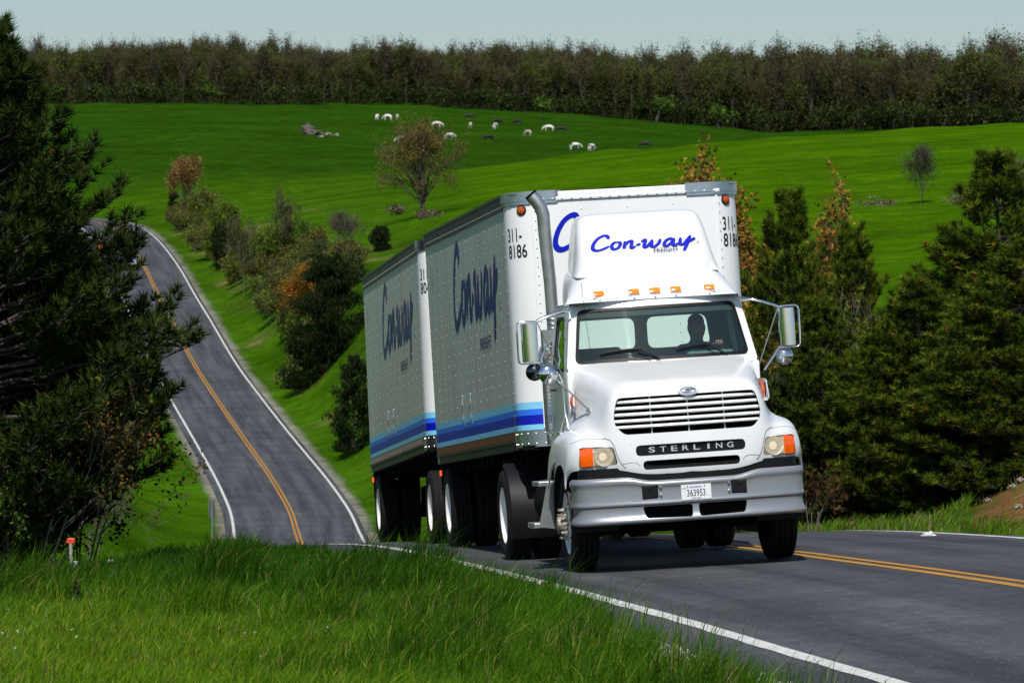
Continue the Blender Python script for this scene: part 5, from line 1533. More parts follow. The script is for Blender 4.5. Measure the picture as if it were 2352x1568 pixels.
def pine(seed, h, prof, K=24, col=(.024, .048, .008), col2=(.050, .075, .014), spread=1.05, az=None, L=.17, wid=.0055, gap=.30, z0=.04, cones=0, lean=(0, 0), twig=.24):
    P = Plant(seed); r = P.r
    def tr(z): return np.array([lean[0] * (z / h) ** 1.5 + .04 * math.sin(z * 1.3 + seed), lean[1] * (z / h) + .04 * math.cos(z * 1.1), z])
    zs = np.linspace(0, h, 14)
    P.limb([tr(z) for z in zs], [max(.012, .016 * h * (1 - z / h) + .012) for z in zs])
    cen, ax, cn = [], [], []
    z = z0 * h
    while z < h * .985:
        t = z / h
        for k in range(r.integers(4, 7)):
            a = r.uniform(0, 2 * math.pi) if az is None else r.uniform(*az)
            Lb = np.interp(t, [q[0] for q in prof], [q[1] for q in prof]) * r.uniform(.70, 1.08)
            dirh = np.array([math.cos(a), math.sin(a), 0]); rise = np.interp(t, [0, .3, .8, 1], [-.12, .05, .5, 1.2]) + r.uniform(-.12, .12)
            p0 = tr(z + r.uniform(-.1, .1)); npt = 6; pts = []
            for i in range(npt + 1):
                q = i / npt
                pts.append(p0 + dirh * Lb * q * (1 - .08 * q) + np.array([0, 0, Lb * (rise * q * .75 + .22 * q * q)]) + r.normal(size=3) * .015 * Lb)
            P.limb(pts, [max(.004, .011 * Lb * (1 - .85 * i / npt) + .003) for i in range(npt + 1)])
            pts = np.array(pts)
            nt = max(2, int(Lb / twig))
            for j in range(nt):
                q = .30 + .70 * (j + r.uniform(0, .6)) / nt; q = min(q, 1)
                f_ = q * npt; i = min(int(f_), npt - 1); pb = pts[i] + (pts[i + 1] - pts[i]) * (f_ - i)
                bd = pts[i + 1] - pts[i]; bd = bd / (np.linalg.norm(bd) + 1e-9)
                for sgn in (-1, 1):
                    sd = np.cross(bd, [0, 0, 1]) * sgn
                    td = bd * r.uniform(.4, 1.0) + sd * r.uniform(.3, 1.0) + np.array([0, 0, r.uniform(.1, .6)]); td /= np.linalg.norm(td)
                    tl = r.uniform(.18, .48) * min(1, .4 + Lb / 2.5)
                    pe = pb + td * tl
                    P.limb([pb, pe], [.006, .004])
                    for e in (.45, .78, 1.0): cen.append(pb + td * tl * e); ax.append(td * .9 + np.array([0, 0, .35]))
                    if cones and r.uniform() < cones: cn.append(pe + r.normal(size=3) * .03)
            cen.append(pts[-1]); ax.append((pts[-1] - pts[-2]) / (np.linalg.norm(pts[-1] - pts[-2]) + 1e-9) + np.array([0, 0, .4]))
        z += gap * r.uniform(.8, 1.2) * (1 if t < .8 else .6)
    for e in np.linspace(h * .93, h, 5): cen.append(tr(e)); ax.append(np.array([0, 0, 1.0]))
    cen, ax = np.array(cen), np.array(ax)
    w = r.uniform(0, 1, (len(cen), 1)) ** 1.6
    P.tufts(cen, ax, K, L, wid, np.array(col) * (1 - w) + np.array(col2) * w, spread=spread)
    if cn:
        P.flakes(np.array(cn).repeat(5, 0) + r.normal(size=(len(cn) * 5, 3)) * .012, .055, (.30, .085, .012), aspect=1.0)
    return P

def cedar(seed, h, w, N=5000, col=(.012, .026, .007), col2=(.028, .045, .012), size=.22, shape=1.0, base=.02):
    P = Plant(seed); r = P.r
    P.limb([(0, 0, 0), (0, 0, h * .5), (0, 0, h * .95)], [.02 * h, .012 * h, .01])
    # overlapping leafy boughs give an uneven outline
    nb = 70
    bz = r.uniform(base, .97, nb); ba = r.uniform(0, 6.28, nb)
    cs, axs = [], []
    for k in range(nb):
        t = bz[k]; R_ = w * (1 - t) ** (.62 * shape) * (.55 + .45 * min(1, t * 5 + .3)) * r.uniform(.6, 1.12)
        tip = np.array([math.cos(ba[k]) * R_, math.sin(ba[k]) * R_, t * h + .18 * R_])
        n = int(N / nb); q = r.uniform(.1, 1, n) ** .6
        p = np.array([0, 0, t * h - .05 * h]) * (1 - q)[:, None] + tip * q[:, None] + r.normal(size=(n, 3)) * np.array([.16, .16, .12]) * w * (.35 + .5 * (1 - t))
        d = tip / (np.linalg.norm(tip) + 1e-9) * .6 + np.array([0, 0, .6])
        cs.append(p); axs.append(np.repeat(d[None], n, 0))
    c = np.concatenate(cs); a = np.concatenate(axs); c[:, 2] = np.maximum(c[:, 2], .03 * h)
    wgt = r.uniform(0, 1, (len(c), 1)) ** 2
    P.flakes(c, size, np.array(col) * (1 - wgt) + np.array(col2) * wgt, axis=a, aspect=.38)
    return P

def broadleaf(seed, h, w, cols, N=1500, size=.3, stems=1, trunk_h=.25, levels=4, up=.55, wood_r=.02, clump=.25, droop=0.0, lean=(0, 0), sprays=0, spray_len=.5, spray_col=(.11, .095, .08), zmin=0.0, nb=4, spray_asp=.045):
    """branching skeleton with leaf faces about its outer twigs"""
    P = Plant(seed); r = P.r; tips = []
    def grow(p, d, L_, rad, lev):
        pts = [p]; dd = d.copy(); n = 3
        for i in range(n):
            dd = dd + r.normal(size=3) * .16 + np.array([0, 0, .05 - droop * (levels - lev) * .05]); dd /= np.linalg.norm(dd); pts.append(pts[-1] + dd * L_ / n)
        P.limb(pts, [rad * (1 - .35 * i / n) for i in range(n + 1)])
        if lev <= 1: tips.extend(pts[1:])
        if lev == 0: return
        for k in range(r.integers(2, 5)):
            e = r.uniform(.45, 1.0); i = min(int(e * n), n - 1); q = pts[i] + (pts[i + 1] - pts[i]) * (e * n - i)
            nd = dd * .75 + rnd_dirs(1, r)[0] * .85 + np.array([0, 0, up * .25]); nd /= np.linalg.norm(nd)
            grow(q, nd, L_ * r.uniform(.55, .8), rad * .55, lev - 1)
    for s_ in range(stems):
        a = r.uniform(0, 6.28); sp = 0 if stems == 1 else r.uniform(.15, .45)
        d = np.array([math.cos(a) * sp + lean[0], math.sin(a) * sp + lean[1], 1]); d /= np.linalg.norm(d)
        L0 = h * (trunk_h if stems == 1 else .3)
        p0 = np.array([math.cos(a), math.sin(a), 0]) * (0 if stems == 1 else .12 * w)
        P.limb([p0, p0 + d * L0], [wood_r * h, wood_r * h * .8])
        for k in range(nb if stems == 1 else 2):
            a2 = 6.28 * k / 4 + r.uniform(-.5, .5); nd = np.array([math.cos(a2), math.sin(a2), 0]) * (w / h * 1.6) + d * (.6 + up); nd /= np.linalg.norm(nd)
            grow(p0 + d * L0 * r.uniform(.75, 1), nd, h * .32, wood_r * h * .55, levels - 1)
    T = np.array(tips)
    # bring the skeleton into the wanted box
    S_ = np.array(P.seg); top = max(S_[:, 5].max(), .1); rad = max(np.percentile(np.hypot(T[:, 0], T[:, 1]), 96), .1)
    kx, kz = (w) / rad, h / top
    for c in (0, 1, 3, 4): S_[:, c] *= kx
    for c in (2, 5): S_[:, c] *= kz
    S_[:, [2, 5]] = np.maximum(S_[:, [2, 5]], 0)
    P.seg = [tuple(q) for q in S_]
    T = T * np.array([kx, kx, kz])
    if N:
        c = T[r.integers(0, len(T), N)] + r.normal(size=(N, 3)) * clump; c[:, 2] = np.maximum(c[:, 2], .05)
        c = c[c[:, 2] > zmin * h * r.uniform(.6, 1.2, N)]
        tone = .75 + .5 * (.5 + .5 * np.sin(c[:, :1] * 7 / max(w, .5) + 3 * c[:, 2:] / max(w, .5) + seed))
        ci = np.array(cols)[r.integers(0, len(cols), len(c))] * tone
        P.flakes(c, size, ci, aspect=.7)
    if sprays:
        c = T[r.integers(0, len(T), sprays)] + r.normal(size=(sprays, 3)) * clump * .6; c[:, 2] = np.maximum(c[:, 2], .05)
        ax_ = c - np.array([0, 0, .25 * h]); ax_ /= np.linalg.norm(ax_, axis=1)[:, None] + 1e-9
        P.flakes(c, spray_len, spray_col, axis=ax_ + np.array([0, 0, .25]), aspect=spray_asp, jit=.35)
    return P

# the big pine leaning into the picture on the left, and its neighbour
prof_l = [(0, .3), (.075, .5), (.10, 1.3), (.16, 2.2), (.23, 2.85), (.32, 2.95), (.42, 2.35), (.52, 2.0), (.62, 1.7), (.72, 1.3), (.80, .95), (.87, .65), (.95, .3), (1, .1)]
p0 = Vector((-6.85, 61.0, 0)); p0.z = g1(p0.x, p0.y)
pine(3, 7.45, prof_l, K=17, L=.175, wid=.0115, gap=.175, cones=.006, col=(.014, .030, .005), col2=(.050, .078, .012), twig=.20).build('pine_tree', 'tall dark pine at the left edge with long tufted boughs over the road', 'pine tree', p0, leaf='needles', sides=6)
p1_ = Vector((-7.35, 63.0, g1(-7.35, 63.0)))
pine(4, 7.0, [(a_, b_ * .90) for a_, b_ in prof_l], az=(-1.1, .8), K=13, L=.18, wid=.015, gap=.19, col=(.012, .026, .005), col2=(.042, .066, .011), twig=.22).build('pine_tree', 'second tall pine standing right behind the one at the left edge', 'pine tree', p1_, leaf='needles')
for (x, y, h, sd, lab) in ((-9.3, 64.5, 6.6, 5, 'dark pine mostly outside the left edge, behind the tall pine'), (-7.9, 66.5, 5.6, 6, 'lower pine filling the gap behind the tall left-hand pine')):
    q = Vector((x, y, g1(x, y)))
    pine(sd, h, [(0, 1.2), (.2, 2.3), (.6, 1.8), (1, .3)], K=12, L=.19, wid=.017, gap=.24, col=(.012, .026, .005), col2=(.036, .056, .010)).build('pine_tree', lab, 'pine tree', q, leaf='needles')
# budding shrubs under it
for (x, y, d, h, w, sd, cols, N, lab, wd, zm, ln) in (
    (60, 1330, 60.5, 3.2, 2.0, 31, [(.17, .070, .014), (.10, .085, .014), (.05, .07, .012)], 3200, 'half bare shrub with pale twigs and rusty buds below the left pine', 'bark_pale', .42, (.25, 0)),
    (190, 1325, 66.5, 2.9, 1.0, 32, [(.20, .085, .014), (.12, .075, .014)], 1900, 'thin rust-coloured budding shrub at the tips of the left pine', 'bark_grey', .48, (.3, 0)),
    (-10, 1350, 60.0, 2.2, .8, 33, [(.035, .085, .010), (.06, .11, .014)], 2600, 'fresh green leafy bush at the left edge under the pine', 'bark', .05, (0, 0)),
    (10, 1330, 62.0, 2.6, 1.5, 34, [(.022, .042, .008), (.045, .06, .012)], 5200, 'dark leafy undergrowth bush behind the pale twigs on the left', 'bark', .05, (0, 0)),
    (40, 1310, 66.0, 2.4, 1.1, 36, [(.03, .045, .010), (.07, .065, .014)], 3200, 'olive bush in the shade between the left pine and the hollow', 'bark', .25, (0, 0)),
    (215, 1300, 84.0, 1.6, .7, 35, [(.12, .085, .055), (.10, .07, .04)], 300, 'small bare grey-brown thicket behind the red-topped post', 'bark_grey', .1, (0, 0))):
    q = at(u=x, v=y, d=d); q.z = g1(q.x, q.y)
    broadleaf(sd, h, w, cols, N=N, size=.062, stems=4, levels=4, wood_r=.006, clump=.06, up=.3, zmin=zm, lean=ln, sprays=500, spray_len=.22).build('budding_shrub', lab, 'shrub', q, wood=wd)

# right-hand pine thicket
RP = [(2290, 372, 73, 1.55, 41, 'tall young pine at the right edge, highest top of the thicket'), (2195, 545, 72.5, 1.6, 42, 'cone-bearing pine left of the tallest one on the right'), (2110, 655, 72, 1.35, 43, 'broad low pine in the middle of the right-hand thicket'),
      (1808, 462, 75, 1.15, 44, 'slender pine just right of the lorry roof'), (1962, 545, 77, 1.1, 45, 'pine with forked top between the slender pine and the field'), (1885, 700, 73, 1.1, 46, 'bushy pine behind the right mirror'),
      (2345, 560, 71, 1.5, 47, 'dark pine cut off by the right edge above the dirt bank'), (2030, 760, 72, 1.0, 48, 'short pine between the two broad ones on the right'), (1775, 640, 80, 1.1, 49, 'pine half hidden by the white cab'), (2250, 690, 70.5, 1.3, 50, 'low pine full of orange cones at the right'), (2420, 420, 76, 1.6, 52, 'pine beyond the right edge of the thicket')]
PROTO = []
for k in range(4):
    P = pine(41 + k, 5.4, [(0, 1.0), (.12, 1.5), (.35, 1.4), (.6, 1.05), (.85, .5), (1, .12)], K=20, L=.155, wid=.0085, gap=.19, z0=.03, twig=.20, cones=(.09 if k == 1 else .012), col=(.024, .052, .004), col2=(.15, .19, .016))
    wv, wf = P.wood(4)
    fs = [np.concatenate(P.T)] + ([np.concatenate(P.Q)] if P.Q else [])
    PROTO.append((np_mesh('trunk', wv, [wf], [MATS['bark']], smooth=True), np_mesh('crown', np.concatenate(P.V), fs, [MATS['needles']], col=np.concatenate(P.C))))
for i, (x, y, d, w, sd, lab) in enumerate(RP):
    top = at(x, y, d); z = g1(top.x, top.y); h = top.z - z
    o = empty('pine_tree', (top.x, top.y, z), i * 1.7); tag(o, lab, 'pine tree', 'pines of the right-hand thicket')
    k = 1 if sd in (42, 47, 50) else (0, 2, 3)[i % 3]
    o.scale = (w / 1.45, w / 1.45, h / 5.4)
    link('trunk', PROTO[k][0], o); link('crown', PROTO[k][1], o)
for (x, y, d, w, sd, lab) in ((1850, 900, 74, 1.0, 61, 'dark cedar bush low behind the right front wheel'), (1990, 880, 73, 1.2, 62, 'dark spreading cedar in the shade at the foot of the pines'), (2120, 900, 72, 1.1, 63, 'dark cedar bush above the grassy verge'), (2260, 950, 71, 1.0, 64, 'low dark evergreen beside the dirt bank'), (1790, 860, 73, 1.0, 65, 'dark evergreen bush close behind the bumper end')):
    top = at(x, y, d); z = g1(top.x, top.y)
    cedar(sd, top.z - z, w, 9000, size=.12, shape=.5, col=(.010, .021, .005), col2=(.034, .050, .010)).build('cedar_bush', lab, 'bush', Vector((top.x, top.y, z)), leaf='needles')
for (x, y, d, w, sd, N, lab) in ((1700, 318, 88, 2.0, 71, 6500, 'tall tree with orange buds rising beside the lorry roof'), (1905, 362, 82, .8, 72, 1900, 'thin budding sapling with a yellowish tuft above the pines'), (1620, 368, 95, 1.1, 73, 1400, 'sparse orange-budded twigs over the trailer roof corner'),
                             (2065, 750, 74, 1.2, 74, 2400, 'low rust and yellow budding brush behind the pines'), (1765, 560, 80, 1.2, 75, 2800, 'budding brush between the lorry and the pines'), (1730, 700, 79, 1.2, 76, 2600, 'tangled brown brush beside the cab roof')):
    top = at(x, y, d); z = g1(top.x, top.y); h = top.z - z
    broadleaf(sd, h, w, [(.32, .145, .022), (.27, .16, .022), (.17, .15, .02)], N=int(N * 1.6), size=.09, stems=2, levels=5, wood_r=.006, clump=.06, up=.8, sprays=500, spray_len=.3).build('budding_tree', lab, 'tree', Vector((top.x, top.y, z)), wood='bark_grey')
q = stand(2300, 1075, 58, 75)
broadleaf(81, .85, .45, [(.045, .12, .012), (.06, .14, .015)], N=500, size=.09, stems=3, levels=3, wood_r=.008, clump=.08).build('leafy_sapling', 'bright green leafy sapling on the dirt bank at the right edge', 'plant', q)
q = stand(1865, 1165, 64, 76)
broadleaf(82, 1.0, .42, [(.065, .032, .012), (.05, .032, .012)], N=420, size=.08, stems=4, levels=3, wood_r=.008, clump=.08).build('dead_brush', 'reddish dead brush behind the right end of the bumper', 'brush', q, wood='bark_grey')

# the hedgerow on the far cutting
for (kind, x, yb, yt, d0, d1, w, sd, col, N, size, lab, grp) in (
    ('cedar', 755, 782, 522, 285, 330, 3.2, 91, None, 13000, .42, 'big dark cedar beside the far road, left of the rear trailer', None),
    ('cedar', 812, 915, 690, 250, 285, 1.9, 92, None, 5000, .40, 'dark cedar bush partly hidden by the rear trailer', None),
    ('cedar', 700, 772, 625, 290, 330, 2.2, 93, None, 3500, .45, 'lower dark cedar joined to the left of the big cedar', None),
    ('cedar', 398, 508, 440, 490, 540, .95, 94, None, 1200, .45, 'small dark cedar by the crest of the far road', None),
    ('cedar', 508, 528, 415, 385, 430, 1.35, 95, None, 2200, .45, 'dark cedar in the middle of the hedgerow', None),
    ('cedar', 873, 578, 520, 370, 420, 1.15, 96, None, 1500, .40, 'single round dark bush in the field above the rear trailer', None),
    ('leaf', 715, 625, 470, 310, 350, 2.4, 97, [(.28, .125, .010), (.22, .11, .012)], 4200, .30, 'orange-leaved shrub behind the big cedar', None),
    ('leaf', 783, 545, 440, 340, 380, 1.6, 98, [(.06, .05, .04), (.07, .06, .03)], 350, .3, 'bare grey thicket with a broken stub on the field edge', None),
    ('leaf', 640, 590, 430, 345, 385, 2.3, 99, [(.10, .15, .012), (.07, .12, .010)], 3600, .32, 'yellow-green bush in the middle of the hedgerow', None),
    ('leaf', 655, 560, 345, 345, 385, 1.5, 100, [(.10, .13, .012), (.10, .10, .03)], 900, .3, 'thin forked grey tree with few leaves in the hedgerow', None),
    ('leaf', 560, 530, 350, 360, 400, 1.5, 101, [(.09, .11, .015), (.09, .09, .03)], 700, .3, 'bare-branched tree left of the forked one in the hedgerow', None),
    ('leaf', 505, 480, 335, 400, 440, 2.2, 102, [(.12, .19, .010), (.09, .15, .010)], 2600, .35, 'light green budding tree at the top of the hedgerow', None),
    ('leaf', 425, 505, 352, 485, 530, 1.9, 103, [(.27, .14, .05), (.20, .13, .035)], 2800, .35, 'pinkish brown budding tree near the road crest', None),
    ('leaf', 465, 510, 420, 450, 490, 1.6, 104, [(.13, .12, .025), (.10, .13, .015)], 2000, .35, 'olive brown bush beside the pinkish tree', None),
    ('leaf', 685, 455, 380, 360, 400, 1.3, 105, [(.08, .17, .008), (.065, .14, .008)], 2200, .30, 'round fresh green bush at the right end of the hedgerow', None),
    ('leaf', 668, 640, 560, 335, 365, 1.6, 106, [(.045, .06, .014), (.06, .07, .016)], 1500, .3, 'low olive bramble under the orange shrub', None),
    ('leaf', 585, 545, 460, 375, 405, 1.5, 107, [(.05, .075, .014), (.035, .06, .012)], 1500, .3, 'low dark green bush at the foot of the hedgerow', None),
    ('leaf', 970, 502, 282, 415, 450, 4.9, 108, [(.19, .115, .030), (.16, .115, .022), (.13, .14, .022)], 2600, .36, 'lone round tree with reddish brown buds in the field', None),
    ('leaf', 2115, 468, 328, 330, 420, 1.6, 109, [(.030, .055, .012), (.045, .07, .014)], 900, .28, 'windswept small tree alone on the right-hand hillside', None),
    ('leaf', 2335, 470, 355, 320, 400, 1.1, 110, [(.07, .055, .035)], 150, .25, 'bare brown shrub on the hillside at the right edge', None)):
    q = stand(x, yb, d0, d1); h = (yb - yt) / F * q.y
    if kind == 'cedar':
        cedar(sd, h, w, int(N * 1.8), size=size * .6, shape=.5 if sd == 91 else .75 if h > 4 else .45, base=.0, col=(.009, .018, .005), col2=(.026, .042, .010)).build('cedar_tree' if h > 3.5 else 'cedar_bush', lab, 'cedar', q, leaf='needles')
    elif sd == 108:
        P = Plant(sd); rl = P.r; tips = []
        P.limb([(0, 0, -.2), (0.02, 0, h * .16), (.05, 0, h * .34)], [.30, .24, .16])
        for k in range(64):
            a_ = rl.uniform(0, 6.28); e_ = rl.uniform(.02, 1.0) ** .8; el = R(4 + 86 * e_)
            tip = np.array([math.cos(a_) * math.cos(el) * w, math.sin(a_) * math.cos(el) * w, h * (.24 + .76 * math.sin(el) ** .9)]) * rl.uniform(.8, 1.02)
            b0 = np.array([0, 0, h * rl.uniform(.12, .36)]); mid = b0 * .45 + tip * .55 + np.array([0, 0, .10 * h]) + rl.normal(size=3) * .15
            pts = [b0, b0 * .75 + mid * .25 + rl.normal(size=3) * .06, mid, mid * .5 + tip * .5 + rl.normal(size=3) * .12, tip]
            P.limb(pts, [.085, .065, .045, .028, .014]); tips += [pts[2] * .5 + pts[3] * .5, pts[3], (pts[3] + pts[4]) / 2, pts[4]]
            for j in range(5):
                q0 = pts[2 + j % 2] * rl.uniform(.2, .8) + pts[3 + j % 2] * .5; q0 = pts[2] + (tip - pts[2]) * rl.uniform(0, .9); e2 = q0 + rl.normal(size=3) * .55 + (tip - b0) * .14
                P.limb([q0, (q0 + e2) / 2 + rl.normal(size=3) * .05, e2], [.022, .016, .008]); tips += [e2, (q0 + e2) / 2]
        T_ = np.array(tips); n_ = 9000
        c_ = T_[rl.integers(0, len(T_), n_)] + rl.normal(size=(n_, 3)) * .28; c_[:, 2] = np.maximum(c_[:, 2], .9)
        P.flakes(c_, .15, np.array(col)[rl.integers(0, 3, n_)], aspect=.7)
        c_ = T_[rl.integers(0, len(T_), 3200)] + rl.normal(size=(3200, 3)) * .2; P.flakes(c_, .7, (.12, .095, .06), axis=c_ / (np.linalg.norm(c_, axis=1)[:, None] + 1e-6), aspect=.04)
        P.build('field_tree', lab, 'tree', q, wood='bark')
    else:
        lone = sd in (108, 109)
        broadleaf(sd, h, w, col, N=int(N * 2.6), size=size * .48, stems=1 if lone or sd in (100, 101) else 6, levels=5 if lone else 4, wood_r=.013 if lone else .007, clump=.24, up=.55 if lone else .3, trunk_h=.16, nb=7 if lone else 4, lean=(.25, 0) if sd == 109 else (0, 0), sprays=2600 if sd == 108 else 700, spray_len=.75).build('field_tree' if lone else 'hedge_tree', lab, 'tree', q, wood='bark' if lone else 'bark_grey')

# masses of woody growth that nobody could count
def scatter(name, label, cat, vars_, pos, seed, wood, smin=.78, smax=1.12, pick=None, grow=None):
    """one object whose points carry copies of a few plant shapes"""
    r = np.random.default_rng(seed)
    X = np.array([q[0] for q in pos]); Y = np.array([q[1] for q in pos]); Z = gz(X, Y) - .1
    coll = bpy.data.collections.new(name + '_shapes')
    for k, v in enumerate(vars_):
        nw = len(v[0])
        me = np_mesh(name + '_shape', np.concatenate([v[0], v[2]]), [v[1], v[3] + nw], [MATS[wood], MATS['foliage_mass']], midx=[0, 1], col=np.concatenate([np.full((nw, 3), .1), v[4]]))
        coll.objects.link(bpy.data.objects.new('%s_shape_%02d' % (name, k), me))
    me = bpy.data.meshes.new(name); me.from_pydata([tuple(p) for p in np.stack([X, Y, Z], -1)], [], [])
    n = len(pos)
    for an, tp, vals in (('vi', 'INT', [pick(k, r) if pick else int(r.integers(0, len(vars_))) for k in range(n)]), ('rot', 'FLOAT', r.uniform(0, 6.28, n)), ('sc', 'FLOAT', [r.uniform(smin, smax) * (grow(X[k], Y[k]) if grow else 1) for k in range(n)])):
        at2 = me.attributes.new(an, tp, 'POINT'); at2.data.foreach_set('value', np.array(vals, dtype=np.int32 if tp == 'INT' else np.float32))
    o = link(name, me)
    ng = bpy.data.node_groups.new(name + '_nodes', 'GeometryNodeTree')
    ng.interface.new_socket('Geometry', in_out='INPUT', socket_type='NodeSocketGeometry'); ng.interface.new_socket('Geometry', in_out='OUTPUT', socket_type='NodeSocketGeometry')
    N = ng.nodes; L = ng.links
    gi, go = N.new('NodeGroupInput'), N.new('NodeGroupOutput')
    ci = N.new('GeometryNodeCollectionInfo'); ci.inputs['Collection'].default_value = coll; ci.inputs['Separate Children'].default_value = True; ci.inputs['Reset Children'].default_value = True
    ip = N.new('GeometryNodeInstanceOnPoints'); ip.inputs['Pick Instance'].default_value = True
    def attr(nm, tp):
        q = N.new('GeometryNodeInputNamedAttribute'); q.data_type = tp; q.inputs['Name'].default_value = nm; return q.outputs['Attribute']
    cx_ = N.new('ShaderNodeCombineXYZ'); L.new(attr('rot', 'FLOAT'), cx_.inputs['Z'])
    L.new(gi.outputs[0], ip.inputs['Points']); L.new(ci.outputs[0], ip.inputs['Instance']); L.new(attr('vi', 'INT'), ip.inputs['Instance Index'])
    L.new(cx_.outputs[0], ip.inputs['Rotation']); L.new(attr('sc', 'FLOAT'), ip.inputs['Scale']); L.new(ip.outputs[0], go.inputs[0])
    md = o.modifiers.new('copies', 'NODES'); md.node_group = ng
    tag(o, label, cat, kind='stuff')
def variant(P, sides=3):
    wv, wf = P.wood(sides); return (wv, wf, np.concatenate(P.V), np.concatenate(P.Q), np.concatenate(P.C))
def forest():
    r = np.random.default_rng(77); vs = []
    for k in range(9):
        h = r.uniform(11.0, 16.5)
        cl = [[(.088, .084, .020), (.074, .076, .016), (.062, .060, .022)], [(.060, .088, .012), (.080, .092, .016)], [(.076, .066, .026), (.066, .062, .028)]][k % 3]
        P = broadleaf(300 + k, h, r.uniform(2.2, 3.0), cl, N=[1500, 1800, 1200][k % 3], size=.37, stems=1, levels=3, trunk_h=.16, wood_r=.008, clump=.5, up=1.1, nb=6, sprays=520, spray_len=1.3, spray_col=(.090, .082, .055), spray_asp=.06)
        # low side branches so that the wood is closed down to the ground
        n = 110; zc = r.uniform(.3, h * .55, n); c = np.stack([r.normal(size=n) * 1.3, r.normal(size=n) * 1.3, zc], -1)
        P.flakes(c, 1.3, (.050, .048, .034), aspect=.06); P.flakes(np.concatenate([c, c + r.normal(size=c.shape) * .8]), .5, (.055, .062, .018))
        vs.append(variant(P))
    for k in range(3):
        P = broadleaf(330 + k, r.uniform(4, 6), 2.6, [(.030, .046, .012), (.045, .065, .013)], N=420, size=.55, stems=4, levels=2, wood_r=.01, clump=.7)
        vs.append(variant(P))
    pos = []; und = []
    for row in range(10):
        for x in np.arange(-340, 2750, 25):
            d = 1128 + row * 8 + r.uniform(-4, 4); pos.append(((x + r.uniform(-14, 14) - CX) / F * d, d)); und.append(False)
    for row in range(2):
        for x in np.arange(-340, 2750, 30):
            d = 1123 + row * 14 + r.uniform(-2, 5); pos.append(((x + r.uniform(-15, 15) - CX) / F * d, d)); und.append(True)
    scatter('woodland', 'bare brown spring woodland along the ridge behind the pasture', 'woodland', vs, pos, 78, 'bark', grow=lambda x, y: 0.88 + .09 * float(lump(np.array([x]), np.array([y]), 14.0, 55)[0]) + .36 * float(sstep(900, 2100, x / y * F + CX)), pick=lambda k, r_: int(r_.integers(9, 12)) if und[k] else int(r_.integers(0, 9)))
forest()
def hedge():
    r = np.random.default_rng(88)
    cols = [[(.085, .135, .010), (.12, .16, .012)], [(.11, .12, .02), (.09, .12, .014)], [(.13, .12, .02), (.12, .13, .02)], [(.04, .075, .008), (.06, .095, .010)]]
    vs = [variant(broadleaf(600 + k, r.uniform(1.6, 3.4), r.uniform(1.0, 1.6), cols[k % 4], N=1500, size=.17, stems=5, levels=3, wood_r=.007, clump=.2, sprays=300, spray_len=.8, spray_col=(.10, .09, .075), up=.3)) for k in range(8)]
    pos = []
    line = [(432, 500, 490), (470, 505, 465), (512, 510, 440), (575, 535, 405), (640, 580, 380), (688, 590, 360), (718, 610, 345), (775, 540, 355), (740, 530, 352), (700, 520, 372), (650, 480, 388)]
    for x, y, d in line:
        for k in range(14):
            q = at(x + r.uniform(-32, 40), y, d + r.uniform(-10, 10)); pos.append((q.x, q.y))
    scatter('hedgerow_brush', 'tangled grey and olive brushwood filling the hedgerow along the cutting', 'brush', vs, pos, 89, 'bark_grey', .6, 1.15)
hedge()
def undergrowth():
    r = np.random.default_rng(98)
    cols = [[(.09, .13, .010), (.06, .10, .010)], [(.20, .11, .02), (.13, .095, .02)], [(.035, .06, .008), (.06, .08, .010)]]
    vs = [variant(broadleaf(640 + k, r.uniform(1.2, 2.6), r.uniform(.6, 1.0), cols[k % 3], N=700, size=.07, stems=4, levels=3, wood_r=.006, clump=.09, sprays=250, spray_len=.3, up=.3)) for k in range(6)]
    pos = []
    for k in range(46):
        q = at(r.uniform(1720, 2420), 1100, r.uniform(74, 84)); pos.append((q.x, q.y))
    scatter('undergrowth', 'dense shaded undergrowth filling the pine thicket on the right', 'brush', vs, pos, 99, 'bark_grey', .8, 1.5)
undergrowth()
for (x, yb, h, sd, lab) in ((1245, 272, 5.2, 401, 'bright green bush at the edge of the wood above the cattle'), (1160, 255, 3.2, 402, 'small green bush at the wood edge left of the bright one'), (1505, 280, 6.5, 403, 'light green young tree in front of the wood, right of centre'), (1655, 298, 5.5, 404, 'greenish shrub low at the wood edge near the dip'), (470, 236, 5.0, 405, 'pale green sapling at the wood edge above the left field')):
    q = stand(x, yb, 1060, 1125)
    broadleaf(sd, h, h * .55, [(.055, .11, .014), (.07, .13, .016)], N=420, size=.7, stems=4, levels=3, wood_r=.01, clump=.6).build('edge_bush', lab, 'bush', q, wood='bark_grey')

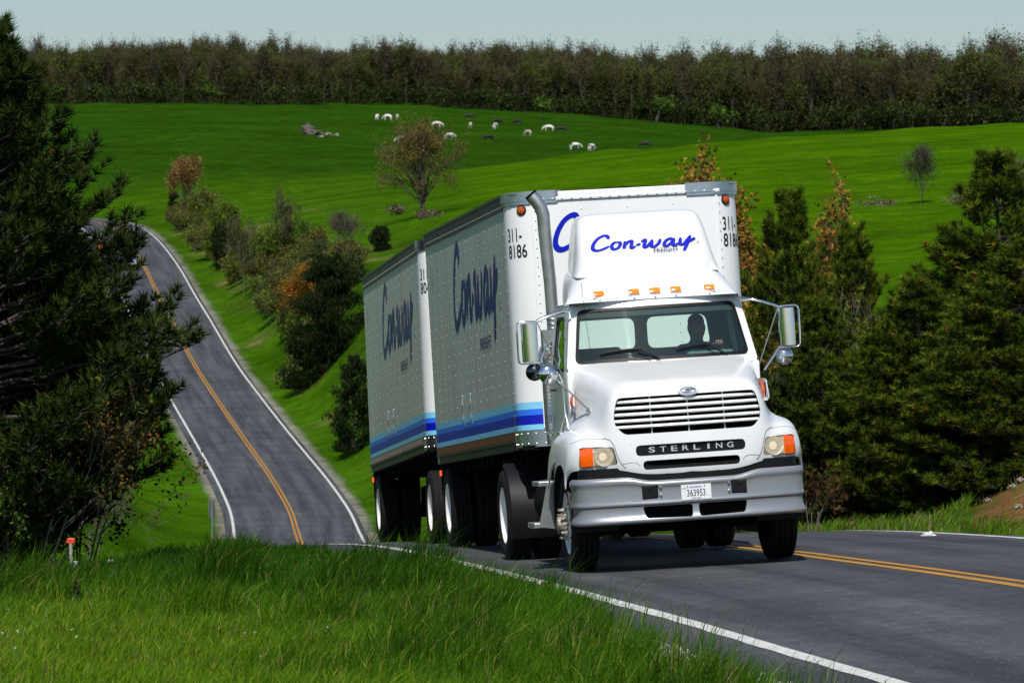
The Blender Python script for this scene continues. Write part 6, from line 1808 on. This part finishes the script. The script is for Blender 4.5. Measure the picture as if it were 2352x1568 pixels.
# ------------------------------------------------------------------ grass
def blades(n_try, xr, yr, keep, hgt, colf, seed, wid=(.004, .008), name='grass', label='', lift=0.0):
    r = np.random.default_rng(seed)
    X = r.uniform(*xr, n_try); Y = r.uniform(*yr, n_try)
    k = keep(X, Y, r); X, Y = X[k], Y[k]
    n = len(X); Z = gz(X, Y) + lift
    H = hgt(X, Y, r); a = r.uniform(0, 6.28, n); bend = r.uniform(.1, 1.0, n) ** 1.7 * .75 * H
    # a light wind combs the grass to the right
    dx = np.cos(a) * bend + .18 * H; dy = np.sin(a) * bend
    w = r.uniform(*wid, n) * np.clip(Y / 45, .8, 1.6); sa = r.uniform(-.9, .9, n); sx_, sy_ = np.cos(sa) * w, np.sin(sa) * w
    B = np.stack([X, Y, Z - .02], -1); S_ = np.stack([sx_, sy_, 0 * sx_], -1)
    Mid = B + np.stack([dx * .32, dy * .32, H * .62], -1); Tip = B + np.stack([dx, dy, H * r.uniform(.78, 1.0, n)], -1)
    V = np.stack([B - S_, B + S_, Mid + S_ * .8, Mid - S_ * .8, Tip], 1).reshape(-1, 3)
    b5 = np.arange(n)[:, None] * 5
    q = np.concatenate([b5, b5 + 1, b5 + 2, b5 + 3], 1); t = np.concatenate([b5 + 3, b5 + 2, b5 + 4], 1)
    C = colf(X, Y, r)
    o = link(name, np_mesh(name, V, [q, t], [MATS['grass_blade']], col=np.repeat(C, 5, 0)))
    tag(o, label, 'grass', kind='stuff')
    return n
def inview(X, Y, m=60):
    u = X / Y * F + CX; return (u > -m) & (u < 2352 + m)
def keepL(X, Y, r):
    off, yc, ov = road_off(X, Y)
    edge = -3.66 - .22 * sstep(46, 52, Y) - .35 * r.uniform(0, 1, len(X)) ** 2 - .25 * (lump(X, Y, .7, 3) > .3)
    bare = (Y < 39) & (off > -4.4 + .35 * lump(X, Y, .5, 8)) & (r.uniform(0, 1, len(X)) < .9)
    dens = np.clip(1.15 - (Y - 27) / 75, .45, 1)
    return inview(X, Y) & (off < edge) & ~bare & (r.uniform(0, 1, len(X)) < dens)
def tall(X, Y): 
    off, _, _ = road_off(X, Y)
    return np.clip(sstep(38, 47, Y + 1.2 * lump(X, Y, 2.0, 14)) * .75 + (1 - sstep(5.2, 8.0, -off + .6 * lump(X, Y, 1.1, 17))) * .7, 0, 1)
def hgtL(X, Y, r):
    t = tall(X, Y); clump = np.clip(lump(X, Y, .55, 12), 0, 2)
    return (.15 + .17 * t + .17 * clump ** 1.3 * (.4 + t)) * r.uniform(.5, 1.3, len(X)) * (1 - .48 * sstep(46, 55, Y)) * (1 - .5 * sstep(44, 50, Y) * (1 - sstep(4.6, 6.0, -road_off(X, Y)[0])))
def colL(X, Y, r):
    n = len(X); t = tall(X, Y)[:, None]; w = r.uniform(0, 1, (n, 1)); cl = np.clip(lump(X, Y, .55, 12), 0, 1.2)[:, None]
    a = np.array((.092, .190, .005)); c = np.array((.036, .122, .003)); d = np.array((.18, .27, .02))
    base = a * (1 - t) + c * t
    base = base * (1 - .42 * cl * t) * (.5 + 1.0 * w)
    base = np.where(r.uniform(0, 1, (n, 1)) < .10 * (1 - t) + .02, d * np.array((1.5, 1.15, 1.8)), base)
    dry = (r.uniform(0, 1, n) < .022 + .25 * (lump(X, Y, .9, 19) > 1.15) * (1 - t[:, 0]))[:, None]
    return np.where(dry, np.array((.24, .19, .085)) * (.7 + .6 * w), base)
blades(860000, (-8.6, 5.0), (27.0, 68.0), keepL, hgtL, colL, 5, wid=(.0026, .0052), label='tall green verge grass in the foreground left of the road')
def keepR(X, Y, r):
    off, _, _ = road_off(X, Y)
    u = X / Y * F + CX
    dirt_ = (u > 2215 + 40 * lump(X, Y, 2.4, 23)) & (Y > 56.5) & (r.uniform(0, 1, len(X)) < .985)
    return inview(X, Y) & (off > 3.55 + .3 * r.uniform(0, 1, len(X)) ** 2) & (off < 15) & ~dirt_
blades(150000, (2.5, 12), (46, 77), keepR, lambda X, Y, r: (.14 + .12 * np.clip(lump(X, Y, .6, 44), 0, 1.5)) * r.uniform(.6, 1.3, len(X)),
       lambda X, Y, r: np.where(r.uniform(0, 1, (len(X), 1)) < .16, np.array((.22, .19, .09)), np.array((.085, .175, .008))) * r.uniform(.6, 1.35, (len(X), 1)), 6, name='verge_grass', label='rough grass on the verge across the road below the pines')
def keepF(X, Y, r):
    off, _, _ = road_off(X, Y); return inview(X, Y) & (off < -4.2) & (np.abs(X / Y * F + CX - 215) > 70 + 30 * lump(X, Y, 2, 4)) | (inview(X, Y) & (off < -4.2) & (Y > 118))
blades(110000, (-22, -2), (68, 190), keepF, lambda X, Y, r: .28 * r.uniform(.5, 1.3, len(X)), lambda X, Y, r: np.array((.065, .155, .005)) * r.uniform(.6, 1.35, (len(X), 1)), 8, wid=(.006, .010), name='hollow_grass', label='bright grass in the hollow beyond the verge crest')

# wildflowers, pebbles, litter
r = np.random.default_rng(91)
Xf = r.uniform(-6, 1, 900); Yf = r.uniform(30, 42, 900); k = (lump(Xf, Yf, 1.5, 66) > .7) & inview(Xf, Yf); off, _, _ = road_off(Xf, Yf); k &= off < -5
P = Plant(5); c = np.stack([Xf, Yf, gz(Xf, Yf) + r.uniform(.10, .2, 900)], -1)[k][:26]
P.flakes(c.repeat(4, 0) + r.normal(size=(len(c) * 4, 3)) * .005, .016, (.6, .6, .56), jit=.1, aspect=1)
o = link('wildflowers', np_mesh('wildflowers', np.concatenate(P.V), [np.concatenate(P.Q)], [MATS['foliage']], col=np.concatenate(P.C))); tag(o, 'scattered tiny white wildflowers in the foreground grass', 'flowers', kind='stuff')
n = 3000; Yp = r.uniform(27, 38, n); offp = -3.6 - r.uniform(0, 1, n) ** .8 * .8
sl = road_dir(Yp); Xp = road_x(Yp) + offp / np.sqrt(1 + sl * sl); Yq = Yp - offp * sl
Zp = gz(Xp, Yq); s = r.uniform(.006, .022, n)[:, None]
octa = np.array([(1, 0, 0), (0, 1, 0), (-1, 0, 0), (0, -1, 0), (0, 0, .8), (0, 0, -.6)])
V = (np.stack([Xp, Yq, Zp + .004], -1)[:, None] + octa[None] * s[:, None] * r.uniform(.6, 1.4, (n, 6, 1))).reshape(-1, 3)
fo = np.array([(0, 1, 4), (1, 2, 4), (2, 3, 4), (3, 0, 4), (1, 0, 5), (2, 1, 5), (3, 2, 5), (0, 3, 5)])
Fp = (np.arange(n)[:, None, None] * 6 + fo[None]).reshape(-1, 3)
cc = np.repeat(np.array((.36, .345, .32)) * r.uniform(.4, 1.3, (n, 1)), 6, 0)
mat('pebble', (1, 1, 1), .85, vcol=True, var=.1)
o = link('gravel', np_mesh('gravel', V, [Fp], [MATS['pebble']], col=cc)); tag(o, 'pale loose gravel along the near road edge', 'gravel', kind='stuff')
# ------------------------------------------------------------------ roadside things
q = at(488, 1200, 226); q.z = g1(q.x, q.y); hs_ = at(488, 1149, 226).z - q.z
sg = empty('road_sign', q, R(66)); tag(sg, 'narrow grey back of a road sign on a thin post by the far road', 'sign')
b = MB(); b.box(-.03, .03, -.03, .03, -.3, hs_); b.obj('post', MATS['galvanised'], sg)
b = MB(); b.rbox(-.30, .30, .032, .046, hs_ - .84, hs_ + .02, .004); b.obj('panel', MATS['galvanised'], sg)
q = at(164, 1340, 57.5); q.z = g1(q.x, q.y)
mp_ = empty('marker_post', q); tag(mp_, 'thin grey post with a red cap in the hollow on the left', 'post')
hh = (YH + (0 - q.z) / q.y * F - 1247) / F * q.y
b = MB(); b.tube([(0, 0, -.2), (0, 0, hh * .5), (-.01, 0, hh)], .021, n=8); b.obj('post', MATS['weathered_post'], mp_, 40)
b = MB(); b.rbox(-.052, .046, -.02, .02, hh - .005, hh + .065, .012); b.box(-.066, -.05, -.012, .012, hh + .005, hh + .035); b.obj('red_cap', MATS['orange_red'], mp_)
q = at(174, 1340, 57.3); q.z = g1(q.x, q.y)
ub = empty('utility_box', q); tag(ub, 'small white utility box at the foot of the red-capped post', 'box')
b = MB(); b.rbox(-.028, .028, -.03, .03, -.1, .34, .008); b.obj('box_body', MATS['box_white'], ub)
b = MB(); b.rbox(-.032, .032, -.034, .034, .34, .355, .004); b.obj('box_lid', MATS['box_white'], ub)
q = stand(254, 1288, 85, 130)
b = MB(); b.lathe([(0, .001), (.01, .05), (.06, .07), (.11, .05), (.125, .001)], (0, 0, 0), 'Z', n=12); o = b.obj('white_ball', MATS['box_white'], None, 60); o.location = q
tag(o, 'small round white object lying on the mown patch', 'ball')
# plastic bag in the verge
q = stand(2125, 1238, 48, 66)
def crumple(seed, s):
    bm = bmesh.new(); bmesh.ops.create_icosphere(bm, subdivisions=3, radius=1)
    r_ = np.random.default_rng(seed)
    for v in bm.verts:
        n_ = v.co.normalized(); k = 1 + .28 * math.sin(5 * n_.x + 1.3 * seed) * math.cos(6 * n_.z) + r_.uniform(-.10, .10)
        v.co = Vector((n_.x * k * s[0], n_.y * k * s[1], max(0, n_.z * k) * s[2]))
    me = bpy.data.meshes.new('crumple'); bm.to_mesh(me); bm.free(); return me
me = crumple(4, (.105, .08, .085)); me.materials.append(MATS['bag_white']); o = link('plastic_bag', me); o.location = q + Vector((0, -.35, .0)); o.location.z = g1(o.location.x, o.location.y) + .02
tag(o, 'crumpled white plastic bag at the edge of the far verge', 'bag')
for i, (x, y, d0, s, lab) in enumerate(((2325, 1120, 60, .07, 'largest pale stone on the dirt bank'), (2345, 1105, 60, .07, 'pale stone by the right edge above the largest one'), (2270, 1150, 58, .06, 'small stone low on the left side of the dirt bank'), (2340, 1165, 56, .07, 'stone at the foot of the dirt bank'), (2348, 1080, 62, .06, 'stone near the top of the dirt bank'))):
    q = stand(x, y, d0 - 6, d0 + 12)
    me = crumple(20 + i, (s, s * .8, s * .8)); me.materials.append(MATS['stone']); o = link('stone', me); o.location = q; tag(o, lab, 'stone', 'stones on the dirt bank')
# dark weed in the grass
q = stand(205, 1412, 30, 50)
P = Plant(9); rw = P.r
for k in range(9):
    a = rw.uniform(0, 6.28); e = np.array([math.cos(a) * .16, math.sin(a) * .16, rw.uniform(.10, .22)]); P.limb([np.zeros(3), e * .6, e], [.006, .005, .003])
    c = e * rw.uniform(.3, 1, (26, 1)) + rw.normal(size=(26, 3)) * .03; P.flakes(c, .05, (.012, .030, .010))
P.build('weed', 'dark bushy weed in the short grass at lower left', 'plant', q + Vector((0, 0, .05)), crown='leaves', trunk='stem')
# brush piles and bare patches on the hillside
for (x, yb, w, h, sd, lab) in ((2200, 470, 1.7, .9, 501, 'greyish brush heap on the right-hand hillside'), (2000, 475, 2.2, .5, 502, 'flat dry brush line on the hillside left of the small tree'), (985, 503, 1.5, .7, 503, 'low brush around the foot of the lone tree'), (905, 492, 1.0, .8, 504, 'pale dead grass clump left of the lone tree')):
    q = stand(x, yb, 320, 450)
    broadleaf(sd, h, w, [(.17, .14, .09), (.13, .11, .07)], N=450, size=.22, stems=6, levels=3, wood_r=.012, clump=.2, up=.1).build('brush_heap', lab, 'brush', q, wood='bark_pale')
# rocks in the pasture
for i, (x, y, s, lab) in enumerate(((708, 302, (1.5, 1.0, 1.4), 'tallest dark boulder of the pile in the far pasture'), (722, 309, (2.2, 1.2, .9), 'long flat boulder at the right of the boulder pile'), (755, 310, (.7, .6, .6), 'small rock right of the boulder pile'), (772, 313, (.6, .6, .6), 'farthest right small rock in the pasture'), (738, 316, (.6, .5, .4), 'small rock below the boulder pile'))):
    q = stand(x, y, 750, 1100); me = crumple(40 + i, s); me.materials.append(MATS['stone_dark'] if i < 2 else MATS['stone']); o = link('boulder', me); o.location = q; tag(o, lab, 'boulder', 'boulders in the pasture')

# ------------------------------------------------------------------ cattle
def cow_mesh(name, m):
    V = [(0, 0, 1.02), (-.45, 0, 1.05), (-.80, 0, 1.08), (.45, 0, 1.04), (.78, 0, 1.12), (1.12, 0, .92), (1.38, 0, .52), (1.52, 0, .26),
         (-.78, .20, .72), (-.86, .21, .40), (-.80, .21, .04), (-.78, -.20, .72), (-.86, -.21, .40), (-.80, -.21, .04),
         (.62, .19, .66), (.62, .20, .36), (.62, .20, .04), (.62, -.19, .66), (.64, -.20, .36), (.66, -.20, .04), (-.98, 0, 1.02), (-1.03, 0, .5)]
    E_ = [(0, 1), (1, 2), (0, 3), (3, 4), (4, 5), (5, 6), (6, 7), (2, 8), (8, 9), (9, 10), (2, 11), (11, 12), (12, 13), (4, 14), (14, 15), (15, 16), (4, 17), (17, 18), (18, 19), (2, 20), (20, 21)]
    rad = [(.36, .37), (.35, .36), (.28, .30), (.36, .39), (.27, .34), (.17, .22), (.13, .15), (.09, .09), .16, .075, .065, .16, .075, .065, .13, .07, .06, .13, .07, .06, .04, .03]
    return skin_body(name, V, E_, rad, [m], 1)
def cow_coat(name, a, c, lo, hi):
    m = mat(name, a, .8, scale=1.1, color2=c, detail=1.0)
    rp = [n for n in m.node_tree.nodes if n.type == 'VALTORGB'][0]; rp.color_ramp.elements[0].position = lo; rp.color_ramp.elements[1].position = hi
    return m
COAT = {'white': cow_coat('coat_white', (.66, .64, .60), (.50, .47, .43), .5, .7), 'black': cow_coat('coat_black', (.012, .011, .011), (.03, .028, .026), .5, .7), 'pied': cow_coat('coat_pied', (.66, .64, .60), (.015, .014, .014), .54, .57), 'grey': cow_coat('coat_grey', (.32, .26, .21), (.45, .40, .34), .4, .6)}
CM = {k: cow_mesh('cow_' + k, m) for k, m in COAT.items()}
EAR = MB()
for s in (-1, 1): EAR.add([(1.33, s * .10, .68), (1.30, s * .28, .70), (1.36, s * .26, .62)], [(0, 1, 2)])
EAR.add([(-.35, -.10, .66), (-.62, -.10, .64), (-.62, .10, .64), (-.35, .10, .66), (-.45, 0, .58)], [(0, 1, 4), (1, 2, 4), (2, 3, 4), (3, 0, 4)])
EAR = EAR.mesh('ears_udder', MATS['skin'])
for (x, y, c, a, lab) in (
    (867, 277, 'white', 80, 'small white cow at the far left of the herd, seen end-on'), (891, 277, 'white', 150, 'white cow second from the left in the top row'), (912, 277, 'grey', 95, 'greyish cow third from the left in the top row'),
    (1003, 294, 'white', 10, 'white cow just above the crown of the lone tree'), (1076, 276, 'black', 0, 'black cow alone at the top centre of the pasture'), (1081, 296, 'grey', 85, 'pale cow seen end-on below the top black one'),
    (1141, 287, 'black', 20, 'black cow standing behind a pied one'), (1138, 298, 'pied', 70, 'pied cow in front of the black one near the centre'), (1190, 288, 'black', 160, 'black cow to the right of the overlapping pair'),
    (1261, 302, 'white', 175, 'large white cow side-on in the right half of the herd'), (1287, 305, 'black', 5, 'black cow lying beside the large white one'), (1213, 314, 'grey', 130, 'brown-grey cow below and left of the large white one'),
    (1122, 325, 'black', 200, 'black cow in the lower middle of the herd'), (993, 317, 'black', 15, 'black cow showing through the top of the lone tree'), (1032, 321, 'pied', 25, 'pale pied cow right of the lone tree top'),
    (923, 329, 'white', 170, 'white cow showing through the left of the lone tree'), (1321, 345, 'pied', 20, 'pied cow low on the right, left one of a pair'), (1359, 348, 'pied', 60, 'mostly white cow low on the right, right one of a pair'), (1484, 342, 'black', 175, 'black cow farthest right, on the brow of the near hill')):
    q = stand(x, y, 700, 1110)
    cw = empty('cow', q, R(a)); tag(cw, lab, 'cow', 'cattle grazing on the far pasture')
    link('body', CM[c], cw); link('ears', EAR, cw)

# ------------------------------------------------------------------ cars on the far road
def make_car(name, label, q, yaw, paint, pickup=False):
    t = empty(name, q, yaw); tag(t, label, 'car', 'cars on the far road')
    L_ = 2.45; 
    prof = [(-L_, .42), (-L_, .68), (-L_ + .10, .86), (-1.15, 1.00), (-.45, 1.50), (.55, 1.56), (1.25, 1.52), (1.95, 1.06), (L_ - .06, 1.0), (L_, .72), (L_, .42)]
    if pickup: prof = [(-L_, .50), (-L_, .85), (-L_ + .08, 1.05), (-1.25, 1.12), (-.65, 1.70), (.25, 1.74), (.62, 1.68), (.68, 1.14), (L_ + .2, 1.12), (L_ + .25, .6), (L_ + .25, .5)]
    rows = []
    for t_, k in ((-1, 1), (-.94, 1.0), (0, 1.0), (.94, 1.0), (1, 1)):
        rows.append([(t_ * (.88 if z < 1.1 else .88 - (z - 1.1) * .32), y, z - (.03 if abs(t_) == 1 and z > .8 else 0)) for y, z in prof])
    b = MB(); b.grid(rows)
    for sg_ in (0, 4): b.add(rows[sg_], [tuple(range(len(prof)))])
    b.box(-.84, .84, -L_ + .1, L_ - .1, .38, .45)
    b.obj('body', paint, t, 30)
    i0 = 3; y0, z0 = prof[i0]; y1, z1 = prof[i0 + 1]
    def gl(t0): return y0 + (y1 - y0) * t0, z0 + (z1 - z0) * t0
    (ya, za), (yb, zb) = gl(.08), gl(.92)
    b = MB(); b.add([(-.78, ya, za + .012), (.78, ya, za + .012), (.66, yb, zb + .012), (-.66, yb, zb + .012)], [(0, 1, 2, 3)]); b.obj('windscreen', MATS['car_glass_dark'], t)
    for s in (-1, 1):
        b = MB(); b.add([(s * .892, y0 + .15, z0 + .05), (s * .892, .55, z0 + .05), (s * .77, .5, z1 - .06), (s * .77, y1 + .1, z1 - .06)], [(0, 1, 2, 3)]); b.obj('side_window', MATS['car_glass_dark'], t)
        b = MB(); b.rbox(s * .66 - .16, s * .66 + .16, -L_ - .015, -L_ + .05, .68, .82, .02); b.obj('headlight', MATS['reflector_bowl'], t)
        b = MB(); b.rbox(s * .97 - .09, s * .97 + .09, -.95, -.85, 1.0, 1.14, .02); b.obj('door_mirror', paint, t)
        for y in (-1.5, 1.5):
            w = empty('wheel'); w.parent = t; w.location = (s * .80, y, .34)
            b = MB(); b.lathe([(-.1, .2), (-.11, .3), (-.08, .34), (.08, .34), (.11, .3), (.1, .2)], (0, 0, 0), n=20); b.obj('tyre', MATS['rubber'], w, 40)
            b = MB(); b.lathe([(s * .09, .21), (s * .07, .12), (s * .08, .001)], (0, 0, 0), n=14); b.obj('rim', MATS['aluminium'], w, 40)
    b = MB(); b.rbox(-.45, .45, -L_ - .012, -L_ + .03, .55, .80, .015); b.obj('grille', MATS['black_plastic'], t)
    b = MB(); b.rbox(-.84, .84, -L_ - .06, -L_ + .05, .42, .56, .03); b.obj('bumper', MATS['silver_paint'], t)
    return t
def on_road(d, off):
    s_ = float(road_dir(np.array([d]))[0]); n_ = math.sqrt(1 + s_ * s_)
    return Vector((float(road_x(np.array([d]))[0]) + off / n_, d - off * s_ / n_, float(road_z(np.array([d]), np.array([off]))[0]) + .005)), math.atan(-s_)
q, a = on_road(436, -1.7); make_car('car', 'blue car seen between the pine boughs on the far road', q, a, MATS['car_blue'])
q, a = on_road(562, -1.7); make_car('pickup_truck', 'pale blue pickup farther off at the road crest behind the pine', q, a, MATS['car_pale'], True)
